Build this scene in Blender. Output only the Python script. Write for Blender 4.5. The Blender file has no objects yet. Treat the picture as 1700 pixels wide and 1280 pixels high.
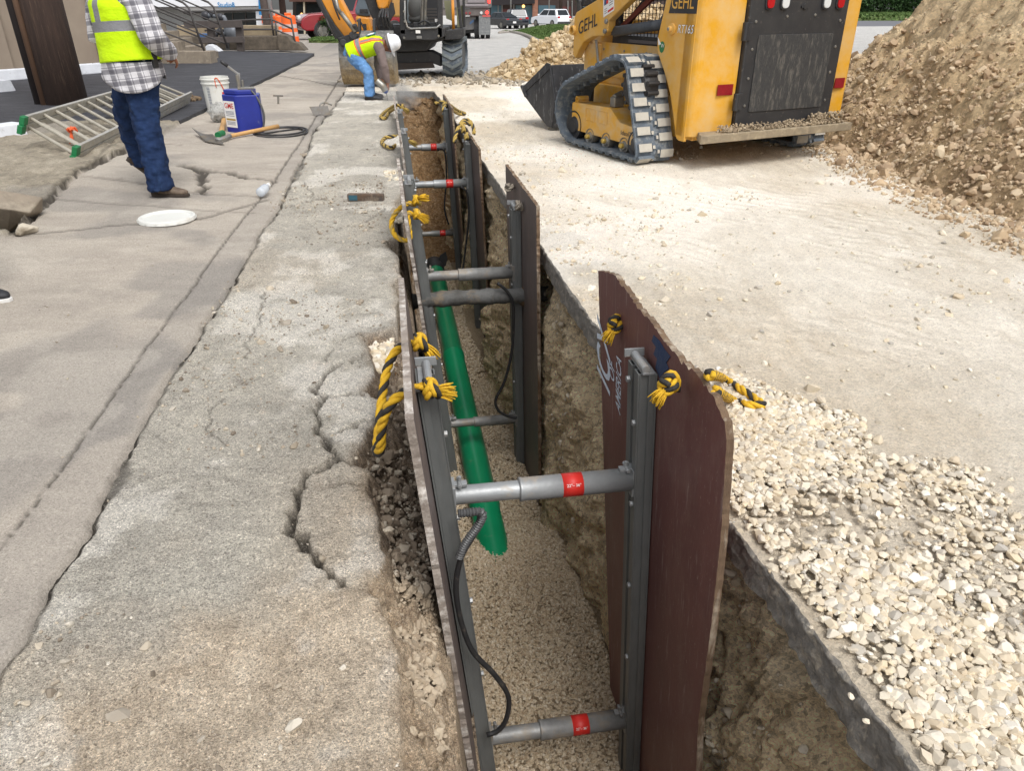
import bpy, bmesh, math, random
import numpy as np
from mathutils import Vector, Matrix
random.seed(7); RNG=np.random.default_rng(11)
scene=bpy.context.scene; COL=scene.collection
PI=math.pi
# ---------------------------------------------------------------- camera geometry
F=1228.; HC=1.45; PT=math.atan(640/F); CP,SP=math.cos(PT),math.sin(PT)
def ray(x,y):
    b=(640-y)/F; return np.array([(x-850)/F, CP+b*SP, -SP+b*CP])
CAM=np.array([0,0,HC])
def G(x,y,z=0.):                       # point on the level z seen at a place in the photo
    d=ray(x,y); return CAM+d*((z-HC)/d[2])
def W(x,y,Y):                          # point at distance Y
    d=ray(x,y); return CAM+d*(Y/d[1])
_d=ray(630,0); TH=math.atan2(_d[0],_d[1])
TS=np.array([math.sin(TH),math.cos(TH),0]); TR=np.array([math.cos(TH),-math.sin(TH),0])
def T(s,l,z=0.): return TS*s+TR*l+np.array([0,0,z])     # trench frame: along, across, up
def SL(P): P=np.asarray(P); return P@TS,P@TR
def gz(Y): t=np.clip((np.asarray(Y,float)-18)/72,0,1); return -1.05*t*t*(3-2*t)      # the street falls away in the distance
def GF(x,y):
    z=0.
    for _ in range(30): P=G(x,y,z); z=.5*z+.5*float(gz(P@TS))
    return G(x,y,z)
def gsl(x,y): return SL(G(x,y))
def AS(x,y,s):
    d=ray(x,y); return CAM+d*(s/(d@TS))
# ---------------------------------------------------------------- noise
_perm=RNG.permutation(512); _perm=np.concatenate([_perm,_perm]); _gr=RNG.uniform(-1,1,(512,))
def vnoise(x,y,seed=0):
    x=np.asarray(x,float)+seed*17.3; y=np.asarray(y,float)+seed*7.7
    xi=np.floor(x).astype(int); yi=np.floor(y).astype(int); xf=x-xi; yf=y-yi
    u=xf*xf*xf*(xf*(xf*6-15)+10); v=yf*yf*yf*(yf*(yf*6-15)+10)
    h=lambda a,b:_gr[_perm[(_perm[a&511]+b)&511]&511]
    return (h(xi,yi)*(1-u)+h(xi+1,yi)*u)*(1-v)+(h(xi,yi+1)*(1-u)+h(xi+1,yi+1)*u)*v
def fbm(x,y,o=4,seed=0,g=.5):
    a=1.;t=0.;f=1.
    for i in range(o): t=t+a*vnoise(np.asarray(x)*f,np.asarray(y)*f,seed+i*3); a*=g; f*=2.03
    return t
def sst(a,b,x): t=np.clip((x-a)/(b-a),0,1); return t*t*(3-2*t)
def pdist(X,Y,poly):                   # distance to a polyline
    d=np.full(np.shape(X),1e9)
    for (ax,ay),(bx,by) in zip(poly[:-1],poly[1:]):
        vx,vy=bx-ax,by-ay; L=vx*vx+vy*vy+1e-12
        t=np.clip(((X-ax)*vx+(Y-ay)*vy)/L,0,1)
        d=np.minimum(d,np.hypot(X-ax-t*vx,Y-ay-t*vy))
    return d
def inpoly(X,Y,poly):
    r=np.zeros(np.shape(X),bool); n=len(poly)
    for i in range(n):
        x1,y1=poly[i]; x2,y2=poly[(i+1)%n]
        c=((y1>Y)!=(y2>Y))&(X<(x2-x1)*(Y-y1)/(y2-y1+1e-12)+x1); r^=c
    return r
# ---------------------------------------------------------------- materials
def S(r,g,b):
    f=lambda c:(c/255/12.92 if c<=10 else ((c/255+.055)/1.055)**2.4)
    return (f(r),f(g),f(b),1)
class NT:
    def __init__(s,name):
        m=bpy.data.materials.new(name); m.use_nodes=True; s.m=m; s.t=m.node_tree; s.t.nodes.clear()
        s.out=s.n('ShaderNodeOutputMaterial'); s.b=s.n('ShaderNodeBsdfPrincipled'); s.l(s.b.outputs[0],s.out.inputs[0])
        s.tc=s.n('ShaderNodeTexCoord'); s.co=s.tc.outputs['Object']
    def n(s,t,**k):
        a=s.t.nodes.new(t)
        for q,v in k.items(): setattr(a,q,v)
        return a
    def l(s,a,b): s.t.links.new(a,b)
    def put(s,v,i):
        if isinstance(v,bpy.types.NodeSocket): s.l(v,i)
        elif v is not None: i.default_value=v
    def noise(s,sc,det=4,ro=.55,co=None,dist=0.):
        a=s.n('ShaderNodeTexNoise'); a.inputs['Scale'].default_value=sc; a.inputs['Detail'].default_value=det
        a.inputs['Roughness'].default_value=ro; a.inputs['Distortion'].default_value=dist; s.l(co or s.co,a.inputs['Vector']); return a.outputs['Fac']
    def vor(s,sc,feat='F1',co=None,out='Distance'):
        a=s.n('ShaderNodeTexVoronoi',feature=feat); a.inputs['Scale'].default_value=sc; s.l(co or s.co,a.inputs['Vector']); return a.outputs[out]
    def map(s,scale=(1,1,1),loc=(0,0,0),rot=(0,0,0),co=None):
        a=s.n('ShaderNodeMapping'); a.inputs['Scale'].default_value=scale; a.inputs['Location'].default_value=loc; a.inputs['Rotation'].default_value=rot
        s.l(co or s.co,a.inputs['Vector']); return a.outputs[0]
    def ramp(s,f,*st):
        a=s.n('ShaderNodeValToRGB'); e=a.color_ramp.elements
        while len(e)<len(st): e.new(.5)
        for i,(p,c) in enumerate(st): e[i].position=p; e[i].color=c if hasattr(c,'__len__') else (c,c,c,1)
        s.l(f,a.inputs[0]); return a.outputs[0]
    def mix(s,f,a,b,mode='MIX'):
        q=s.n('ShaderNodeMix',data_type='RGBA',blend_type=mode); s.put(f,q.inputs[0]); s.put(a,q.inputs[6]); s.put(b,q.inputs[7]); return q.outputs[2]
    def math(s,op,a,b=None,c=None):
        q=s.n('ShaderNodeMath',operation=op); s.put(a,q.inputs[0]); s.put(b,q.inputs[1]); s.put(c,q.inputs[2]); return q.outputs[0]
    def sep(s,co=None):
        q=s.n('ShaderNodeSeparateXYZ'); s.l(co or s.co,q.inputs[0]); return q.outputs
    def attr(s,name,out='Color'):
        q=s.n('ShaderNodeAttribute'); q.attribute_name=name; return q.outputs[out]
    def sepc(s,c):
        q=s.n('ShaderNodeSeparateColor'); s.l(c,q.inputs[0]); return q.outputs
    def bump(s,h,st=.3,d=.01,prev=None):
        q=s.n('ShaderNodeBump'); q.inputs['Strength'].default_value=st; q.inputs['Distance'].default_value=d; s.l(h,q.inputs['Height'])
        if prev is not None: s.l(prev,q.inputs['Normal'])
        return q.outputs[0]
    def grit(s,c,sc,amt=1.,lo=.5,hi=1.45,co=None):
        v=s.vor(sc,'F1',co,'Color'); r=s.sepc(v)[0]; f=s.ramp(r,(0,lo),(.22,.86),(.5,1.),(.8,1.06),(1.,hi)); return s.mix(amt,c,s.mix(1.,c,f,'MULTIPLY'))
    def fin(s,col,rough=.7,metal=0.,normal=None,spec=None,coat=None):
        s.put(col,s.b.inputs['Base Color']); s.put(rough,s.b.inputs['Roughness']); s.put(metal,s.b.inputs['Metallic'])
        if normal is not None: s.l(normal,s.b.inputs['Normal'])
        if spec is not None: s.b.inputs['Specular IOR Level'].default_value=spec
        if coat: s.b.inputs['Coat Weight'].default_value=coat
        return s.m
def mat(name,c,rough=.6,metal=0.,c2=None,sc=6,amt=.5,bump=.15,bsc=60,dust=None,dsc=9,dlo=.5,dhi=.75,stretch=None,spec=None,coat=None):
    """weathered surface: colour c broken by c2, with dust / grime of its own"""
    k=NT(name); co=k.map(stretch) if stretch else None
    if c2 is None: c2=tuple(v*.72 for v in c[:3])+(1,)
    f=k.ramp(k.noise(sc,6,.62,co),(.35,0.),(.7,1.)); col=k.mix(k.math('MULTIPLY',k.sepc(f)[0],amt),c,c2)
    ro=rough
    if dust is not None:
        d=k.ramp(k.noise(dsc,8,.7,co),(dlo,0.),(dhi,1.)); d0=k.sepc(d)[0]
        col=k.mix(d0,col,dust); ro=k.math('ADD',rough,k.math('MULTIPLY',d0,max(0.,.9-rough)))
    nb=k.bump(k.noise(bsc,5,.6,co),bump,.01) if bump else None
    return k.fin(col,ro,metal,nb,spec,coat)
# ---------------------------------------------------------------- mesh building
class MB:
    def __init__(s): s.v=[]; s.f=[]; s.mi=[]; s.cur=0
    def add(s,vs,fs):
        o=len(s.v); s.v.extend([tuple(map(float,q)) for q in vs]); s.f.extend([tuple(o+i for i in f) for f in fs]); s.mi.extend([s.cur]*len(fs)); return s
    def box(s,c,d,rot=None):
        c=Vector(c); h=[x/2 for x in d]; vs=[]
        for x in (-1,1):
            for y in (-1,1):
                for z in (-1,1):
                    q=Vector((x*h[0],y*h[1],z*h[2])); vs.append(c+(rot@q if rot else q))
        return s.add(vs,[(0,1,3,2),(4,6,7,5),(0,4,5,1),(2,3,7,6),(0,2,6,4),(1,5,7,3)])
    def bx(s,x0,x1,y0,y1,z0,z1): return s.box(((x0+x1)/2,(y0+y1)/2,(z0+z1)/2),(x1-x0,y1-y0,z1-z0))
    def beam(s,a,b,w,h,up=(0,0,1)):
        a=Vector(a);b=Vector(b);t=(b-a);L=t.length;t.normalize();u=Vector(up);r=t.cross(u)
        if r.length<1e-4: r=t.cross(Vector((1,0,0)))
        r.normalize();u=r.cross(t); R=Matrix((r,t,u)).transposed(); return s.box((a+b)/2,(w,L,h),R)
    def tube(s,pts,r,n=10,cap=True,closed=False):
        P=[Vector(p) for p in pts]; m=len(P); rad=r if hasattr(r,'__len__') else [r]*m
        vs=[];fs=[];u=None
        for i in range(m):
            t=(P[(i+1)%m]-P[i-1]) if closed else (P[min(i+1,m-1)]-P[max(i-1,0)])
            if t.length<1e-9: t=Vector((0,0,1))
            t.normalize()
            if u is None:
                u=t.orthogonal().normalized()
            else:
                u=u-t*u.dot(t)
                u=t.orthogonal().normalized() if u.length<1e-6 else u.normalized()
            w=t.cross(u)
            for j in range(n):
                a=2*PI*j/n; vs.append(P[i]+(u*math.cos(a)+w*math.sin(a))*rad[i])
        for i in range(m if closed else m-1):
            k=(i+1)%m
            for j in range(n):
                fs.append((i*n+j,i*n+(j+1)%n,k*n+(j+1)%n,k*n+j))
        if cap and not closed: fs.append(tuple(range(n-1,-1,-1))); fs.append(tuple((m-1)*n+j for j in range(n)))
        return s.add(vs,fs)
    def cyl(s,a,b,r,r2=None,n=16): return s.tube([a,b],[r,r if r2 is None else r2],n)
    def ring(s,a,b,ro,ri,n=24):                # hollow cylinder
        a=Vector(a);b=Vector(b);t=(b-a).normalized();u=t.orthogonal().normalized();w=t.cross(u);vs=[]
        for p,q in ((a,ro),(b,ro),(b,ri),(a,ri)):
            for j in range(n):
                g=2*PI*j/n; vs.append(p+(u*math.cos(g)+w*math.sin(g))*q)
        fs=[(k*n+j,k*n+(j+1)%n,((k+1)%4)*n+(j+1)%n,((k+1)%4)*n+j) for k in range(4) for j in range(n)]
        return s.add(vs,fs)
    def lathe(s,prof,c=(0,0,0),n=32,axis=None):
        c=Vector(c);vs=[];fs=[];m=len(prof)
        t=Vector(axis or (0,0,1)).normalized();u=t.orthogonal().normalized();w=t.cross(u)
        for r,z in prof:
            for j in range(n):
                a=2*PI*j/n; vs.append(c+t*z+(u*math.cos(a)+w*math.sin(a))*r)
        for i in range(m-1):
            for j in range(n): fs.append((i*n+j,i*n+(j+1)%n,(i+1)*n+(j+1)%n,(i+1)*n+j))
        return s.add(vs,fs)
    def prism(s,poly,o,a,b,e):                 # outline in plane (o,a,b), thickness vector e
        o=Vector(o);a=Vector(a);b=Vector(b);e=Vector(e);n=len(poly)
        vs=[o+a*x+b*y for x,y in poly]; vs+= [v+e for v in vs]
        A=sum(poly[i][0]*poly[(i+1)%n][1]-poly[(i+1)%n][0]*poly[i][1] for i in range(n))
        flip=(A>0)==(a.cross(b).dot(e)>0)
        f0=tuple(range(n)); f1=tuple(range(n,2*n))
        fs=[f0[::-1],f1] if flip else [f0,f1[::-1]]
        for i in range(n):
            q=(i,(i+1)%n,n+(i+1)%n,n+i); fs.append(q if flip else q[::-1])
        return s.add(vs,fs)
    def loft(s,pts,ab,side,n=32,cap=True):     # elliptical rings, side = direction of the first radius
        P=[Vector(p) for p in pts];m=len(P);vs=[];fs=[]
        for i in range(m):
            t=(P[min(i+1,m-1)]-P[max(i-1,0)]).normalized(); sd=Vector(side[i] if hasattr(side[0],'__len__') else side)
            u=(sd-t*sd.dot(t)).normalized();w=t.cross(u)
            for j in range(n):
                g=2*PI*j/n; vs.append(P[i]+u*math.cos(g)*ab[i][0]+w*math.sin(g)*ab[i][1])
        for i in range(m-1):
            for j in range(n): fs.append((i*n+j,i*n+(j+1)%n,(i+1)*n+(j+1)%n,(i+1)*n+j))
        if cap: fs.append(tuple(range(n-1,-1,-1))); fs.append(tuple((m-1)*n+j for j in range(n)))
        return s.add(vs,fs)
    def ball(s,c,r,n=14,m=9,sc=(1,1,1),rot=None):
        c=Vector(c);vs=[];fs=[]
        for i in range(m+1):
            th=PI*i/m
            for j in range(n):
                a=2*PI*j/n; q=Vector((math.sin(th)*math.cos(a)*r*sc[0],math.sin(th)*math.sin(a)*r*sc[1],math.cos(th)*r*sc[2])); vs.append(c+(rot@q if rot else q))
        for i in range(m):
            for j in range(n): fs.append((i*n+j,(i+1)*n+j,(i+1)*n+(j+1)%n,i*n+(j+1)%n))
        return s.add(vs,fs)
    def text(s,txt,o,a,b,size,ext=.002,bold=0.,width=None,shear=0.,align='CENTER'):
        cu=bpy.data.curves.new('lettering','FONT'); cu.body=txt; cu.size=1; cu.extrude=0; cu.align_x=align; cu.align_y='CENTER'; cu.offset=bold; cu.shear=shear; cu.resolution_u=3
        ob=bpy.data.objects.new('lettering',cu); COL.objects.link(ob); bpy.context.view_layer.update()
        me=bpy.data.meshes.new_from_object(ob.evaluated_get(bpy.context.evaluated_depsgraph_get()))
        o=Vector(o);a=Vector(a).normalized();b=Vector(b).normalized();nn=a.cross(b)
        xs=[v.co.x for v in me.vertices] or [0,1]; k=size if width is None else width/max(1e-6,(max(xs)-min(xs)))
        vs=[o+a*v.co.x*k+b*v.co.y*size+nn*ext for v in me.vertices]; s.add(vs,[tuple(p.vertices) for p in me.polygons])
        bpy.data.objects.remove(ob); bpy.data.curves.remove(cu); bpy.data.meshes.remove(me); return s
    def build(s,name,mats,parent=None,smooth=False,bevel=0.,remesh=0.,sub=0,wr=None,auto=None):
        me=bpy.data.meshes.new(name); me.from_pydata(s.v,[],s.f); me.validate()
        if not isinstance(mats,(list,tuple)): mats=[mats]
        for m in mats: me.materials.append(m)
        if len(mats)>1 and len(me.polygons)==len(s.mi): me.polygons.foreach_set('material_index',s.mi)
        if smooth: me.polygons.foreach_set('use_smooth',[True]*len(me.polygons))
        me.update(); ob=bpy.data.objects.new(name,me); COL.objects.link(ob)
        if parent: ob.parent=parent
        if remesh:
            md=ob.modifiers.new('skin','REMESH'); md.mode='VOXEL'; md.voxel_size=remesh; md.use_smooth_shade=True
            sm=ob.modifiers.new('soft','SMOOTH'); sm.factor=.5; sm.iterations=3
        if sub: md=ob.modifiers.new('sub','SUBSURF'); md.levels=sub; md.render_levels=sub
        if wr:
            tx=bpy.data.textures.new(name+'_folds','CLOUDS'); tx.noise_scale=wr[1]; tx.noise_depth=2
            md=ob.modifiers.new('folds','DISPLACE'); md.texture=tx; md.strength=wr[0]; md.mid_level=.5; md.texture_coords='LOCAL'
        if bevel:
            md=ob.modifiers.new('edge','BEVEL'); md.width=bevel; md.segments=2; md.limit_method='ANGLE'; md.angle_limit=math.radians(35)
        if auto:
            try: me.shade_smooth() if False else None
            except Exception: pass
        return ob
def _each(s,name,mats,parent=None,**k):
    n=len(s.v); r=list(range(n))
    def fd(i):
        while r[i]!=i: r[i]=r[r[i]]; i=r[i]
        return i
    for f in s.f:
        a=fd(f[0])
        for j in f[1:]: r[fd(j)]=a
    g={}
    for f,m in zip(s.f,s.mi): g.setdefault(fd(f[0]),[]).append((f,m))
    out=[]
    for q in g.values():
        ids=sorted({i for f,_ in q for i in f}); ix={a:b for b,a in enumerate(ids)}; b=MB(); b.v=[s.v[i] for i in ids]; b.f=[tuple(ix[i] for i in f) for f,_ in q]; b.mi=[m for _,m in q]; out.append(b.build(name,mats,parent,**k))
    return out
MB.each=_each
def empty(name,loc=(0,0,0),rz=0.):
    o=bpy.data.objects.new(name,None); COL.objects.link(o); o.location=loc; o.rotation_euler=(0,0,rz); o.empty_display_size=.1; return o
def tag(o,label,cat,group=None):
    o['label']=label; o['category']=cat
    if group: o['group']=group
    return o
def struct(o): o['kind']='structure'; return o
def stuff(o,label=None,cat=None):
    o['kind']='stuff'
    if label: o['label']=label
    if cat: o['category']=cat
    return o
def npmesh(name,V,Fq,mats,attrs=None,smooth=True,parent=None):
    me=bpy.data.meshes.new(name); V=np.asarray(V,np.float32); Fq=np.asarray(Fq,np.int32); k=Fq.shape[1]
    me.vertices.add(len(V)); me.vertices.foreach_set('co',V.ravel()); me.loops.add(Fq.size); me.loops.foreach_set('vertex_index',Fq.ravel())
    me.polygons.add(len(Fq)); me.polygons.foreach_set('loop_start',np.arange(0,Fq.size,k,dtype=np.int32)); me.polygons.foreach_set('loop_total',np.full(len(Fq),k,np.int32))
    me.polygons.foreach_set('use_smooth',np.full(len(Fq),smooth))
    for m in (mats if isinstance(mats,(list,tuple)) else [mats]): me.materials.append(m)
    me.update(calc_edges=True)
    for an,(dom,arr) in (attrs or {}).items():
        if arr.ndim==2: a=me.attributes.new(an,'FLOAT_COLOR',dom); a.data.foreach_set('color',arr.astype(np.float32).ravel())
        else: a=me.attributes.new(an,'FLOAT',dom); a.data.foreach_set('value',arr.astype(np.float32))
    me.validate(); ob=bpy.data.objects.new(name,me); COL.objects.link(ob)
    if parent: ob.parent=parent
    return ob
def gridmesh(name,X,Y,Z,m,zone=None,flip=False,smooth=True,parent=None):
    n,k=X.shape; V=np.stack([X,Y,Z],-1).reshape(-1,3); i=np.arange(n*k).reshape(n,k)
    q=np.stack([i[:-1,:-1],i[:-1,1:],i[1:,1:],i[1:,:-1]],-1).reshape(-1,4)
    if flip: q=q[:,::-1]
    return npmesh(name,V,q,m,{'zone':('POINT',zone.reshape(-1,4))} if zone is not None else None,smooth,parent)
# angular broken stones
def _hull(k,n,flat,rd=.8):
    rs=random.Random(k); bm=bmesh.new()
    for _ in range(n):
        v=Vector((rs.gauss(0,1),rs.gauss(0,1),rs.gauss(0,1))).normalized()*rs.uniform(rd,1.1); bm.verts.new((v.x*.62,v.y*.46,v.z*flat))
    r=bmesh.ops.convex_hull(bm,input=bm.verts[:]); bmesh.ops.delete(bm,geom=[g for g in r['geom_interior'] if isinstance(g,bmesh.types.BMVert)],context='VERTS')
    bmesh.ops.triangulate(bm,faces=bm.faces[:]); bm.verts.index_update()
    V=np.array([v.co[:] for v in bm.verts]); Ft=np.array([[v.index for v in f.verts] for f in bm.faces]); bm.free(); return V,Ft
HULLS=[_hull(k,18,.36,.9) for k in range(24)]
def stones(name,P,size,m,tilt=.7,parent=None,rng=None):
    rng=rng or RNG; P=np.asarray(P); size=np.asarray(size); Vs=[];Fs=[];Ts=[];off=0; N=len(P)
    kind=rng.integers(0,len(HULLS),N); az=rng.uniform(0,2*PI,N); tx=rng.normal(0,tilt,N); ty=rng.normal(0,tilt,N); tint=rng.random(N)
    for h,(HV,HF) in enumerate(HULLS):
        ii=np.where(kind==h)[0]
        if not len(ii): continue
        ca,sa=np.cos(az[ii]),np.sin(az[ii]); cx,sx=np.cos(tx[ii]),np.sin(tx[ii]); cy,sy=np.cos(ty[ii]),np.sin(ty[ii]); z=np.zeros_like(ca); o=z+1
        A=np.array([[o,z,z],[z,cx,-sx],[z,sx,cx]]).transpose(2,0,1); B=np.array([[cy,z,sy],[z,o,z],[-sy,z,cy]]).transpose(2,0,1); C=np.array([[ca,-sa,z],[sa,ca,z],[z,z,o]]).transpose(2,0,1)
        R=C@B@A; V=np.einsum('nij,vj->nvi',R,HV)*size[ii][:,None,None]+P[ii][:,None,:]
        nv=len(HV); Vs.append(V.reshape(-1,3)); Fs.append((HF[None]+(np.arange(len(ii))*nv)[:,None,None]+off).reshape(-1,3)); Ts.append(np.repeat(tint[ii],len(HF))); off+=nv*len(ii)
    return npmesh(name,np.concatenate(Vs),np.concatenate(Fs),m,{'tint':('FACE',np.concatenate(Ts))},False,parent)
def stone_mat(name,*cols,rough=.85,bsc=220,bst=.25):
    k=NT(name); t=k.attr('tint','Fac'); n=len(cols); c=k.ramp(t,*[(i/(n-1),c) for i,c in enumerate(cols)])
    c=k.mix(k.math('MULTIPLY',k.noise(70,4),.35),c,(.2,.17,.13,1)); return k.fin(c,rough,0,k.bump(k.noise(bsc,4),bst,.004))
# ================================================================ SETTING: ground, trench
def mk_road():
    k=NT('limestone_dusted_road'); z=k.sepc(k.attr('zone')); A=k.attr('zone','Alpha')
    a=k.ramp(k.noise(1.3,8,.66),(.30,S(184,174,158)),(.5,S(200,191,176)),(.72,S(214,208,197)))
    b=k.ramp(k.noise(9,8,.7,k.map((1,.35,1),rot=(0,0,.16))),(.35,S(176,166,150)),(.65,S(224,219,208)))
    c=k.mix(.6,a,b)
    c=k.mix(k.math('MULTIPLY',z[1],.85),c,S(231,227,219)); c=k.mix(k.math('MULTIPLY',z[0],.42),c,S(188,172,148))
    g=k.ramp(k.noise(2.2,8,.65),(.3,S(140,141,142)),(.7,S(170,170,169)))
    c=k.mix(z[2],c,g)
    sp=k.ramp(k.noise(170,3,.8),(.56,0.),(.7,1.)); c=k.mix(k.math('MULTIPLY',k.sepc(sp)[0],.4),c,S(120,108,92))
    sp2=k.ramp(k.noise(95,3,.8),(.6,0.),(.72,1.)); c=k.mix(k.math('MULTIPLY',k.sepc(sp2)[0],.5),c,S(240,236,226))
    c=k.grit(c,170,.55,.62,1.25); c=k.grit(c,70,.35,.75,1.2)
    n=k.bump(k.noise(22,8,.7),.7,.04); n=k.bump(k.noise(150,6,.7),.8,.02,n)
    # tyre tread prints
    wv=k.n('ShaderNodeTexWave',wave_type='BANDS',bands_direction='DIAGONAL'); wv.inputs['Scale'].default_value=3.4; wv.inputs['Distortion'].default_value=5; wv.inputs['Detail'].default_value=2; k.l(k.co,wv.inputs[0])
    n=k.bump(k.math('MULTIPLY',wv.outputs['Fac'],A),.7,.03,n)
    c=k.mix(1.,c,(1.42,1.385,1.325,1),'MULTIPLY'); return k.fin(c,.9,0,n,.2)
def mk_pave():
    k=NT('old_worn_pavement'); z=k.sepc(k.attr('zone')); A=k.attr('zone','Alpha')
    a=k.ramp(k.noise(2.1,9,.68),(.28,S(132,129,121)),(.47,S(160,155,145)),(.62,S(176,171,159)),(.78,S(190,185,172)))
    b=k.ramp(k.noise(7,8,.75,None,1.2),(.3,S(112,108,102)),(.5,S(162,157,147)),(.72,S(186,181,169)))
    c=k.mix(.45,a,b)
    st=k.ramp(k.noise(3.3,7,.7,k.map((1,1,1),(5,3,0))),(.58,0.),(.72,1.)); c=k.mix(k.math('MULTIPLY',k.sepc(st)[0],.75),c,S(96,90,84))
    w=k.ramp(k.noise(2.6,8,.7,k.map((1.2,.6,1),(9,1,0))),(.58,0.),(.72,1.)); c=k.mix(k.math('MULTIPLY',k.sepc(w)[0],.38),c,S(206,199,182))
    o=k.ramp(k.noise(3.9,8,.75,k.map((1,1,1),(2,8,0))),(.6,0.),(.75,1.)); c=k.mix(k.math('MULTIPLY',k.sepc(o)[0],.35),c,S(176,140,108))
    sd=k.ramp(k.noise(8,8,.7),(.3,S(150,136,118)),(.55,S(180,166,147)),(.75,S(196,184,166)))
    c=k.mix(z[1],c,sd)
    so=k.ramp(k.noise(24,8,.75),(.3,S(66,56,46)),(.5,S(120,105,89)),(.72,S(174,158,136)))
    so=k.mix(k.math('MULTIPLY',z[1],.9),so,k.ramp(k.noise(14,8,.75),(.3,S(120,101,82)),(.6,S(178,160,136)),(.75,S(200,186,164))))
    c=k.mix(z[0],c,so); c=k.mix(A,c,S(232,228,220)); c=k.mix(z[2],c,S(40,36,31))
    sp=k.ramp(k.noise(240,3,.8),(.52,0.),(.68,1.)); c=k.mix(k.math('MULTIPLY',k.sepc(sp)[0],.55),c,S(84,78,71))
    sp2=k.ramp(k.noise(150,3,.8),(.58,0.),(.7,1.)); c=k.mix(k.math('MULTIPLY',k.sepc(sp2)[0],.55),c,S(214,208,196))
    c=k.grit(c,230,.7,.42,1.5); c=k.grit(c,430,.8,.45,1.5); c=k.grit(c,120,.3,.4,1.45); pt=k.ramp(k.noise(55,4,.85),(.60,0.),(.66,1.)); c=k.mix(k.math('MULTIPLY',k.sepc(pt)[0],.55),c,S(86,80,73))
    n=k.bump(k.noise(40,8,.75),.6,.02); n=k.bump(k.vor(230),.5,.008,n); n=k.bump(k.noise(260,5,.75),.8,.012,n)
    c=k.mix(1.,c,(1.56,1.54,1.51,1),'MULTIPLY'); return k.fin(c,.92,0,n,.2)
def mk_apron():
    k=NT('aged_concrete_apron'); z=k.sepc(k.attr('zone')); A=k.attr('zone','Alpha')
    a=k.ramp(k.noise(1.1,9,.62),(.28,S(148,139,128)),(.5,S(172,162,149)),(.74,S(186,177,163)))
    b=k.ramp(k.noise(3.0,8,.72,k.map((.5,1.6,1),rot=(0,0,.5))),(.33,S(138,131,122)),(.66,S(188,179,166)))
    c=k.mix(.4,a,b)
    d=k.ramp(k.noise(1.7,8,.72,k.map((1,1,1),(3,3,0))),(.55,0.),(.75,1.)); c=k.mix(k.math('MULTIPLY',k.sepc(d)[0],.6),c,S(124,119,113))
    w=k.ramp(k.noise(5,8,.75,k.map((.4,1.5,1),(7,1,0),(0,0,.4))),(.62,0.),(.75,1.)); c=k.mix(k.math('MULTIPLY',k.sepc(w)[0],.3),c,S(204,196,182))
    ro=k.ramp(k.noise(6,9,.8),(.3,S(92,84,72)),(.5,S(140,131,114)),(.7,S(172,163,146))); c=k.mix(z[0],c,ro)
    c=k.mix(z[1],c,S(126,122,117)); c=k.mix(k.math('MULTIPLY',A,.35),c,S(200,192,178)); c=k.mix(z[2],c,S(58,52,45))
    sp=k.ramp(k.noise(260,3,.8),(.53,0.),(.7,1.)); c=k.mix(k.math('MULTIPLY',k.sepc(sp)[0],.3),c,S(100,93,85))
    c=k.grit(c,190,.5,.55,1.35); c=k.grit(c,380,.5,.5,1.35); pt=k.ramp(k.noise(34,4,.85),(.62,0.),(.69,1.)); c=k.mix(k.math('MULTIPLY',k.sepc(pt)[0],.4),c,S(110,102,92))
    n=k.bump(k.noise(60,7,.7),.4,.015); n=k.bump(k.noise(300,4,.7),.5,.008,n)
    c=k.mix(1.,c,(1.06,1.06,1.06,1),'MULTIPLY'); return k.fin(c,.88,0,n,.25)
def mk_soil(name,top,low,zt,zb,dark):
    k=NT(name); z=k.sep()[2]; h=k.math('ADD',k.math('DIVIDE',k.math('SUBTRACT',z,zb),zt-zb),k.math('MULTIPLY',k.math('SUBTRACT',k.noise(2.5,6),.5),1.2))
    c=k.ramp(h,(.25,low),(.75,top)); c=k.mix(.62,c,k.ramp(k.noise(11,9,.85),(.32,dark),(.5,low),(.7,S(206,192,168))))
    c=k.mix(k.math('MULTIPLY',k.sepc(k.ramp(k.noise(30,6,.8),(.5,0.),(.62,1.)))[0],.5),c,dark)
    c=k.grit(c,60,.7,.45,1.5); c=k.grit(c,150,.6,.55,1.4)
    c=k.mix(1.,c,(1.3,1.25,1.16,1),'MULTIPLY'); n=k.bump(k.noise(28,9,.8),.9,.05); n=k.bump(k.noise(130,6,.8),.8,.02,n); return k.fin(c,.95,0,n,.1)
M_ROAD=mk_road(); M_PAVE=mk_pave(); M_APRON=mk_apron()
M_WALL=mk_soil('cut_soil',S(204,192,172),S(240,222,188),-.15,-.7,S(140,124,102))
M_WALLD=mk_soil('brown_clay',S(112,92,72),S(146,118,86),-.2,-1.6,S(70,54,40))
def edge_r(s): return np.interp(s,[-2,.86,1.81,4.82,7.84,14.4],[1.03,1.017,.975,.935,.925,.85])
def edge_l(s): return np.interp(s,[-2,1,2.2,3.5,5,14.4],[-.06,-.06,-.13,-.08,-.02,.115])
L2PX=[(0,1134),(62,1015),(95,957),(132,900),(177,816),(222,729),(264,664),(311,585),(362,499),(412,421),(462,345),(490,285),(522,215),(573,150)]
L1PX=[(12,894),(177,672),(247,573),(354,429),(413,350),(454,301),(482,258),(505,225),(558,139)]
_a=sorted([gsl(*q) for q in L2PX]); L2S,L2L=[q[0] for q in _a],[q[1] for q in _a]
_a=sorted([gsl(*q) for q in L1PX]); L1S,L1L=[q[0] for q in _a],[q[1] for q in _a]
def l2(s): s=np.asarray(s,float); return np.interp(s,L2S,L2L)+.012*vnoise(s*3.1,s*0+2.2)+.010*vnoise(s*9,s*0+5.2)+.006*vnoise(s*27,s*0+1.2)
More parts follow.
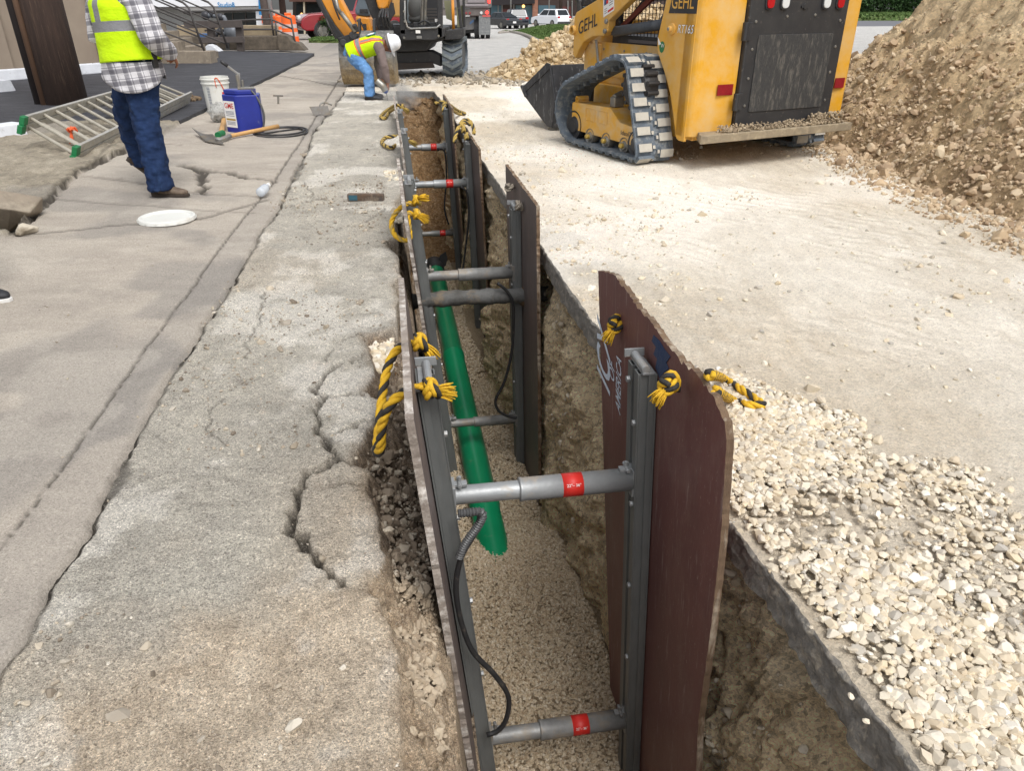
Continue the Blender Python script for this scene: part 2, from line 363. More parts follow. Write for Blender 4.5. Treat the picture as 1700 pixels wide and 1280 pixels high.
def l1(s): return np.interp(s,[-2]+L1S+[40],[-1.5]+L1L+[-.8])
def srows(a,b,k,p,mn):
    o=[a]
    while o[-1]<b: o.append(o[-1]+max(mn,k*max(o[-1],.5)**p))
    o[-1]=b; return np.array(o)
def offs(mx,d0,g):
    o=[0.];d=d0
    while o[-1]<mx: o.append(o[-1]+d); d*=g
    return np.array(o)
def XY(S_,L_): return TS[0]*S_+TR[0]*L_, TS[1]*S_+TR[1]*L_
def polysl(px): return [gsl(*q) for q in px]
# ---- road (right side and everything beyond the end of the trench)
def build_road():
    s=np.concatenate([np.linspace(-2,.7,12)[:-1],srows(.7,14.38,.0052,1.45,.009),[14.44,14.6],srows(14.7,60,.006,1.5,.3),np.linspace(62,260,30)])
    e=np.where(s<14.41,edge_r(s)+.006*vnoise(s*5,s*0)+.005*fbm(s*31,s*0,3,2),l2(np.minimum(s,14.6))); e=np.where(s>15,np.interp(s,[15,40],[l2(14.6),-.5]),e)
    o=offs(75,.009,1.0175)[None,:]; S_=s[:,None]+0*o; L_=e[:,None]+o; X,Y=XY(S_,L_)
    Z=.012*fbm(X*1.1,Y*1.1,3,1)+.004*fbm(X*9,Y*9,4,2)+.0025*fbm(X*40,Y*40,3,4)*(S_<6)
    far=sst(14.6,17.5,S_+1.2*fbm(X*.5,Y*.5,3,5)); Z=Z*(1-.7*far)
    Z=Z+gz(S_)
    zone=np.zeros(X.shape+(4,)); 
    pile=sst(4.2,5.0,X+0.5*fbm(X*1.6,Y*1.6,3,8)+.25*(Y-6)*(Y<6))*(S_<13)
    zone[...,0]=np.clip(.25+.55*fbm(X*.8,Y*.8,4,6)+.7*sst(2.0,0.2,L_-1)*(fbm(X*3,Y*3,3,9)>-.1)*.6+pile*.6,0,1)*(1-far)
    zone[...,0]=np.clip(zone[...,0]+.9*np.exp(-np.maximum(L_-1,0)/.7)*sst(4.5,3,S_),0,1)*(1-far)
    zone[...,1]=np.clip(sst(-.1,.5,fbm(X*.7,Y*.7,4,12))*.9+.5*np.exp(-((L_-2.6)/.9)**2),0,1)*(1-pile)
    zone[...,2]=np.clip(far*.95+.2*sst(.15,.5,fbm(X*2.3,Y*2.3,3,15))*sst(2.2,1.0,L_)*sst(2,4,S_),0,1)
    zone[...,3]=sst(1.5,1.9,L_)*sst(4.2,3.2,L_)*sst(1.6,2.4,S_)*sst(7,5,S_)*sst(-.25,.2,fbm(X*1.2,Y*1.2,2,20))
    # cut face of the asphalt layer
    th=.125+.02*vnoise(s*2,s*0+4)
    def col(dz,dl,zz):
        l=e+dl; x,y=XY(s,l); q=np.zeros((len(s),4)); q[:,2]=zz; return x,y,Z[:,0]+dz,q
    cs=[]
    ins=(s<14.41)
    for dz,dl in [(-th*q,-.006+.008*fbm(s*24,s*0+q*9,4,3)) for q in (1,.86,.72,.58,.44,.30,.18,.08)]+[(0*th-.007,0*th-.004+.004*fbm(s*50,s*0,3,9))]:
        cs.append(col(dz*ins,dl*ins,0))
    X=np.column_stack([c[0] for c in cs]+[X]);Y=np.column_stack([c[1] for c in cs]+[Y]);Z=np.column_stack([c[2] for c in cs]+[Z])
    zone=np.concatenate([np.stack([c[3] for c in cs],1),zone],1)
    ob=gridmesh('road',X,Y,Z,[M_ROAD,M_CUT],zone,flip=True); n,kk=X.shape
    mi=np.zeros((n-1,kk-1),np.int32); mi[:,:9]=(s[:-1]<14.41)[:,None]; ob.data.polygons.foreach_set('material_index',mi.ravel()); ob.data.update()
    return struct(ob)
M_CUT=mat('cut_asphalt',S(140,135,127),.9,0,S(100,96,90),22,.9,1.,70,dust=S(186,174,154),dsc=26,dlo=.52,dhi=.75)
build_road()
# ---- old pavement strip between the gutter and the broken edge of the trench
EDGE=[(700,100),(668,300),(672,318),(656,338),(668,352),(652,378),(662,392),(640,402),(663,428),(655,448),(668,455),(652,470),(664,492),(658,540),(630,550),(600,555),(612,580),(622,612),(600,640),(628,652),(632,680),(606,704),(596,738),(584,762),(616,775),(606,800),(622,835),(630,880),(634,925),(606,975),(628,990),(652,1060),(664,1120),(668,1200),(674,1280)]
CR=[[(519,643),(535,655),(521,680),(525,717),(548,742),(562,762),(515,779),(494,812),(486,853),(484,876),(498,895),(531,932),(568,969),(606,975)],
    [(535,655),(597,649),(628,640)],[(525,717),(537,720),(585,705),(630,680)],[(562,762),(588,768),(606,752)],[(543,803),(575,796),(601,795)],[(519,643),(545,615),(600,590)]]
CR2=[[(439,482),(432,523),(412,565),(410,593)],[(370,659),(346,684),(350,721),(373,737)],[(462,345),(520,330),(600,322)],[(470,300),(500,262),(520,240)],[(540,600),(575,560),(598,552)],[(505,300),(520,318),(517,335)],[(640,345),(600,372),(560,380)]]
def jit(pl,n,a,sd):
    P=[gsl(*q) for q in pl]; out=[]
    rs=random.Random(sd)
    for (a0,b0),(a1,b1) in zip(P[:-1],P[1:]):
        for i in range(n):
            t=i/n; out.append((a0+(a1-a0)*t+rs.uniform(-a,a)*(i>0),b0+(b1-b0)*t+rs.uniform(-a,a)*(i>0)))
    out.append(P[-1]); return out
def build_pave():
    s=np.concatenate([np.linspace(-2,.75,10)[:-1],srows(.75,14.5,.0032,1.4,.007)])
    u=np.concatenate([np.linspace(0,.80,118)[:-1],np.linspace(.80,1,62)])[None,:]; lo=l2(s)[:,None]; S_=s[:,None]+0*u; L_=lo+(0.17-lo)*u; X,Y=XY(S_,L_); Sw=S_+.012*fbm(X*22,Y*22,4,300); Lw=L_+.012*fbm(X*22,Y*22,4,303)
    ed=[(14.6,.16)]+jit(EDGE,3,.012,3)+[(.3,-.05),(-2.2,-.05)]; poly=ed+[(-2.2,-4),(14.6,-4)]
    ins=inpoly(S_,L_,poly); d=pdist(S_,L_,ed)
    Z=.010*fbm(X*1.1,Y*1.1,3,1)+.005*fbm(X*7,Y*7,4,31)+.003*fbm(X*30,Y*30,4,33)
    zone=np.zeros(X.shape+(4,)); crack=np.zeros_like(X)
    for i,c in enumerate(CR):
        dc=pdist(Sw,Lw,jit(c,4,.010,i)); w=(.0095 if i==0 else .0062)*(1+.8*vnoise(X*9,Y*9,i)); crack=np.maximum(crack,sst(1.6,.5,dc/w))
    thin=np.zeros_like(X)
    for i,c in enumerate(CR2):
        dc=pdist(Sw,Lw,jit(c,4,.014,40+i)); thin=np.maximum(thin,.75*sst(1.8,.4,dc/(.002+.0008*S_)))
    gut=sst(1.3,.3,np.abs(L_-lo)/(.016+.0012*S_+.05*np.maximum(0,fbm(S_*3.5,S_*0+5,3,6))))*(.6+.4*sst(-.2,.3,fbm(S_*6,L_*20,3,7)))
    slab=inpoly(S_,L_,[gsl(*q) for q in CR[0]+[(650,1000),(660,780),(660,640),(600,590)]])&ins
    Z=Z-slab*(.012+.05*sst(-.25,0,L_)*.4); Z=Z-.045*crack-.008*thin-.02*gut
    rag=.06*fbm(X*11,Y*11,5,41)+.035*fbm(X*34,Y*34,4,43)
    drop=-.035-.9*d-.05*sst(0,.05,d)+rag*sst(0,.04,d)
    sl=np.minimum(drop,np.where(S_>1.55,-.08-1.5*(L_+.085-.03*sst(2,1.6,S_))-14*np.maximum(0,L_-.065),-.02-.5*np.maximum(0,L_)-14*np.maximum(0,L_-.05))+.3*rag*(L_<.04)); sl=np.maximum(sl,-1.1-.2*d+rag); Z=np.where(ins,Z-.006*sst(.03,0,d),sl)
    sand=np.clip(sst(1.75,.95,S_+.8*fbm(X*1.5,Y*1.5,5,51)-.75*(L_+.35))*.85+.6*sst(.45,.1,d)*sst(2.6,1.7,S_)+.35*sst(.1,.5,fbm(X*1.3,Y*1.3,4,52))*sst(8,3,S_),0,1)
    zone[...,1]=sand*np.where(ins,1,sst(2.0,1.5,S_+.35*fbm(X*4,Y*4,3,55)))
    zone[...,0]=np.where(ins,.55*sst(.05,0,d),1.)
    zone[...,2]=np.clip(np.maximum(crack*.9,np.maximum(thin*.7,gut*1.)),0,1)*ins
    wd=sst(.35,.05,np.hypot(S_-gsl(470,565)[0],L_-gsl(470,565)[1])/.35)*.35*(fbm(X*6,Y*6,4,61)>-.1)
    zone[...,3]=np.clip(wd+.30*sst(.15,.75,fbm(X*2.2,Y*2.2,6,63,.62)),0,1)*ins*(1-zone[...,2])
    ob=gridmesh('old_pavement',X,Y,Z,M_PAVE,zone,flip=True); return struct(ob)
build_pave()
# ---- concrete apron to the left, on to the far driveway
BND=[(239,246),(186,263),(141,286),(106,314),(88,335),(61,356),(27,395)]
AJ=[[(27,395),(240,371),(330,362),(441,330)],[(98,334),(240,343),(420,352)],[(138,294),(240,304),(330,320),(441,325)],[(466,125),(510,133),(558,142)],[(300,240),(210,236),(160,272)]]
AC=[BND,[(300,273),(323,277),(366,284),(405,292),(454,300)],[(330,280),(336,299),(339,318)]]
LOT=[(-700,250),(40,214),(200,206),(300,207),(346,184),(417,146),(464,123),(509,100),(522,91)]
def build_apron():
    s=np.concatenate([np.linspace(-2,.9,10)[:-1],srows(.9,26,.0034,1.4,.010),np.linspace(26.5,260,40)])
    o=np.concatenate([np.arange(0,2.7,.0145),2.7+offs(88,.015,1.05)])[None,:]; S_=s[:,None]+0*o; e=np.where(s<15,l2(np.minimum(s,14.6))+.012,np.interp(s,[15,40],[l2(14.6),-.5])); L_=e[:,None]-o; X,Y=XY(S_,L_)
    L1_=l1(s)[:,None]; Z=.010*fbm(X*1.1,Y*1.1,3,1)+.004*fbm(X*5,Y*5,4,71); Z=Z*sst(60,30,S_)+gz(S_)-.035*(o<.0175)*(S_<14.5); Sw=S_+.02*fbm(X*16,Y*16,4,310); Lw=L_+.02*fbm(X*16,Y*16,4,313)
    zone=np.zeros(X.shape+(4,)); w=.007+.0013*S_
    j=.85*sst(1.5,.4,np.abs(L_-L1_+.004*fbm(S_*9,S_*0,3,8))/(w*.6))*(s[:,None]<24)
    j=np.maximum(j,.85*sst(1.3,.3,o/(.006+.035*np.maximum(0,fbm(S_*3.5,S_*0+5,3,6))))*.9*(s[:,None]<14.5))
    for i,c in enumerate(AJ): j=np.maximum(j,(.75 if i in (0,3) else .45)*sst(1.5,.3,pdist(S_,L_,jit(c,3,.004,70+i))/(w*(1.5 if i<3 or i==4 else 1.3))))
    cr=np.zeros_like(X)
    for i,c in enumerate(AC): cr=np.maximum(cr,sst(1.7,.4,pdist(Sw,Lw,jit(c,4,.03,80+i))/(w*(1.3 if i==0 else 1.9)*(1+.6*vnoise(X*5,Y*5,i)))))
    rough=inpoly(S_,L_,polysl(BND+[(0,400),(-900,430),(-900,250)]+LOT[1:4]+[(270,230)])).astype(float)
    hole=inpoly(S_,L_,polysl([(27,392),(45,362),(0,352),(-60,352),(-90,398)])).astype(float)
    Z=Z+rough*(.05+.02*fbm(X*4,Y*4,4,77)+.008*fbm(X*22,Y*22,3,78))*(1-hole)-hole*(.10-.02*fbm(X*9,Y*9,3,79))-.012*j-.03*cr
    Z=Z+.03*sst(.2,3.2,L1_-L_)*sst(20,12,S_)*sst(2.5,5.5,S_)      # the apron climbs gently towards the lot
    gs=sst(.02,-.02,L1_-L_)*(s[:,None]<15)
    zone[...,0]=np.clip(rough*.9+hole,0,1); zone[...,1]=np.clip(gs*.22+.45*sst(.1,.5,fbm(X*1.2,Y*1.2,4,81))+.5*sst(16,30,S_),0,1); zone[...,2]=np.clip(np.maximum(j*.85,cr*.9)+hole*.5,0,1)
    zone[...,3]=.5*sst(.32,.6,fbm(X*2.1,Y*2.1,5,83))*(1-rough)
    return struct(gridmesh('concrete_apron',X,Y,Z,M_APRON,zone))
build_apron()
def zap(P):                                 # height of the apron at a point
    s,l=SL(P); return .03*float(sst(.2,3.2,float(l1(s))-l)*sst(20,12,s)*sst(2.5,5.5,s))+float(gz(s))
# ---- sealed parking lot
def build_lot():
    k=NT('sealed_black_asphalt'); a=k.ramp(k.noise(3,8,.7,k.map((.5,2.5,1),rot=(0,0,.15))),(.3,S(42,42,46)),(.55,S(62,62,66)),(.78,S(92,92,96)))
    b=k.ramp(k.noise(14,8,.75,k.map((.3,3,1),rot=(0,0,.1))),(.55,0.),(.75,1.)); c=k.mix(k.math('MULTIPLY',k.sepc(b)[0],.6),a,S(132,132,134)); c=k.grit(c,60,.5,.6,1.5)
    m=k.fin(c,.72,0,k.bump(k.noise(120,5,.7),.5,.01),.35)
    P=[G(*q) for q in LOT]; P=[(p[0],p[1]) for p in P]+[(-9.,25.2),(-14.,27.),(-40.,27.),(-40.,8.)]
    b=MB(); b.prism(P,(0,0,-.15),(1,0,0),(0,1,0),(0,0,.205)); return struct(b.build('parking_lot',m))
build_lot()
# ---- trench walls, end and floor
def build_trench():
    s=np.concatenate([np.linspace(-1.6,.6,12)[:-1],srows(.6,14.5,.0075,1.25,.012)]); v=np.linspace(0,1,130)
    S_,V_=np.meshgrid(s,v,indexing='ij'); top=edge_r(S_); zb=-2.2; Z=-.11+(zb+.11)*V_
    low=np.interp(S_,[1,3.0,4.14,5.6,6.9,8,14],[.96,.95,.89,.82,.75,.66,.66]); L=top+.02+(low-top-.02)*V_**2.2
    cav=.16*np.exp(-((V_-.13)/.10)**2)*sst(-.25,.25,fbm(S_*1.6,V_*3,3,91)+.35*sst(2.6,1.4,S_))
    L=L+cav+.045*np.abs(fbm(S_*8,V_*15,4,90))*sst(4,2,S_)+.055*fbm(S_*4,V_*7,5,92)+.030*fbm(S_*14,V_*26,5,93)+.016*np.abs(fbm(S_*42,V_*80,3,94))
    for (sa,sb,l0,k) in ((1.5,2.95,.848,.052),(4.4,5.75,.868,.02),(7.2,8.55,.835,.035),(9.4,10.85,.775,.045)):
        w=sst(sa-.12,sa+.02,S_)*sst(sb+.12,sb-.02,S_); L=np.where(w>0,np.maximum(L,(l0-k*Z+.035+.02*np.abs(fbm(S_*14,V_*26,3,98)))*w+L*(1-w)),L)
    X,Y=XY(S_,L); struct(gridmesh('trench_wall_right',X,Y,Z,M_WALL,flip=False))
    q=RNG.integers(0,X.size,5200); sv=S_.ravel()[q]; kp=(sv>.8)&(sv<9)&(RNG.random(len(q))<np.clip(.25+fbm(sv*2,V_.ravel()[q]*5,3,97)+.5*(V_.ravel()[q]<.3),.05,1)); q=q[kp]; sz=np.clip(.016*RNG.lognormal(0,.55,len(q)),.006,.06)
    stuff(stones('wall_stones',np.stack([X.ravel()[q],Y.ravel()[q],Z.ravel()[q]],-1),sz,stone_mat('embedded_stones',S(176,162,138),S(206,192,166),S(140,124,102),S(222,212,192),S(160,144,120)),1.2),'stones and crumbs embedded in the right trench wall','stones')
    topl=edge_l(S_)+.05; L=topl+(np.maximum(topl+.04,.2)-topl)*V_-.03; Z=-.14+(zb+.14)*V_
    L=np.minimum(L,np.interp(S_,[0,1.2,1.6,4,4.4,14],[.03,.02,0,0,.05,.09])-.09*Z-.055)
    L=L+.05*fbm(S_*4,V_*7,5,95)+.02*fbm(S_*16,V_*28,4,96)-.03*sst(0.15,0,V_); X,Y=XY(S_,L); struct(gridmesh('trench_wall_left',X,Y,Z,M_WALLD,flip=True))
    l=np.linspace(-.15,1.15,90); t=np.concatenate([np.linspace(0,1,220)]); T_,L_=np.meshgrid(t,l,indexing='ij')
    s0=14.42-.25*T_-3.75*T_**1.7; Z=-.02-2.0*T_**.95; n=.16*fbm(L_*3,T_*9,5,97)+.07*fbm(L_*11,T_*32,4,98)+.03*fbm(L_*30,T_*80,3,99)
    s0=s0+n*1.0*sst(0,.06,T_); Z=Z+n*.8*sst(0,.06,T_)*sst(1,.85,T_); X,Y=XY(s0,L_); struct(gridmesh('trench_end_slope',X,Y,Z,M_WALLD,flip=True))
    for nm,ss in (('trench_end_near',-1.5),):
        X,Y=XY(ss+0*T_+.03*fbm(L_*5,T_*5,3,90),L_); struct(gridmesh(nm,X,Y,-2*T_-.02,M_WALLD))
build_trench()
def floorz(s): return np.interp(s,[-1,2.1,2.9,3.3,3.68,4.3,12],[-1.84,-1.82,-1.735,-1.722,-1.728,-1.93,-1.97])
M_PEA=stone_mat('pea_gravel',S(188,168,138),S(208,190,162),S(172,150,120),S(220,206,182),S(196,176,144),rough=.9)
def build_floor():
    s=np.concatenate([np.linspace(-1.6,.9,8)[:-1],srows(.9,12.5,.009,1.2,.014)]); l=np.linspace(-.1,1.15,70); S_,L_=np.meshgrid(s,l,indexing='ij'); X,Y=XY(S_,L_)
    Z=floorz(S_)-.012+.02*fbm(X*3,Y*3,3,101)+.006*fbm(X*60,Y*60,3,102); k=NT('gravel_bed_base'); m=k.fin(k.ramp(k.noise(60,4,.8),(.3,S(140,120,94)),(.6,S(196,176,146))),.95,0,k.bump(k.noise(70,4,.8),1,.03),.1)
    struct(gridmesh('trench_floor',X,Y,Z,m,flip=True))
    P=[];sz=[]
    for a,b,n,z in ((.9,2.3,10000,.019),(2.3,4.0,18000,.018),(4.0,6.6,16000,.020),(6.6,10.8,9000,.027)):
        ss=RNG.uniform(a,b,n); ll=RNG.uniform(.05,np.interp(ss,[1,3,4.1,6.9,8,14],[1.02,.98,.93,.82,.74,.74])); x,y=XY(ss,ll)
        P.append(np.stack([x,y,floorz(ss)-.002+.02*fbm(x*3,y*3,3,101)+RNG.uniform(-.006,.008,n)],-1)); sz.append(RNG.uniform(.75,1.35,n)*z)
    ob=stones('gravel_bedding',np.concatenate(P),np.concatenate(sz),M_PEA); stuff(ob,'tan pea gravel bedding along the bottom of the trench','gravel')
build_floor()
# ---- limestone gravel and crumbs on the road
M_LIME=stone_mat('crushed_limestone',S(208,194,168),S(228,218,198),S(194,176,148),S(238,231,217),S(216,198,166),S(180,174,164),S(224,206,174),rough=.88)
def gravel_density(X,Y):
    s,l=X*TS[0]+Y*TS[1],X*TR[0]+Y*TR[1]
    P1=polysl([(1180,640),(1262,668),(1360,700),(1372,800),(1420,800),(1560,800),(1642,905),(1660,985),(1640,1060),(1700,1280),(1560,1300),(1205,830),(1180,700)])
    ins=inpoly(s,l,P1); d=pdist(s,l,P1+[P1[0]]); sd=np.where(ins,d,-d); return np.clip(.62+sd/.30,0,1),s,l
def build_spoil():
    n=190000; Xr=RNG.uniform(.2,3.2,n); Yr=RNG.uniform(.7,3.4,n); D,s,l=gravel_density(Xr,Yr); er=l-edge_r(s)
    patch=np.clip(.72+.75*fbm(Xr*2.2,Yr*2.2,3,111)-.5*sst(.35,.75,er)*(s<1.9)*0,0.05,1); strip=sst(0.02,.05,er)
    keep=(RNG.random(n)<D*patch*strip*.95)&(er>.022)&(s<3.2); X,Y,D=Xr[keep],Yr[keep],D[keep]; m=len(X); er=er[keep]
    size=np.clip(.0185*RNG.lognormal(0,.45,m),.006,.040); Z=size*.13+.016*D*sst(.03,.25,er)*RNG.uniform(0,1,m)
    ob=stones('spilled_limestone_gravel',np.stack([X,Y,Z],-1),size,M_LIME,.27); stuff(ob,'pale crushed limestone spilled along the right lip of the trench','gravel')
    P=[];sz=[]
    for n,rg,mu in ((15000,(.97,9,.8,13.5),.010),(5200,(.97,4.5,.9,9),.02),(700,(.97,6,1.2,11),.034)):
        ss=RNG.uniform(rg[2],rg[3],n); ll=RNG.uniform(rg[0],rg[1],n); x,y=XY(ss,ll); w=np.clip(.12+.9*sst(-.05,.5,fbm(x*1.4,y*1.4,4,115))+.5*np.exp(-(ll-1)/.5),0,1)*np.exp(-np.maximum(ll-1,0)/2.8)
        k=RNG.random(n)<w; P.append(np.stack([x[k],y[k],0*x[k]+mu*.12+.012*fbm(x[k]*1.1,y[k]*1.1,3,1)],-1)); sz.append(mu*RNG.lognormal(0,.4,k.sum()))
    stuff(stones('road_crumbs',np.concatenate(P),np.concatenate(sz),M_LIME,.4),'loose limestone chips scattered over the dusty road','gravel')
    P=[];sz=[]
    for n,rg,mu in ((5200,(-1.0,-.05,.8,7),.0075),(500,(-1.0,-.05,.8,9),.018),(900,(-3,-1,1.2,8),.006)):
        ss=RNG.uniform(rg[2],rg[3],n); ll=RNG.uniform(rg[0],rg[1],n); x,y=XY(ss,ll); k=RNG.random(n)<np.clip(.25+fbm(x*1.7,y*1.7,3,117)+.5*sst(1.8,1,ss),0.05,1); x,y,ll,ss=x[k],y[k],ll[k],ss[k]
        P.append(np.stack([x,y,mu*.15+.012*fbm(x*1.1,y*1.1,3,1)],-1)); sz.append(mu*RNG.lognormal(0,.45,len(x)))
    stuff(stones('pavement_grit',np.concatenate(P),np.concatenate(sz),stone_mat('grit',S(150,138,120),S(190,178,158),S(110,98,84),S(214,206,190)),.4),'fine grit and chips on the old pavement','grit')
    # broken soil lumps in the collapsed edge and white stones in the notch
    n=7000; px=RNG.uniform(600,760,n); py=RNG.uniform(560,1280,n); q=np.array([gsl(a,b) for a,b in zip(px,py)]); ed=jit(EDGE,3,.012,3)
    ok=~inpoly(q[:,0],q[:,1],[(14.6,.16)]+ed+[(.3,-.05),(-2.2,-.05),(-2.2,-4),(14.6,-4)]); q=q[ok]; d=pdist(q[:,0],q[:,1],ed); k=q[:,1]<np.where(q[:,0]<1.6,.03,.03); q=q[k]; d=d[k]; x,y=XY(q[:,0],q[:,1]); z=np.maximum(-.07-.9*d,-.8)+.0
    nf=len(x); sand=q[:,0]<1.75
    for nm,mk,mm in (('edge_soil_lumps',~sand,stone_mat('soil_lumps',S(104,90,75),S(146,131,112),S(122,106,89),S(172,158,138),S(200,190,172))),('edge_sand_lumps',sand,stone_mat('sand_lumps',S(170,152,128),S(190,174,150),S(150,132,110)))):
        stuff(stones(nm,np.stack([x,y,z],-1)[mk],np.minimum(RNG.lognormal(0,.7,mk.sum())*(.009 if 'sand' in nm else .010),.035 if 'sand' in nm else .06),mm,.9),'crumbled '+('dark soil' if 'soil' in nm else 'sandy fill')+' where the pavement edge broke away','soil')
    a=RNG.uniform(612,652,150); b=RNG.uniform(556,618,150); q=np.array([G(u,w,-.07) for u,w in zip(a,b)]); stuff(stones('notch_white_stones',q,RNG.uniform(.025,.055,150),M_LIME,.6),'white broken stones lying in the notch of the pavement edge','stones')
    a=np.concatenate([RNG.uniform(640,668,50),RNG.uniform(652,672,30)]); b=np.concatenate([RNG.uniform(283,300,50),RNG.uniform(350,372,30)]); q=np.array([G(u,w,.005) for u,w in zip(a,b)]); stuff(stones('edge_white_chips',q,RNG.uniform(.02,.06,80),M_LIME,.5),'white chips by the far left lip of the trench','stones')
build_spoil()
# ================================================================ SHORING, PIPES, ROPES
def mk_panel(name,base,alt):
    k=NT(name); c=k.mix(k.sepc(k.ramp(k.noise(3,7,.7,k.map((1,1,.3))),(.35,0.),(.7,1.)))[0],base,alt)
    sc=k.ramp(k.noise(34,4,.8,k.map((1,.9,.06),rot=(.5,0,0))),(.58,0.),(.66,1.)); c=k.mix(k.math('MULTIPLY',k.sepc(sc)[0],.28),c,S(186,172,164))
    sp=k.ramp(k.noise(120,3,.8,k.map((1,1,.3),rot=(.3,0,0))),(.64,0.),(.72,1.)); c=k.mix(k.math('MULTIPLY',k.sepc(sp)[0],.5),c,S(196,184,170))
    d=k.ramp(k.noise(4,8,.75,k.map((1,1,.5))),(.5,0.),(.75,1.)); c=k.mix(k.math('MULTIPLY',k.sepc(d)[0],.4),c,S(150,130,116))
    return k.fin(c,.5,0,k.bump(k.noise(90,5,.7,k.map((1,1,.2))),.15,.006),.4)
M_PAN=mk_panel('maroon_film_plywood',S(121,81,75),S(102,67,64)); M_PAN2=mk_panel('dark_worn_plywood',S(112,98,92),S(86,80,80))
M_PLY=mat('plywood_edge',S(116,94,72),.9,0,S(76,58,44),14,.8,.9,60,dust=S(176,164,146),dsc=16,dlo=.5,dhi=.7,stretch=(1,1,.2)); M_PLYG=mat('weathered_plywood_edge',S(150,140,130),.9,0,S(98,86,78),14,.8,.6,60,dust=S(206,200,192),dsc=20,dlo=.5,dhi=.7)
M_RAIL=mat('oxidised_rail_metal',S(122,124,122),.5,.25,S(92,94,93),7,.8,.2,60,dust=S(140,132,120),dsc=14,dlo=.6,dhi=.85,stretch=(1,1,.3))
M_GALV=mat('galvanised_steel',S(162,164,164),.45,.4,S(140,142,143),12,.7,.12,70,dust=S(176,160,138),dsc=7,dlo=.55,dhi=.75)
M_GALVD=mat('dull_cylinder_metal',S(146,146,144),.5,.3,S(104,103,101),10,.8,.15,70,dust=S(160,144,122),dsc=8,dlo=.5,dhi=.72)
M_REDL=mat('red_label',S(206,44,36),.5,0,S(170,40,34),20,.5,.05,80,dust=S(186,168,146),dsc=30,dlo=.62,dhi=.75); M_WHITE=mat('white_print',S(232,230,226),.6,0,None,10,.1,0)
M_HOSE=mat('black_rubber_hose',S(38,38,40),.5,0,S(58,56,54),20,.6,.1,90,dust=S(120,108,94),dsc=20,dlo=.6,dhi=.8); M_CORR=mat('corrugated_sleeve',S(92,92,92),.5,.3)
M_GTAG=mat('green_tag',S(0,128,62),.45); M_STEN=mat('stencil_paint',S(226,236,246),.7,0,S(196,208,222),30,.7,.1,80)
M_BLUEP=mat('blue_spray',S(34,56,92),.8,0,S(60,70,92),14,.8,.4,70)
M_YEL=mat('yellow_rope',S(226,180,36),.75,0,S(190,144,30),40,.7,.5,300); M_BLK=mat('black_rope',S(38,36,34),.8,0,S(64,60,54),40,.7,.5,300)
M_YELO=mat('old_yellow_rope',S(186,158,84),.85,0,S(150,124,62),40,.7,.5,300); M_GREYR=mat('muddy_rope',S(150,140,126),.9,0,S(96,88,78),40,.8,.5,300)
def resamp(P,step):
    P=[Vector(p) for p in P]; out=[]
    n=len(P)
    for i in range(n-1):
        p0=P[max(i-1,0)];p1=P[i];p2=P[i+1];p3=P[min(i+2,n-1)]; m=max(2,int((p2-p1).length/step))
        for j in range(m):
            t=j/m; out.append(.5*((2*p1)+(p2-p0)*t+(2*p0-5*p1+4*p2-p3)*t*t+(3*p1-p0-3*p2+p3)*t**3))
    out.append(P[-1]); return out
def rope(mb,P,r,ph=0.,blk=(2,),nn=7,fine=1.):
    P=resamp(P,r*.7/fine); L=0.; tw=[]
    for i,p in enumerate(P):
        if i: L+=(p-P[i-1]).length
        tw.append(L/(r*6.2)*2*PI)
    t0=(P[1]-P[0]).normalized(); u=t0.orthogonal().normalized(); fr=[]
    for i in range(len(P)):
        t=(P[min(i+1,len(P)-1)]-P[max(i-1,0)]).normalized(); u=(u-t*u.dot(t)).normalized(); fr.append((u.copy(),t.cross(u)))
    for s in range(3):
        mb.cur=1 if s in blk else 0; q=[]
        for i,p in enumerate(P):
            a=tw[i]+ph+s*2*PI/3; q.append(p+(fr[i][0]*math.cos(a)+fr[i][1]*math.sin(a))*r*.5)
        mb.tube(q,r*.56,nn)
def knot(mb,c,ax,r,R=None,blk=(2,)):
    c=Vector(c);ax=Vector(ax).normalized();u=ax.orthogonal().normalized();w=ax.cross(u);R=R or r*1.25; P=[]
    for i in range(26):
        a=i/25*2*PI*1.6; P.append(c+ax*(r*1.5*(i/25-.5)+r*.5*math.sin(a*1.5))+(u*math.cos(a)+w*math.sin(a))*R)
    rope(mb,P,r,0,blk,6)
def fray(mb,c,d,L,r,n=42,seed=1,mi=0):
    rs=random.Random(seed);c=Vector(c);d=Vector(d).normalized();u=d.orthogonal().normalized();w=d.cross(u); mb.cur=mi
    for i in range(n):
        a=rs.uniform(0,2*PI);q=math.sqrt(rs.random())*r*.9;sp=rs.uniform(.2,1.5)
        o=(u*math.cos(a)+w*math.sin(a)); p0=c+o*q; l=L*rs.uniform(.6,1.1); P=[p0,p0+d*l*.5+o*q*.5*sp,p0+d*l+o*q*1.0*sp+Vector((0,0,-.12*l))]
        mb.tube(P,[r*.17,r*.19,r*.11],5)
RZ=-TH
def LT(P,org):                          # world point -> shore's own frame
    q=np.asarray(P)-org; return (float(q@TR),float(q@TS),float(q[2]))
def jag(poly,amp,rs,step=.018):
    out=[]
    for (x0,y0),(x1,y1),j in poly:
        n=max(1,int(math.hypot(x1-x0,y1-y0)/step)) if j else 1
        for i in range(n):
            t=i/n; a=amp*j if i else 0; out.append((x0+(x1-x0)*t+rs.uniform(-a,a),y0+(y1-y0)*t+rs.uniform(-a,a)))
    return out
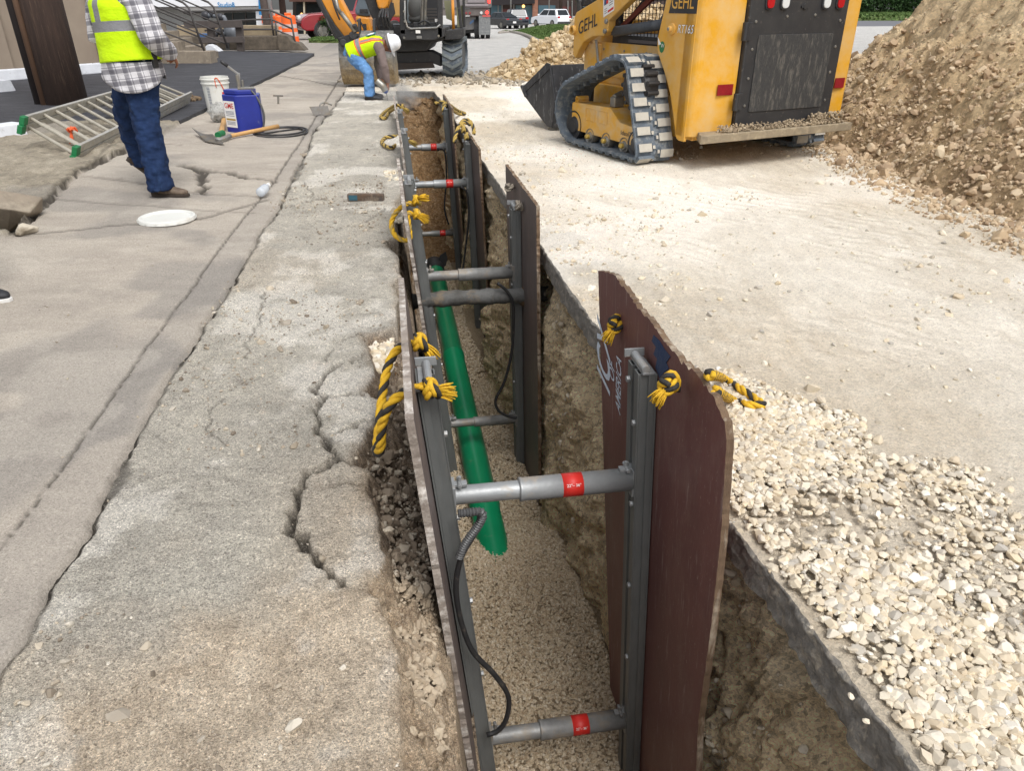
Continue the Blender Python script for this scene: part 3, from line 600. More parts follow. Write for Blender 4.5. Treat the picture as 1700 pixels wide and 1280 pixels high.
def plank(root,name,l0,k,outline,sgn,m,medge,amp=.006,seed=1,js=None,label=None):
    """plywood sheet; outline of (s,z) corners, sgn=+1 outwards to the right"""
    rs=random.Random(seed); n=len(outline); js=js or [1]*n
    po=jag([(outline[i],outline[(i+1)%n],js[i]) for i in range(n)],amp,rs); b=MB()
    b.prism(po,(l0,0,0),(0,1,0),(-k,0,1),(sgn*.022,0,0)); nn=len(po); b.mi[-nn:]=[1]*nn
    o=b.build(name,[m,medge],root)
    if label: o['label']=label
    return o
def rail(root,l0,k,s,zt,zb,sgn,green=True):
    """two-ribbed channel on the inner face (sgn=+1: right hand rail, ribs point to the left)"""
    b=MB(); up=Vector((-k,0,1)).normalized(); x=Vector((-sgn,0,0)); y=Vector((0,1,0)); L=(zt-zb)
    o=Vector((l0-k*zb,s,zb))+x*.004
    def bar(x0,x1,y0,y1,z0=0.,z1=None): b.prism([(x0,y0),(x1,y0),(x1,y1),(x0,y1)],o+up*z0,x,y,up*((z1 if z1 is not None else L)-z0))
    bar(0,.007,-.068,.068); 
    for yy in (-.036,.036):
        bar(.0075,.058,yy-.022,yy-.016); bar(.0075,.058,yy+.016,yy+.022); bar(.0585,.064,yy-.022,yy+.022)
    bar(.0075,.03,-.068,-.062); bar(.0075,.03,.062,.068)
    R=b.build('rail',M_RAIL,root,bevel=.0012)
    c=MB(); bz=L-.012
    c.prism([(.008,-.07),(.052,-.07),(.052,.07),(.008,.07)],o+up*(L+.001),x,y,up*.007); c.prism([(.004,.062),(.075,.062),(.075,.07),(.004,.07)],o+up*(L+.009),x,y,up*.03)
    c.tube([o+x*.04+y*-.066+up*(L+.02),o+x*.04+y*.058+up*(L+.02)],.014,14); c.tube([o+x*.065+y*.03+up*(L-.06),o+x*.078+y*.03+up*(L-.06)],.012,6)
    c.build('top_bracket',M_GALV,R,bevel=.001)
    d=MB()
    for zz in (.2,.55,.95,1.35):
        if zz<L: d.tube([o+x*.064+y*-.036+up*(L-zz),o+x*.074+y*-.036+up*(L-zz)],.011,6)
    d.each('bolt_head',M_GALV,R)
    if green:
        g=MB(); g.prism([(.012+.05*math.cos(a)*.3+.01,.07*math.sin(a)) for a in np.linspace(0,2*PI,14)[:-1]],o+y*.098+x*.0015+up*(L-.33),y*.55,up,x*.002); g.build('green_tag',M_GTAG,R)
    return R
def strut(root,x0,x1,s,z,m,r=.042,txt=True,dz=0.,label=None,hosey=None):
    b=MB(); a=Vector((x0,s,z)); e=Vector((x1,s,z+dz)); xm=x0+(x1-x0)*.36; mid=a+(e-a)*.36
    b.lathe([(0,.0),(r*.78,.0),(r*.8,.004),(r*.8,(mid-a).length)],a,24,(e-a)); t=(e-a).normalized(); LL=(e-mid).length
    b.lathe([(r*.8,-.001),(r*1.03,0),(r*1.05,.006),(r*1.0,.012),(r,LL-.0),(0,LL)],mid,24,t)
    o=b.build('strut',m,root,smooth=False); o.data.polygons.foreach_set('use_smooth',[True]*len(o.data.polygons))
    c=MB()
    for p,q in ((a,1),(e,-1)):
        c.box(p+Vector((q*-.006,0,0)),(.02,.075,.11)); c.box(p+Vector((q*.022,0,.048)),(.05,.028,.012)); c.tube([p+Vector((q*.02,-.03,.055)),p+Vector((q*.02,.03,.055))],.008,8)
        c.tube([p+Vector((q*.022,0,.05)),p+Vector((q*.022,0,.08))],.007,8)
    c.build('end_clamp',M_GALV if m is M_GALV else M_GALVD,o,bevel=.0015)
    if txt:
        d=MB(); p=a+(e-a)*.6; d.ring(p,p+t*.075,r*1.012,r*.9,28); lb=d.build('size_label',M_REDL,o,smooth=True)
        v=MB(); nrm=Vector((0,-.86,.5)).normalized(); v.text('22"\u2013 36"',p+t*.038+nrm*(r*1.012+.0025),t,Vector((0,.5,.86)),.015,0,0.0,width=.052); v.build('size_print',M_WHITE,lb)
    return o
def shore(s0,label,L0,LK,R0,RK,lo,ro,struts,seed,matL=None,matR=None,rails=None,edge=None):
    org=T(s0,.45,0); root=empty('trench_shore',org,RZ); tag(root,label,'trench shoring','shoring frames along the trench')
    a=lambda l:l-.45
    pl=plank(root,'plywood_panel',a(L0),LK,[(s-s0,z) for s,z in lo],-1,matL or M_PAN2,edge or M_PLYG,seed=seed,js=[1.5]+[.7]*(len(lo)-1))
    pr=plank(root,'plywood_panel',a(R0),RK,[(s-s0,z) for s,z in ro[0]],1,matR or M_PAN2,M_PLY,seed=seed+9,js=ro[1])
    (ls,lzt),(rsn,rzt)=rails
    rail(root,a(L0),LK,ls-s0,lzt,-1.98,-1,False); rail(root,a(R0),RK,rsn-s0,rzt,-1.98,1)
    for z,m,r,tx in struts:
        x0=a(L0)-LK*z+.069; x1=a(R0)-RK*z-.069; strut(root,x0,x1,(ls+rsn)/2-s0,z,m,r,tx)
    return root,org,pl,pr
def PLn(x,y,l0,k):                        # photo place -> (s,z) on a leaning panel
    d=ray(x,y); n=TR+np.array([0,0,k]); t=(l0-CAM@n)/(d@n); P=CAM+d*t; return float(P@TS),float(P[2])
# --- nearest shore
ra=[PLn(x,y,.848,.052) for x,y in [(993,449),(1018,455),(1042,486),(1058,512),(1078,530),(1098,560),(1128,598),(1160,626),(1186,660),(1203,700),(1206,730),(1196,900),(1178,1060),(1160,1190),(1156,1270)]]+[(1.44,-2.02),(2.58,-2.02)]
A,Ao,AL,AR=shore(2.15,'nearest shoring frame with maroon stencilled panel and broken corner',.055,.088,.848,.052,[(2.9,.45),(1.62,.52),(1.6,-.05),(1.57,-2.02),(2.8,-2.02)],(ra,[.5,1.5,1.5,1.5,1.5,1.5,1.5,1.5,1.2,.5,.35,.35,.35,.5,.3,.3,.3]),[(-.115,M_GALV,.043,True),(-1.43,M_GALVD,.043,True)],21,M_PAN2,M_PAN,((2.15,.38),(2.17,.345)))
def stencil():
    b=MB(); x=.848-.45
    def at(px,py):
        s,z=PLn(px,py,.848,.052); return (x-.052*z-.0025,s-2.15,z)
    up=(-.052,0,1)
    b.text('ICX',at(1004,597),up,(0,1,0),.30,.0,.016,width=.30,shear=.25); b.text('OF',at(1017,618),up,(0,1,0),.11,.0,.006,width=.085,shear=.25); b.text('AMERICA',at(1028,640),up,(0,1,0),.10,.0,.006,width=.25,shear=.25)
    b.build('stencil_lettering',M_STEN,AR)
    c=MB(); px=[(1086,556),(1096,566),(1103,578),(1114,592),(1107,602),(1111,612),(1100,622),(1099,636),(1094,622),(1089,610),(1092,596),(1086,588),(1090,576),(1083,566)]; P=[at(*q) for q in px]; b2=[(p[1],p[2]) for p in P]
    c.prism([(q[0],q[1]) for q in b2],(x-.0012,0,0),(0,1,0),(-.052,0,1),(-.0015,0,0)); c.build('blue_paint_patch',M_BLUEP,AR)
stencil()
# --- second, third and fourth shores
Bn,Bo,BL,BR=shore(5.0,'second shoring frame behind the nearest, above the green pipe',.10,.094,.868,.02,[(5.65,.42),(4.42,.40),(4.38,-2.05),(5.6,-2.05)],([(5.75,.335),(4.47,.325),(4.42,-2.05),(5.6,-2.05)],[1,.8,.3,.3]),[(-.30,M_GALVD,.044,False),(-1.53,M_GALVD,.04,False)],33,None,None,((5.05,.38),(5.1,.16)))
Cn,Co,CL,CR_=shore(7.95,'third shoring frame from the camera with rope looped over its right panel',.135,.09,.835,.035,[(8.6,.3),(7.35,.3),(7.3,-2.05),(8.5,-2.05)],([(8.55,.2),(7.25,.19),(7.2,-2.05),(8.5,-2.05)],[1,.8,.3,.3]),[(-.28,M_GALV,.044,True)],45,None,None,((7.95,.26),(8.0,.12)))
Dn,Do,DL,DR=shore(9.95,'farthest shoring frame by the brown end slope of the trench',.13,.08,.775,.045,[(10.9,.30),(9.4,.28),(9.4,-2.05),(10.7,-2.05)],([(10.85,.31),(9.42,.30),(9.4,-2.05),(10.7,-2.05)],[1,.8,.3,.3]),[(-.24,M_GALV,.044,True),(-1.38,M_GALVD,.04,True)],57,None,None,((9.95,.2),(10.0,.22)))
def hose(root,org,pts,s,r,name='hydraulic_hose',sl=None):
    b=MB(); P=resamp([LT(AS(x,y,s+(0 if len(q)==0 else q[0])),org) for x,y,*q in pts],.02); b.tube(P,r,10); o=b.build(name,M_HOSE,root,smooth=True)
    if sl:
        c=MB(); Q=resamp([LT(AS(x,y,s),org) for x,y in sl],.0045); c.tube(Q,[r*1.55 if i%2 else r*1.2 for i in range(len(Q))],12); c.build('corrugated_sleeve',M_CORR,o)
    return o
hose(A,Ao,[(765,852),(796,852),(788,885),(766,925),(757,975),(765,1030),(785,1082),(822,1122),(844,1158),(840,1196),(825,1215),(808,1221)],2.02,.0105,sl=[(760,853),(780,851),(797,850),(801,858),(792,876),(780,892),(770,908),(763,925)])
hose(Bn,Bo,[(826,470),(842,484),(852,510),(850,580),(838,632),(823,664),(828,682),(845,692),(858,694)],4.95,.011)
hose(Dn,Do,[(728,250),(727,246),(736,248),(740,262),(741,300),(738,345),(745,372)],9.9,.011)
hose(Cn,Co,[(765,310),(775,320),(778,360),(772,420),(768,450)],7.9,.011)
# --- ropes tied through the panels
def mk_rope(root,org,loops,knots,r,mats,blk=(2,),frays=(),fine=1.,label=None):
    b=MB()
    for P in loops: rope(b,[LT(p,org) for p in P],r,.4,blk,7,fine)
    for c,ax in knots: knot(b,LT(c,org),ax,r,None,blk)
    for i,(c,d,L,mi) in enumerate(frays): fray(b,LT(c,org),d,L,r,46,i,mi)
    o=b.build('rope_handle',mats,root,smooth=True)
    if label: o['label']=label
    return o
YB=[M_YEL,M_BLK]; OB=[M_YELO,M_BLK]
mk_rope(A,Ao,[[AS(698,566,2.45),AS(676,574,2.45),AS(660,580,2.43),AS(645,606,2.38),AS(636,648,2.3),AS(630,700,2.2),AS(626,748,2.12),AS(632,744,2.08),AS(634,706,2.06),AS(645,676,2.05),AS(664,656,2.06),AS(686,646,2.06),AS(706,642,2.06)]],[(AS(697,568,2.42),(1,-.1,0)),(AS(715,645,2.05),(1,0,.1))],.0165,YB,(2,),[(AS(706,575,2.42),(.55,-.2,-.6),.055,0),(AS(724,650,2.04),(1,-.1,0),.06,0)],label='yellow and black rope hanging outside the left panel')
mk_rope(A,Ao,[[AS(1178,622,1.72),G(1200,628,.05),G(1230,646,.035),G(1256,664,.028),G(1266,672,.03),G(1240,672,.03),G(1212,662,.04),AS(1188,650,1.70)]],[],.0175,YB,(2,),label='yellow and black rope lying on the gravel')
mk_rope(A,Ao,[[AS(1034,545,2.60),AS(1030,530,2.57),AS(1020,527,2.55),AS(1013,538,2.55),AS(1020,550,2.55)]],[(AS(1022,542,2.54),(0,0,1))],.015,YB,(2,),[(AS(1018,548,2.53),(-.6,-.2,-.7),.05,0)],label='yellow rope knot on the stencilled panel')
mk_rope(A,Ao,[[AS(1122,648,1.86),AS(1122,630,1.84),AS(1114,622,1.83),AS(1103,630,1.83),AS(1104,650,1.83)]],[(AS(1109,640,1.82),(0,0,1))],.0145,YB,(2,),[(AS(1104,648,1.81),(-.7,-.2,-.6),.045,0)],label='yellow rope knot beside the rail')
mk_rope(Bn,Bo,[[AS(690,340,4.9),AS(676,338,4.9),AS(658,352,4.88),AS(650,370,4.85),AS(654,388,4.8),AS(668,398,4.75),AS(680,396,4.72),AS(679,374,4.72),AS(677,354,4.74),AS(690,358,4.74)]],[(AS(691,332,4.88),(1,0,0)),(AS(692,355,4.72),(1,0,0))],.017,[M_YEL,M_YELO],(2,),[(AS(694,330,4.86),(.8,-.2,.2),.07,0),(AS(694,357,4.7),(.7,-.2,-.3),.07,0)],label='plain yellow rope with frayed ends')
mk_rope(Bn,Bo,[],[(AS(846,311,5.3),(0,0,1)),(AS(861,341,4.95),(1,0,0))],.017,[M_GREYR,M_GREYR],(2,),label='grey muddy rope knots')
mk_rope(Cn,Co,[[AS(754,236,7.75),AS(757,222,7.8),AS(763,208,7.9),AS(771,199,8),AS(780,201,8),AS(786,212,7.95),AS(787,222,7.9)],[AS(771,214,7.9),AS(766,206,7.9),AS(772,203,7.95),AS(781,206,7.95)]],[(AS(770,214,7.9),(1,0,0)),(AS(775,226,7.85),(1,0,0))],.02,OB,(2,),label='old rope looped over the top of the right panel')
mk_rope(Dn,Do,[[AS(722,171,10.1),AS(730,169,10.15),AS(738,169,10.2),AS(747,174,10.2),G(760,183,.03),G(772,188,.03),G(762,189,.03),AS(748,180,9.9)],[AS(735,184,9.95),AS(738,176,10),AS(744,172,10.1)]],[(AS(738,174,10.05),(1,0,0))],.02,OB,(2,),label='rope pulled over the right panel onto the road')
mk_rope(Dn,Do,[[AS(670,178,10.6),AS(659,174,10.6),G(648,179,.03),G(638,186,.025),G(632,194,.025),G(640,195,.025),G(646,186,.03),AS(657,179,10.5)]],[(AS(668,178,10.55),(1,0,0))],.022,OB,(2,),[(AS(670,180,10.5),(.8,0,-.5),.08,0)],label='rope loop lying on the left pavement, farther one')
mk_rope(Dn,Do,[[AS(675,228,9.5),AS(664,226,9.5),G(652,226,.03),G(640,228,.025),G(634,236,.025),G(642,243,.025),G(652,244,.025),AS(662,237,9.4),AS(674,238,9.4)]],[(AS(675,230,9.45),(1,0,0))],.021,OB,(2,),[(AS(678,234,9.4),(.9,-.2,-.3),.11,0)],label='rope loop lying on the left pavement, nearer one')
# --- pipes
def pipes():
    root=empty('sewer_pipe',T(3.75,.495,-1.86),RZ); tag(root,'bright green plastic pipe running along the trench floor','pipe')
    g=mat('green_pvc',S(16,138,92),.3,0,S(10,120,76),3,.6,.04,60,dust=S(120,128,104),dsc=9,dlo=.62,dhi=.85,spec=.5)
    P=[];r=.107; prof=[(r-.009,-.37),(r,-.37),(r,.62),(r+.006,.63),(r+.007,.72),(r+.001,.74),(r,3.2),(r+.006,3.21),(r+.007,3.30),(r,3.32),(r,6.25),(r-.009,6.25)]
    b=MB(); b.lathe(prof,(0,0,0),40,(0,1,0)); o=b.build('pipe_barrel',g,root,smooth=True)
    md=o.modifiers.new('e','EDGE_SPLIT'); md.split_angle=math.radians(40)
    c=MB(); rs=random.Random(4); q=[]
    c.lathe([(r+.004,5.98),(r+.012,6.0),(r+.016,6.2),(r+.03,6.3),(r*.5,6.34),(0,6.34)],(0,0,0),28,(0,1,0)); c.build('end_wrap',M_HOSE,root,smooth=True)
    f=MB(); f.prism([(0,0),(.06,.1),(.14,.14),(.16,.05),(.13,-.05),(.07,-.06)],(.02,6.2,.06),(1,0,.1),(0,.1,1),(0,.03,0)); f.build('loose_wrap_flap',M_HOSE,root)
    root=empty('crossing_pipe',T(5.02,.05,-.465),RZ); tag(root,'old dirty steel service pipe crossing the trench under a strut','pipe'); k=mat('dirty_iron',S(104,104,102),.75,.1,S(70,68,64),9,.9,.6,40,dust=S(130,114,92),dsc=7,dlo=.56,dhi=.7)
    b=MB(); P=[(x,.02*math.sin(x*5),.0+.012*x) for x in np.linspace(-.12,1.05,40)]; b.tube(P,[.056+.004*math.sin(i*1.7)+.003*math.sin(i*.6) for i in range(40)],20); b.build('pipe_barrel',k,root,smooth=True)
    d=MB(); d.ball((.88,.0,0),.085,16,10,(1.3,1,1)); d.build('mud_collar',mat('mud',S(110,88,64),.95,0,S(76,60,44),14,.8,.9,40),root,smooth=True,wr=(.05,.04))
pipes()
# ================================================================ MACHINES
M_YP=mat('yellow_machine_paint',S(216,158,34),.42,0,S(202,144,26),2,.6,.03,30,dust=S(204,176,128),dsc=3.2,dlo=.38,dhi=.8,spec=.5)
M_YPD=mat('dusty_yellow_paint',S(214,160,52),.6,0,S(196,144,50),4,.6,.06,40,dust=S(196,176,142),dsc=5,dlo=.42,dhi=.72)
M_BKP=mat('black_machine_paint',S(40,40,42),.5,0,S(58,57,56),6,.6,.06,60,dust=S(150,142,128),dsc=24,dlo=.6,dhi=.85)
M_BKD=mat('scraped_bucket_steel',S(56,57,60),.55,.3,S(84,85,88),5,.8,.2,60,dust=S(150,150,150),dsc=16,dlo=.56,dhi=.72,stretch=(1,1,.35))
M_RUB=mat('track_rubber',S(98,108,118),.75,0,S(72,80,88),12,.8,.25,70,dust=S(170,168,160),dsc=14,dlo=.5,dhi=.8)
M_LUG=mat('dusty_lug_faces',S(184,179,167),.9,0,S(156,150,140),9,.7,.2,70)
M_STL=mat('bare_steel',S(150,148,142),.45,.7,S(110,106,98),10,.7,.1,60,dust=S(170,156,132),dsc=9,dlo=.5,dhi=.75)
M_BRS=mat('brass_cap',S(196,166,84),.4,.5); M_DIRT=stone_mat('soil_crumbs',S(150,132,106),S(178,160,132),S(124,106,84)); M_DRED=mat('red_reflector',S(140,24,34),.3,0,S(110,20,28),40,.5,.02,90,coat=.4)
M_GLASS=None
def mk_glass(name,c,r=.05):
    k=NT(name); return k.fin(c,max(r,.12),0,None,.35)
M_DGL=mk_glass('dark_window_glass',S(30,36,40)); M_LRED=mk_glass('red_lens',S(170,24,30),.2); M_LWHT=mk_glass('clear_lens',S(206,208,206),.2)
def rloop(poly,rad,n=6):                  # round the corners of an outline
    out=[]; N=len(poly)
    for i in range(N):
        p0=Vector(poly[i-1]);p1=Vector(poly[i]);p2=Vector(poly[(i+1)%N]); a=(p0-p1);b=(p2-p1); r=min(rad[i] if hasattr(rad,'__len__') else rad,a.length*.48,b.length*.48)
        a.normalize();b.normalize(); s=p1+a*r; e=p1+b*r
        for j in range(n+1):
            t=j/n; q=(s*(1-t)+p1*t)*(1-t)+(p1*(1-t)+e*t)*t; out.append((q.x,q.y))
    return out
def closed_resamp(P,step):
    P=[Vector(p) for p in P]; L=[0]
    for i in range(len(P)): L.append(L[-1]+(P[(i+1)%len(P)]-P[i]).length)
    n=int(L[-1]/step); out=[]; j=0
    for i in range(n):
        d=L[-1]*i/n
        while L[j+1]<d: j+=1
        t=(d-L[j])/max(1e-9,L[j+1]-L[j]); q=P[j].lerp(P[(j+1)%len(P)],t); out.append((q.x,q.y))
    return out
def skid_steer():
    root=empty('track_loader',(1.21,7.39,.0),math.radians(26.5)); tag(root,'yellow compact track loader seen from behind, dusty black rear door','track loader')
    prof=[(-.06,.03),(1.46,.03),(1.70,.34),(1.56,.64),(.52,1.0),(.27,.97)]
    def track(w0,sg):
        loop=closed_resamp(rloop(prof,[.16,.30,.22,.22,.16,.16],10),.0225); n=len(loop); P=[Vector(p) for p in loop]
        inn=[];nr=[];tg=[]
        for i in range(n):
            t=(P[(i+1)%n]-P[i-1]).normalized(); N=Vector((t.y,-t.x)); nr.append(N); tg.append(t)
        b=MB(); wd=.44*sg; th=.052
        vs=[];fs=[]
        for i in range(n):
            o=P[i]-nr[i]*.028; q=P[i]-nr[i]*th
            for (u,z),w in ((o,w0),(o,w0+wd),(q,w0+wd),(q,w0)): vs.append((w,u,z))
        for i in range(n):
            k=(i+1)%n
            for j in range(4):
                f=(i*4+j,i*4+(j+1)%4,k*4+(j+1)%4,k*4+j); fs.append(f if sg<0 else f[::-1])
        b.add(vs,fs); per=6.0; m=int(n/per)
        def lug(fi,wa,wb,la):
            i=int(fi)%n; c=P[i]-nr[i]*.030; t=tg[i]; N=nr[i]
            q=[(c-t*la/2),(c+t*la/2)]
            vs=[];h=.030
            for base in (0,1):
                for e in (0,1):
                    for w in (wa,wb):
                        ta=.006*(1 if e==0 else -1) if base else 0; p=q[e]+t*ta+N*h*base; ww=w+((.006 if w==wa else -.006)*sg if base else 0); vs.append((ww,p.x,p.y))
            F=[(0,1,3,2),(0,4,5,1),(2,3,7,6),(0,2,6,4),(1,5,7,3)]; b.cur=0; b.add(vs,F if sg>0 else [f[::-1] for f in F]); b.cur=1; b.add(vs,[(4,6,7,5)])
        for k in range(m):
            f=k*n/m
            lug(f,w0+.012*sg,w0+.175*sg,.088); lug(f+per*.5,w0+.262*sg,w0+.428*sg,.088)
            lug(f+per*.12,w0+.175*sg,w0+.215*sg,.045); lug(f+per*.40,w0+.225*sg,w0+.262*sg,.045)
            b.cur=0; i=int(f)%n
            for ww in (w0-.000*sg,): 
                c=P[i]-nr[i]*.03; b.tube([(w0+.001*sg,c.x,c.y),(w0-.006*sg,c.x,c.y)],.012,6)
        # inner drive lugs
        b.cur=0
        for k in range(m):
            i=int(k*n/m)%n; c=P[i]-nr[i]*(th+.02); R=Matrix(((1,0,0),(0,tg[i].x,nr[i].x),(0,tg[i].y,nr[i].y))); b.box((w0+.22*sg,c.x,c.y),(.07,.035,.05),R)
        o=b.build('rubber_track',[M_RUB,M_LUG],root)
        # running gear
        x=w0+.10*sg; f=MB()
        f.prism(rloop([(1.42,.17),(1.42,.455),(.66,.475),(.48,.355),(.10,.33),(.10,.165),(.9,.165)],.03,4),(x,0,0),(0,1,0),(0,0,1),(.03*sg,0,0))
        f.prism([(1.42,.45),(.66,.468),(.48,.35),(.12,.325),(.12,.29),(1.42,.40)],(x+.03*sg,0,0),(0,1,0),(0,0,1),(.22*sg,0,0))
        fr=f.build('track_frame',M_YPD,root,bevel=.006)
        g=MB(); g.ring((x+.02*sg,1.36,.49),(x+.16*sg,1.36,.49),.03,.02,16); g.box((x+.09*sg,1.36,.462),(.14,.07,.012))
        for u0,u1 in ((1.12,.94),(.88,.70)): 
            q=MB(); q.tube([(x-.002*sg,u0,.42),(x-.002*sg,u1,.42),(x-.002*sg,u1,.30),(x-.002*sg,u0,.30)],.0035,6,closed=True); q.build('cover_outline',M_YPD,fr)
        g.build('frame_bracket',M_YPD,fr,bevel=.002)
        if sg>0:
            t=MB(); t.text('IdealTrax',(x-.002,.29,.262),(0,-1,0),(0,0,1),.062,.002,.003,width=.30); t.build('frame_lettering',M_BKP,fr)
        for u,z,r in ((1.02,.145,.078),(.70,.145,.078),(.37,.145,.078),(1.36,.22,.15),(.17,.19,.125)):
            a=MB(); a.lathe([(0,-.01),(r*.5,-.01),(r*.62,.012),(r*.86,.012),(r,.0),(r,.05),(r*.8,.06),(r*.8,.15),(r,.16),(r,.21),(0,.21)],(x-.01*sg,u,z),24,(sg,0,0)); q=a.build('roller' if r<.1 else 'idler_wheel',M_STL if r<.1 else M_BKP,root)
            if r<.1:
                c=MB(); c.lathe([(0,-.045),(.022,-.045),(.026,-.03),(.026,0)],(x-.01*sg,u,z),12,(sg,0,0)); c.build('hub_cap',M_BRS,q,smooth=True)
        s=MB(); c0=(x+.05*sg,.36,.70); s.lathe([(0,0),(.16,0),(.19,.015),(.20,.06),(.20,.16),(0,.16)],c0,28,(sg,0,0))
        for i in range(15):
            a=2*PI*i/15; s.tube([(c0[0]+.02*sg,c0[1]+.215*math.cos(a),c0[2]+.215*math.sin(a)),(c0[0]+.15*sg,c0[1]+.215*math.cos(a),c0[2]+.215*math.sin(a))],.022,8)
        s.build('drive_sprocket',M_BKP,root)
        e=MB(); e.box((x+.12*sg,.72,.52),(.12,.09,.10)); e.tube([(x+.08*sg,.72,.56),(x+.2*sg,.74,.60)],.035,10); e.build('track_tensioner',M_STL,root,bevel=.01)
    track(0,1); track(2.5,-1)
    # chassis, side panels, rear
    b=MB(); b.bx(.50,2.0,-.18,1.62,.24,.62); b.bx(.58,1.92,.2,1.70,.62,1.02); b.build('chassis',M_YPD,root,bevel=.01)
    b=MB(); b.bx(.565,.579,.34,1.72,.70,1.04); b.build('side_skirt',M_YPD,root)
    c=MB()
    for u in (1.55,1.15,.75): c.lathe([(0,-.006),(.012,-.006),(.014,0)],(.564,u,.97),8,(1,0,0)); 
    c.each('skirt_bolt',M_STL,root)
    side=rloop([(-.24,.25),(-.12,.25),(.05,.70),(.30,1.02),(.31,1.12),(.10,1.95),(-.24,1.95)],[.01,.05,.3,.1,.08,.05,.01],5)
    for w0,e,nm in ((.36,.03,0),(2.14,.03,1)):
        b=MB(); b.prism(side,(w0,0,0),(0,1,0),(0,0,1),(e,0,0)); p=b.build('side_panel',M_YP,root,bevel=.008)
        if nm==0:
            t=MB(); t.prism([(.165,1.345),(-.235,1.345),(-.235,1.60),(.105,1.60)],(w0-.0015,0,0),(0,1,0),(0,0,1),(-.0015,0,0)); d=t.build('name_plate',M_BKP,p)
            t=MB(); t.text('GEHL',(w0-.004,-.03,1.432),(0,-1,0),(0,0,1),.155,.002,.006,width=.32); t.build('plate_lettering',M_YP,d)
            t=MB(); t.text('RT165',(w0-.002,-.105,1.215),(0,-1,0),(0,0,1),.10,.0015,.010,width=.235,shear=.15); t.build('model_outline',M_BKP,p)
            t=MB(); t.text('RT165',(w0-.004,-.105,1.215),(0,-1,0),(0,0,1),.10,.0015,.0,width=.225,shear=.15); t.build('model_lettering',M_WHITE,p)
            t=MB(); t.lathe([(0,-.05),(.022,-.05),(.026,-.04),(.026,-.025),(.05,-.02),(.05,0)],(w0,.09,1.215),20,(1,0,0)); t.build('pivot_pin_cap',M_YP,p,smooth=False)
            t=MB(); t.lathe([(0,-.054),(.014,-.054),(.016,-.05)],(w0,.09,1.215),6,(1,0,0)); t.build('pin_bolt',M_STL,p)
            t=MB(); t.prism([(.0+.042*math.cos(a)*(1 if a<PI else .9),.05*math.sin(a)) for a in np.linspace(0,2*PI,20)[:-1]],(w0-.0015,.225,1.055),(0,1,0),(0,0,1),(-.001,0,0)); d=t.build('leaf_decal',mat('decal_green',S(40,120,70),.5),p)
            t=MB(); t.prism([(-.01,.0),(.05,.06),(.03,-.01)],(w0-.003,.25,1.08),(0,1,0),(0,0,1),(-.001,0,0)); t.text('W',(w0-.004,.215,1.065),(0,-1,0),(0,0,1),.05,.001); t.build('decal_mark',M_WHITE,d)
    # rear: yellow corner columns around a black door
    b=MB()
    for w0,w1 in ((.36,.84),(2.08,2.32)):
        b.prism(rloop([(w0,-.10),(w0,-.29),(w1,-.33),(w1,-.10)],[.001,.09,.01,.001] if w0<1 else [.001,.01,.06,.001],6),(0,0,.30 if w0<1 else .36),(1,0,0),(0,1,0),(0,0,1.64))
    b.bx(.84,2.08,-.30,-.10,1.72,1.93); b.build('rear_frame',M_YP,root,bevel=.006)
    d=MB(); d.bx(.845,2.075,-.375,-.27,.335,1.70); dr=d.build('rear_door',M_BKP,root,bevel=.015)
    d=MB(); d.prism(rloop([(.98,.50),(1.93,.50),(1.93,1.17),(.98,1.17)],.02,3),(0,-.376,0),(1,0,0),(0,0,1),(0,-.008,0)); d.build('door_mesh_panel',mat('dusty_black_mesh',S(58,57,56),.7,0,S(38,38,38),160,.9,.3,300,dust=S(132,126,114),dsc=30,dlo=.5,dhi=.9,stretch=(1,1,.25)),dr,bevel=.003)
    for z in (.60,1.20):
        h=MB(); h.tube([(.80,-.40,z-.075),(.80,-.40,z+.075)],.026,12); h.box((.83,-.385,z),(.10,.02,.15)); h.build('door_hinge',M_BKP,dr,bevel=.003)
    r=MB()
    for w,z in ((.93,1.28),(1.99,1.28),(.93,1.05),(1.99,1.05),(.93,.80),(.93,.56),(1.98,.56),(1.30,1.32),(1.65,1.33),(1.98,.82)): r.lathe([(0,-.008),(.011,-.007),(.014,0)],(w,-.376,z),10,(0,1,0))
    r.each('door_bolt',M_STL,dr)
    for w,m in ((1.06,M_LRED),(1.24,M_LWHT),(1.76,M_LWHT),(1.94,M_LRED)):
        l=MB(); l.prism(rloop([(w-.052,1.375),(w+.052,1.375),(w+.052,1.55),(w-.052,1.55)],.05,5),(0,-.376,0),(1,0,0),(0,0,1),(0,-.014,0)); l.build('lamp_bezel',M_BKD,dr)
        l=MB(); l.prism(rloop([(w-.042,1.387),(w+.042,1.387),(w+.042,1.54),(w-.042,1.54)],.042,5),(0,-.3905,0),(1,0,0),(0,0,1),(0,-.012,0)); l.build('tail_lamp',m,dr,bevel=.004)
    l=MB(); l.lathe([(0,-.014),(.022,-.014),(.026,0)],(1.5,-.376,1.40),14,(0,1,0)); l.box((1.47,-.38,1.40),(.03,.012,.02)); l.box((1.53,-.38,1.40),(.03,.012,.02)); l.build('door_lock',M_BKP,dr)
    q=MB()
    for w0,w1 in ((.62,.80),(2.13,2.26)): q.bx(w0,w1,-.3335,-.325,.66,.755)
    q.each('reflector',M_DRED,root)
    # counterweight shelf with soil on it
    s=MB(); s.prism([(.34,-.50),(2.30,-.50),(2.22,-.25),(.50,-.25)],(0,0,.265),(1,0,0),(0,1,0),(0,0,.075)); sh=s.build('rear_bumper_shelf',mat('dusty_shelf_steel',S(150,136,112),.8,.1,S(118,106,90),8,.7,.3,50,dust=S(186,170,142),dsc=10),root,bevel=.006)
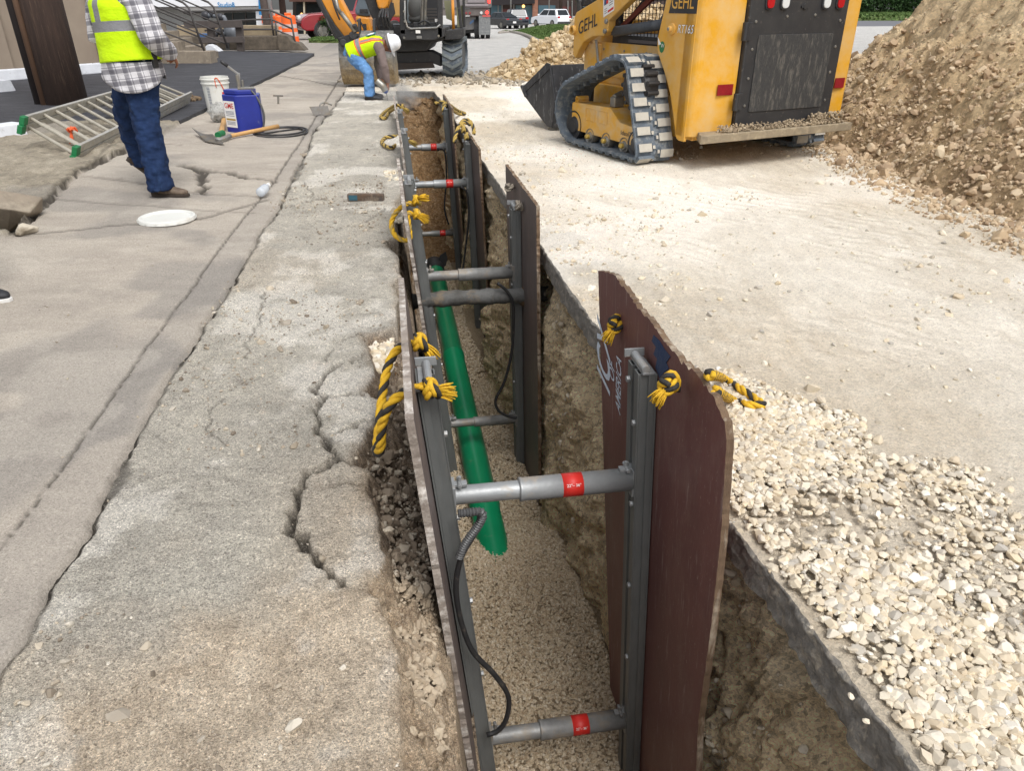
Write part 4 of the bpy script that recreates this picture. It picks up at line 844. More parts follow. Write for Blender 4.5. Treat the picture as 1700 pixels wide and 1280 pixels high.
    n=900; w=RNG.uniform(.62,2.16,n); u=-.385-RNG.random(n)**1.6*.09; stuff(stones('soil_on_shelf',np.stack([w,u,.345+.06*np.clip((u+.50)/.12,0,1)*RNG.random(n)],-1),RNG.lognormal(0,.4,n)*.017,M_DIRT,.8,sh))
    n=260; w=RNG.uniform(1.75,2.2,n); u=-.385-RNG.random(n)*.08; stuff(stones('soil_heap_on_shelf',np.stack([w,u,.345+.10*RNG.random(n)],-1),RNG.lognormal(0,.4,n)*.022,M_DIRT,.8,sh))
    # loader arms
    def arm(w0):
        b=MB(); out=[(1.93,1.29),(1.86,1.36),(.62,1.56),(.10,1.80),(-.22,1.80),(-.22,1.66),(.10,1.62),(.92,1.34),(1.22,1.17),(1.22,1.115),(1.52,1.105),(1.70,1.05),(1.80,.98),(1.88,.88),(1.93,.88),(1.945,1.08)]
        out=[(1.945,1.28),(1.90,1.335),(1.30,1.51),(.30,1.83),(-.20,1.86),(-.20,1.70),(.25,1.66),(.86,1.46),(1.24,1.26),(1.25,1.16),(1.32,1.115),(1.54,1.10),(1.72,1.04),(1.82,.95),(1.89,.86),(1.945,.90)]
        b.prism(out,(w0,0,0),(0,1,0),(0,0,1),(.09,0,0)); a=b.build('loader_arm',M_YP,root,bevel=.01)
        c=MB(); 
        c.ring((w0-.035,1.935,1.15),(w0+.12,1.935,1.15),.05,.032,20); c.build('pin_boss',M_YP,a)
        c=MB()
        for u,z in ((1.285,1.16),(1.27,1.255)): c.lathe([(0,-.022),(.02,-.022),(.026,-.016),(.026,0)],(w0,u,z),12,(1,0,0))
        c.each('arm_pin',M_STL,a)
        d=MB(); d.tube([(w0+.11,1.27,1.155),(w0+.11,.85,1.20),(w0+.11,.2,1.27)],[.05,.05,.05],16); d.tube([(w0+.11,1.34,1.145),(w0+.11,1.2,1.16)],.03,12); d.build('lift_cylinder',mat('dusty_cylinder',S(66,70,76),.55,.3,S(92,96,100),8,.8,.1,60) if w0<1 else M_BKD,a,smooth=True)
        return a
    a=arm(.40); a2=arm(2.01)
    t=MB(); t.text('GEHL',(.397,1.645,1.215),Vector((0,-1,.27)),(0,.0,1),.185,.002,.006,width=.40); t.build('arm_lettering',M_BKP,a)
    t=MB(); t.prism([(1.335,1.29),(1.14,1.36),(1.16,1.53),(1.355,1.47)],(.398,0,0),(0,1,0),(0,0,1),(-.002,0,0)); nt=t.build('warning_notice',M_WHITE,a)
    t=MB(); t.prism([(1.33,1.40),(1.255,1.425),(1.26,1.49),(1.335,1.465)],(.3955,0,0),(0,1,0),(0,0,1),(-.001,0,0)); t.build('notice_blue_field',mat('notice_blue',S(60,84,124),.6),nt)
    t=MB(); t.prism([(1.255,1.335),(1.15,1.372),(1.152,1.395),(1.257,1.355)],(.3955,0,0),(0,1,0),(0,0,1),(-.001,0,0)); t.prism([(1.29,1.415),(1.252,1.427),(1.256,1.46),(1.29,1.447)],(.394,0,0),(0,1,0),(0,0,1),(-.001,0,0)); t.build('notice_red_bands',M_REDL,nt)
    t=MB()
    for i in range(5): z=1.40+.022*i; t.prism([(1.235,z),(1.17,z+.022),(1.17,z+.028),(1.235,z+.006)],(.3955,0,0),(0,1,0),(0,0,1),(-.001,0,0)); 
    for i in range(3): z=1.33+.02*i; t.prism([(1.32,z-.01),(1.27,z+.008),(1.27,z+.013),(1.32,z-.005)],(.3955,0,0),(0,1,0),(0,0,1),(-.001,0,0))
    t.each('notice_print',mat('grey_print',S(110,112,118),.7),nt)
    b=MB(); b.bx(.52,1.98,1.72,1.80,.90,1.25); b.bx(.5,.6,1.60,1.86,.60,1.02); b.bx(1.9,2.0,1.60,1.86,.60,1.02); b.build('arm_cross_member',M_YPD,root,bevel=.01)
    b=MB(); b.tube([(.50,1.62,1.06),(.5,1.50,.66)],.014,8); b.build('support_rod',M_STL,root)
    # operator cab
    b=MB(); b.bx(.60,1.90,.18,1.45,1.02,1.12)
    for w in (.60,1.84):
        for u in (.16,1.34): b.bx(w,w+.06,u,u+.07,1.12,2.0)
        b.beam((w+.03,1.40,1.1),(w+.03,.55,1.72),.045,.05)
    b.bx(.56,1.94,.1,1.5,2.0,2.06); b.build('operator_cab',M_BKP,root,bevel=.006)
    b=MB()
    for i in range(19): u=.24+i*.06; b.beam((.625,u,1.12),(.625,u,1.98),.006,.006)
    for i in range(14): z=1.15+i*.06; b.beam((.625,.22,z),(.625,1.36,z),.006,.006)
    b.build('cab_side_mesh',M_BKP,root)
    b=MB(); b.beam((.58,1.26,1.19),(.58,.48,1.62),.03,.05); b.build('tube_shade_strip',mat('tube_shade_red',S(110,48,38),.6,0,S(90,44,36),8),root)  # dark red strip standing in for the shade along a tube
    b=MB(); b.bx(.9,1.6,.5,.62,1.1,1.75); b.bx(.9,1.6,.5,1.0,1.1,1.24); b.build('seat',M_BKP,root,bevel=.04)
    b=MB(); b.ball((.60,.42,1.27),.16,16,10,(.3,1.2,.6)); b.build('air_filter_housing',M_BKP,root,smooth=True)
    b=MB(); b.bx(.572,.578,.35,1.1,1.055,1.085); b.build('warning_strip',mat('grey_strip',S(90,84,84),.6),root)
    # bucket
    k=MB(); pr=[(2.38,.76),(2.48,.74),(3.10,.43),(3.02,.34),(2.42,.05),(2.30,.06),(2.24,.40)]
    for w0 in (.34,2.16-.02+.14): k.prism(pr,(w0,0,0),(0,1,0),(0,0,1),(.022,0,0))
    k.prism([(2.36,.76),(2.385,.76),(2.265,.40),(2.32,.075),(3.05,.36),(3.05,.335),(2.42,.045),(2.30,.045),(2.235,.40)],(.362,0,0),(0,1,0),(0,0,1),(1.918,0,0)); bk=k.build('bucket',M_BKD,root,bevel=.004)
    k=MB(); k.prism([(3.13,.455),(3.00,.335),(2.94,.36),(3.08,.48)],(.325,0,0),(0,1,0),(0,0,1),(1.99,0,0)); k.build('cutting_edge',M_BKD,bk,bevel=.003)
    k=MB(); k.prism([(2.44,.78),(2.35,.78),(2.36,.72),(3.0,.40),(3.06,.46)],(.328,0,0),(0,1,0),(0,0,1),(.012,0,0)); k.build('side_wear_plate',M_BKD,bk,bevel=.003)
    k=MB(); k.bx(.7,1.95,2.02,2.22,.25,.62); k.tube([(.75,2.1,.62),(.75,1.95,1.0)],.04,12); k.tube([(1.9,2.1,.62),(1.9,1.95,1.0)],.04,12); k.build('quick_coupler',M_BKP,root,bevel=.01)
    k=MB(); k.bx(.48,.56,1.86,1.98,1.40,1.46); k.tube([(.50,1.95,1.34),(.48,1.98,1.43),(.62,1.92,1.44)],.05,12); k.build('work_lamp',M_BKP,root,bevel=.01)
    return root
skid_steer()
# ---------------------------------------------------------------- excavator
M_OR=mat('orange_yellow_paint',S(214,142,44),.45,0,S(196,126,36),3,.6,.04,40,dust=S(186,150,104),dsc=5,dlo=.55,dhi=.85); M_ORG=mat('grey_cab_paint',S(96,106,114),.5); M_PALE=mat('pale_orange_paint',S(206,158,92),.5,0,S(190,142,80),3)
def excavator():
    Y0=16.6; root=empty('excavator',tuple(G(690,130)*np.array([1,1,0])),0); tag(root,'yellow and black tracked excavator with its bucket lowered behind the bending worker','excavator')
    ro=np.array(root.location)
    def p(x,y,Y=Y0): return Vector(W(x,y,Y)-ro)
    def pane(b,px,Y,dep): # outline at Y, thickened away from the viewer
        b.prism([(q[0],q[2]) for q in [p(x,y,Y) for x,y in px]],(0,Y-ro[1],0),(1,0,0),(0,0,1),(0,dep,0))
    # undercarriage: two tracks pointing at the viewer and a beam between them
    for (xl,xr,nm) in ((735,768,0),(592,627,1)):
        X0=W(xl,128,16.7)[0]-ro[0]; X1=W(xr,128,16.7)[0]-ro[0]; y0=16.75-ro[1]
        loop=closed_resamp(rloop([(y0-.06,.32),(y0+.08,.03),(y0+2.0,.03),(y0+2.2,.32),(y0+2.0,.70),(y0+.12,.70)],.2,8),.05); n=len(loop); P=[Vector(q) for q in loop]; b=MB(); vs=[];fs=[]
        N=[]
        for i in range(n):
            t=(P[(i+1)%n]-P[i-1]).normalized(); N.append(Vector((t.y,-t.x)))
        for i in range(n):
            o=P[i]; q=P[i]-N[i]*.05
            for (u,z),w in ((o,X0),(o,X1),(q,X1),(q,X0)): vs.append((w,u,z))
        for i in range(n):
            k=(i+1)%n
            for j in range(4): fs.append((i*4+j,k*4+j,k*4+(j+1)%4,i*4+(j+1)%4))
        b.add(vs,fs); xm=(X0+X1)/2
        for i in range(0,n,3):      # chevron bars
            j=(i+2)%n
            for xa,xb in ((X0+.005,xm),(X1-.005,xm)):
                b.cur=1; a=P[i]+N[i]*.016; c=P[j]+N[j]*.016; b.beam((xa,a.x,a.y),(xb,c.x,c.y),.055,.034,(0,N[i].x,N[i].y))
        b.build('rubber_track',[M_RUB,mat('excavator_tread_faces',S(112,118,118),.8,0,S(84,90,92),10,.7,.3,60)],root)
        f=MB(); f.bx(X0+.05,X1-.05,y0+.1,y0+2.0,.12,.60); f.build('track_frame',M_BKP,root,bevel=.02)
    b=MB(); pane(b,[(620,88),(700,84),(716,84),(732,92),(733,110),(716,104),(640,108),(620,112)],16.9,.5); b.build('undercarriage_beam',M_BKP,root,bevel=.02)
    b=MB(); pane(b,[(625,106),(650,104),(718,103),(722,112),(640,117),(625,116)],16.85,.06); b.build('blade_arm',mat('muddy_black_steel',S(66,58,52),.8,0,S(44,42,42),5),root,bevel=.01)
    b=MB(); c=p(670,82,17.6); b.lathe([(0,-.1),(.62,-.1),(.62,.16),(.55,.2),(0,.2)],(c.x,c.y,.80),28); b.build('slew_ring',M_BKP,root)
    # house
    b=MB(); pane(b,[(655,86),(655,58),(712,56),(738,60),(738,66),(716,72),(710,84)],16.75,1.6); b.build('house_base',M_BKP,root,bevel=.03)
    b=MB(); pane(b,[(590,58),(590,24),(612,27),(618,50),(622,62),(600,62)],17.2,1.2); b.build('engine_cover',M_OR,root,bevel=.05)
    b=MB(); pane(b,[(589,24),(589,14),(594,0),(600,-20),(612,-20),(612,27)],17.19,.5); b.build('engine_hood',M_ORG,root,bevel=.05)
    b=MB(); pane(b,[(597,21),(597,14),(610,14),(611,21)],17.17,.05); b.build('cover_latch',M_BKP,root,bevel=.01)
    b=MB(); b.tube(resamp([p(592,33,17.1),p(600,38,17.1),p(606,50,17.1)],.05),.02,8); b.box(p(606,46,17.12),(.06,.05,.16)); b.build('hydraulic_fitting',M_BKP,root)
    b=MB(); pane(b,[(650,27),(651,-15),(664,-15),(664,28)],16.9,.7); b.build('cab_side_panel',M_PALE,root,bevel=.03)
    # cab: frame bars, floor, glass, seat, levers
    b=MB()
    def bar(a,c,w=.07,Y=16.3,d=.12): q=p(*a,Y);r=p(*c,Y); b.beam(q,r,w,d,(0,1,0))
    YC=16.3
    bar((669,-40),(669,56),.12); bar((730,-40),(731,62),.10); bar((669,-40),(731,-40),.1)
    pane(b,[(664,60),(664,48),(677,48),(700,47),(728,44),(738,46),(738,60),(720,66),(668,66)],16.24,1.3)
    bar((757,-30),(766,46),.06,17.0); bar((769,-30),(771,44),.05,17.4); bar((731,-40),(770,-40),.08,16.8)
    pane(b,[(738,50),(770,46),(770,60),(766,64),(738,66)],16.7,.6); b.build('cab_frame',M_BKP,root,bevel=.012)
    g=MB(); g.tube([p(672,0,16.22),p(672,30,16.22),p(676,44,16.22),p(682,47,16.22),p(725,45,16.22),p(731,40,16.22)],.018,8); g.build('door_seal',M_GALVD,root,smooth=True)
    b=MB(); pane(b,[(668,-40),(730,-40),(730,60),(668,60)],17.6,.03); b.build('cab_rear_wall',mat('dark_cab_lining',S(46,46,48),.8),root)
    b=MB(); pane(b,[(676,-20),(683,-5),(685,34),(680,38),(676,36)],17.3,.03); b.build('cab_window',mk_glass('grey_window_glass',S(120,130,136)),root)
    b=MB(); pane(b,[(737,0),(748,0),(750,34),(741,30)],17.3,.02); pane(b,[(758,10),(768,8),(770,44),(759,45)],17.45,.02); b.build('door_glass',mk_glass('pale_window_glass',S(130,130,104),.2),root)
    b=MB(); b.ball(p(690,14,16.9),.22,16,10,(.7,1,1.3)); b.ball(p(694,30,16.9),.2,16,10,(1,1,.5)); b.build('operator_seat',mat('grey_seat_cloth',S(92,92,90),.9),root,smooth=True)
    b=MB(); 
    for x in (702,707): b.tube([p(x-2,40,16.6),p(x,-10,16.6)],.03,8)
    b.each('control_lever',M_STL,root)
    b=MB()
    for i in range(5): q=p(716,14+i*5,17.3); b.box(q,(.22,.05,.03))
    b.each('storage_slat',mat('lining_slats',S(74,70,66),.8),root)
    b=MB(); b.box(p(690,40,16.5),(.09,.1,.09)); b.box(p(720,40,16.5),(.12,.1,.09)); b.tube(resamp([p(695,38,16.5),p(705,33,16.5),p(715,39,16.5)],.05),.02,8); b.each('foot_pedal',M_BKP,root,bevel=.01)
    for x,y in ((694,52),(726,33)):
        q=p(x,y,16.22 if y>40 else 16.35); b=MB(); b.box(q,(.09,.012,.055)); b.build('white_sticker',M_WHITE,root)
    b=MB(); b.box(p(696,61,16.22),(.10,.012,.05)); b.build('maker_plate',M_GALVD,root)
    b=MB()
    for x,y in ((671,62),(672,35),(728,59),(671,18)): q=p(x,y,16.22); b.lathe([(0,-.02),(.02,-.018),(.025,0)],q,10,(0,1,0))
    b.each('cab_bolt',M_STL,root)
    b=MB()
    for x in (750,752): b.tube([p(x,-10,16.9),p(x+2,50,16.9)],.018,8)
    b.build('grab_rail',M_OR,root,smooth=True)
    # boom foot and stick
    b=MB(); pane(b,[(602,-10),(619,-10),(648,45),(652,60),(632,56),(616,26)],16.2,.32); b.build('boom_foot',M_BKP,root,bevel=.02)
    b=MB(); pane(b,[(620,-14),(647,-14),(644,10),(638,15),(628,14)],16.05,.4); b.build('boom',M_OR,root,bevel=.03)
    b=MB(); pane(b,[(648,3),(652,4),(655,22),(650,28),(644,40),(640,42),(644,18)],15.95,.12)
    for i,(x0,x1) in enumerate(((634,626),(637,634),(641,640),(644,646))): b.tube(resamp([p(x0,14,16.0),p((x0+x1)/2-1,28,15.9),p(x1+4,44,16.0)],.06),.022,8)
    b.each('boom_hose',M_HOSE,root,smooth=False)
    b=MB(); pane(b,[(628,40),(648,38),(650,64),(634,66)],16.1,.4); b.build('slew_bracket',M_BKP,root,bevel=.03)
    b=MB(); pane(b,[(527,-12),(560,-12),(580,26),(590,45),(594,58),(586,62),(573,62),(556,40),(541,14)],14.85,.26); st=b.build('stick',M_OR,root,bevel=.02)
    b=MB(); pane(b,[(518,-12),(528,-12),(541,14),(556,40),(572,60),(570,68),(563,70),(546,42),(530,12)],14.83,.30); b.build('stick_underside',M_BKP,root,bevel=.02)
    b=MB(); b.tube([p(556,-8,14.7),p(560,12,14.7),p(566,22,14.7)],.035,12); b.tube([p(566,20,14.7),p(590,52,14.72)],.04,12); b.build('bucket_cylinder',M_STL,root,smooth=True)
    b=MB(); b.tube(resamp([p(550,-10,14.66),p(554,6,14.62),p(559,20,14.62),p(564,32,14.66)],.04),.016,8); b.tube(resamp([p(541,30,14.68),p(548,46,14.62),p(558,64,14.7)],.04),.016,8); b.each('stick_hose',M_HOSE,root,smooth=True)
    b=MB(); pane(b,[(560,62),(580,56),(588,52),(594,58),(588,66),(576,76),(570,76)],14.75,.34); b.tube([p(586,58,14.7),p(586,58,15.2)],.07,14); b.tube([p(570,70,14.7),p(570,70,15.2)],.06,14); b.tube([p(588,40,14.7),p(592,52,14.75)],.05,10); b.build('bucket_linkage',M_BKP,root,bevel=.015)
    # digging bucket seen from its back
    Yb=14.7; xl,xr=W(563,120,Yb)[0]-ro[0],W(652,120,Yb)[0]-ro[0]; yb=Yb-ro[1]
    prof=[(.03,.0),(-.10,.10),(-.20,.28),(-.22,.48),(-.14,.70),(.02,.84),(.18,.92),(.22,.90),(.06,.80),(-.09,.66),(-.16,.48),(-.14,.30),(-.06,.15),(.06,.05),(.45,.02),(.45,-.0)]
    prof=[(y*.9,z) for y,z in prof]
    b=MB(); b.prism(prof,(xl,yb+.28,.04),(0,1,0),(0,0,1),(xr-xl,0,0))
    for x in (xl,xr-.03): b.prism([(.45,.0),(.0,.02),(-.14,.2),(-.18,.48),(-.1,.7),(.1,.86),(.2,.9),(.45,.3)],(x,yb+.28,.045),(0,1,0),(0,0,1),(.03,0,0))
    k=NT('muddy_bucket_steel'); z=k.sep()[2]; h=k.ramp(k.math('ADD',z,k.math('MULTIPLY',k.noise(5,8,.8),.8)),(.55,1.),(.95,0.)); c=k.mix(k.sepc(h)[0],k.ramp(k.noise(9,7,.75),(.35,S(66,68,70)),(.65,S(140,138,132))),k.ramp(k.noise(16,7,.75),(.35,S(104,86,60)),(.65,S(166,146,110))))
    bk=b.build('digging_bucket',k.fin(c,.85,.1,k.bump(k.noise(24,8,.75),.5,.03)),root,bevel=.015)
    b=MB()
    for x in (xl+.35,xl+.62): b.prism([(.02,.80),(.2,.92),(.25,1.12),(.1,1.10)],(x,yb+.28,.04),(0,1,0),(0,0,1),(.04,0,0))
    b.each('bucket_ear',M_BKP,bk,bevel=.006)
    return root
excavator()
def dump_truck():
    Yt=40.; root=empty('dump_truck',(0,0,0),0); q0=W(790,66,Yt); zt=float(gz(Yt)); root.location=(q0[0],Yt,zt); tag(root,'grey dump truck parked behind the excavator with one red tail lamp lit','dump truck'); ro=np.array([q0[0],Yt,zt])
    def p(x,y,Y=Yt): return Vector(W(x,y,Y)-ro)
    def pane(b,px,Y,dep): b.prism([(q[0],q[2]) for q in [p(x,y,Y) for x,y in px]],(0,Y-ro[1],0),(1,0,0),(0,0,1),(0,dep,0))
    m=mat('dusty_grey_truck_paint',S(120,114,114),.6,.1,S(98,92,92),3,.7,.05,40,dust=S(150,144,136),dsc=6); m2=mat('mud_flap_rubber',S(122,124,124),.7,0,S(92,94,96),12,.8,.1,60,dust=S(170,166,160),dsc=16,dlo=.5,dhi=.75)
    b=MB(); pane(b,[(700,13),(812,13),(814,-40),(700,-40)],Yt,5.); b.build('dump_body',m,root,bevel=.04)
    b=MB(); pane(b,[(768,10),(811,10),(811,6),(768,6)],Yt-.08,.08); pane(b,[(776,4),(805,4),(806,-2),(776,-2)],Yt-.05,.05); b.build('tailgate_ribs',mat('pale_grey_truck_paint',S(140,132,134),.6),root,bevel=.02)
    b=MB(); pane(b,[(700,25),(813,25),(813,14),(700,14)],Yt+.05,.2); b.build('rear_sill',mat('sill_grey',S(112,104,100),.7,0,S(80,76,74),10),root,bevel=.02)
    b=MB(); pane(b,[(795,57),(795,25),(814,25),(814,57)],Yt,.03); pane(b,[(700,57),(700,25),(715,25),(715,57)],Yt,.03); b.each('mud_flap',m2,root)
    b=MB(); pane(b,[(766,50),(766,27),(790,27),(790,48)],Yt+.4,.8); b.build('tool_box',mat('dull_alloy_box',S(120,118,116),.5,.4,S(96,94,94),8,.7),root,bevel=.02)
    b=MB(); pane(b,[(780,36),(786,31),(787,35),(780,40)],Yt+.37,.02); b.build('box_sticker',mat('sticker_blue',S(90,120,160),.6),root)
    b=MB(); pane(b,[(720,56),(720,44),(795,44),(795,54)],Yt+.7,4.); b.build('chassis_rails',M_BKP,root,bevel=.02)
    for x0,x1 in ((787,796),(797,805),(805.5,814),(700,708),(709,717)):
        a=p(x0,60,Yt+.5);c=p(x1,60,Yt+.5); t=MB(); r=.5; t.lathe([(0,.02),(r*.5,.02),(r*.55,0),(r,.03),(r,c.x-a.x-.03),(r*.6,c.x-a.x),(0,c.x-a.x)],(a.x,.75,r),28,(1,0,0)); t.build('wheel',mat('tyre_rubber',S(48,48,50),.85,0,S(70,68,66),10),root,smooth=False)
    b=MB(); b.tube([p(772,60,Yt+3),p(781,60,Yt+3)],.45,24); b.build('front_wheel',M_BKP,root)
    k=NT('lit_tail_lamp'); k.b.inputs['Emission Color'].default_value=S(255,60,50); k.b.inputs['Emission Strength'].default_value=2.2; ml=k.fin(S(220,40,40),.3)
    b=MB(); q=p(808.5,20,Yt+.0); b.lathe([(0,-.03),(.07,-.03),(.08,0)],(q.x,-.02,q.z),16,(0,1,0)); b.build('lit_tail_lamp',ml,root)
    b=MB(); pane(b,[(810,4),(814,5),(813,-12),(810,-12)],Yt-.1,.06); b.build('marker_lamp',ml,root)
    b=MB()
    for x in (769,774,780): q=p(x,21,Yt+.02); b.lathe([(0,-.03),(.05,-.03),(.06,0)],(q.x,0,q.z),12,(0,1,0))
    b.each('unlit_lamp',mat('dull_red_lens',S(140,60,60),.4),root)
    b=MB(); q=p(799,20.5,Yt+.02); b.lathe([(0,-.03),(.06,-.03),(.07,0)],(q.x,0,q.z),12,(0,1,0)); b.build('reversing_lamp',M_LWHT,root)
    b=MB(); pane(b,[(801,27),(801,24.5),(814,24.5),(814,27)],Yt-.03,.02); b.build('red_white_tape',mat('tape_red',S(206,90,86),.5),root)
dump_truck()
# ================================================================ PEOPLE
M_SKIN=mat('sun_browned_skin',S(150,98,72),.5,0,S(132,84,62),20,.5,.1,90,spec=.4)
def mk_denim(name,c,d,fade):
    k=NT(name); a=k.mix(k.sepc(k.ramp(k.noise(5,6,.7,k.map((1,1,.5))),(.35,0.),(.7,1.)))[0],c,d); f=k.ramp(k.noise(9,6,.7,k.map((1,1,.6),(3,1,2))),(.55,0.),(.8,1.)); a=k.mix(k.math('MULTIPLY',k.sepc(f)[0],.5),a,fade)
    n=k.bump(k.noise(10,5,.6,k.map((1,1,2.2))),.45,.03); return k.fin(a,.85,0,k.bump(k.noise(260,3,.6),.25,.004,n),.2)
M_DEN=mk_denim('dark_blue_denim',S(32,51,86),S(22,35,60),S(58,84,120)); M_DENL=mk_denim('light_blue_denim',S(106,148,196),S(80,120,168),S(156,188,218))
def mk_plaid():
    k=NT('plaid_shirt_cloth'); x,y,z=k.sep(k.map((1,1,1),rot=(0,.10,0))); h=k.math('ADD',k.math('MULTIPLY',x,.85),k.math('MULTIPLY',y,.5)); c=S(206,204,206)
    def band(v,per,off,w): return k.math('LESS_THAN',k.math('FRACT',k.math('ADD',k.math('DIVIDE',v,per),off)),w)
    for v in (h,z):
        c=k.mix(k.math('MULTIPLY',band(v,.088,.1,.30),.62),c,S(70,68,78)); c=k.mix(k.math('MULTIPLY',band(v,.088,.62,.07),.6),c,S(90,88,98)); c=k.mix(k.math('MULTIPLY',band(v,.088,.80,.07),.6),c,S(96,94,104)); c=k.mix(k.math('MULTIPLY',band(v,.088,.22,.05),.6),c,S(196,194,198))
    return k.fin(c,.9,0,k.bump(k.noise(12,5,.6),.5,.03),.1)
M_PLAID=mk_plaid()
def mk_cloth(name,c,e=0.):
    k=NT(name); n=k.bump(k.noise(9,5,.6,k.map((1,1,1.6))),.5,.03); return k.fin(k.mix(k.math('MULTIPLY',k.noise(6,4),.35),c,tuple(v*.75 for v in c[:3])+(1,)),.75,0,n,.2)
M_LIMEV=mk_cloth('lime_hi_vis_cloth',S(196,232,18)); M_REFL=mk_cloth('grey_reflective_tape',S(132,132,134)); M_ORV=mk_cloth('orange_hi_vis_tape',S(246,116,56)); M_TAUPE=mk_cloth('taupe_sleeve_cloth',S(122,108,104)); M_DKSH=mk_cloth('dark_shirt_cloth',S(60,62,68))
M_BOOT=mat('worn_brown_leather',S(96,80,66),.7,0,S(72,60,50),12,.8,.2,60,dust=S(140,124,106),dsc=9,dlo=.5,dhi=.8); M_SOLE=mat('boot_sole',S(58,48,40),.85); M_BSHOE=mat('black_shoe_leather',S(40,40,44),.6); M_WSOLE=mat('white_shoe_sole',S(222,220,216),.7)
M_HAT=mat('white_hard_hat_shell',S(228,230,234),.3,0,None,8,.1,0,coat=.3); M_HAIR=mat('black_hair',S(34,28,26),.7,0,S(52,44,40),40,.6,.5,120); M_EYE=mat('eye_white',S(222,216,208),.3); M_CAP=mat('grey_cap_liner',S(130,120,116),.85)
def hand(mb,wr,d,pn,curl=.9,sc=1.,side=1):
    """wrist, finger direction, palm normal"""
    d=Vector(d).normalized(); n=Vector(pn); n=(n-d*n.dot(d)).normalized(); s=d.cross(n)*side; w=Vector(wr)
    mb.loft([w-d*.02,w+d*.02*sc,w+d*.05*sc,w+d*.09*sc],[(.026*sc,.02*sc),(.034*sc,.019*sc),(.041*sc,.017*sc),(.039*sc,.014*sc)],s,14)
    for i,(o,L) in enumerate(((-.030,.068),(-.010,.078),(.010,.073),(.029,.058))):
        p=w+d*.085*sc+s*o*sc; P=[p-d*.02]; a=0; r=[.0095*sc]
        P.append(p); r.append(.0095*sc)
        for q,(f,c) in enumerate(((.45,.55),(.32,.95),(.23,.7))):
            a+=c*curl*(1+.06*i); p=p+(d*math.cos(a)+n*math.sin(a))*L*f*1.15*sc; P.append(p); r.append((.009-.0011*q)*sc)
        mb.tube(P,r,8)
    p=w+d*.03*sc-s*.032*sc; P=[p]; t=(d*.6-s*.75+n*.35).normalized()
    for q,f in enumerate((.036,.03,.024)): p=p+t*f*sc; P.append(p); t=(t+d*.35+n*.35*curl+s*.25*curl).normalized()
    mb.tube(P,[.014*sc,.0115*sc,.010*sc,.0085*sc],8)
def head(mb,c,fw,up):
    f=Vector(fw).normalized(); u=Vector(up); u=(u-f*u.dot(f)).normalized(); s=f.cross(u); R=Matrix((s,f,u)).transposed(); c=Vector(c); L=lambda x,y,z:c+s*x+f*y+u*z
    mb.ball(L(0,-.012,.025),.1,20,14,(.77,.96,.98),R); mb.ball(L(0,.035,-.045),.07,16,12,(.82,.80,.98),R); mb.ball(L(0,.066,-.088),.026,12,8,(1.1,.8,.8),R)
    mb.tube([L(0,.085,.012),L(0,.104,-.018),L(0,.098,-.032)],[.009,.014,.015],10); mb.tube([L(-.03,.077,.022),L(0,.085,.024),L(.03,.077,.022)],.010,8)
    mb.tube([L(-.022,.084,-.060),L(0,.091,-.058),L(.022,.084,-.060)],.0075,8)
    for q in (-1,1): mb.ball(L(.076*q,-.012,-.005),.03,10,8,(.35,.65,1.0),R); mb.ball(L(.042*q,.05,-.03),.025,10,8,(1,1,1),R)
    return L,R
def torso_pts(a,b,n): a=Vector(a);b=Vector(b); return [a.lerp(b,i/(n-1)) for i in range(n)]
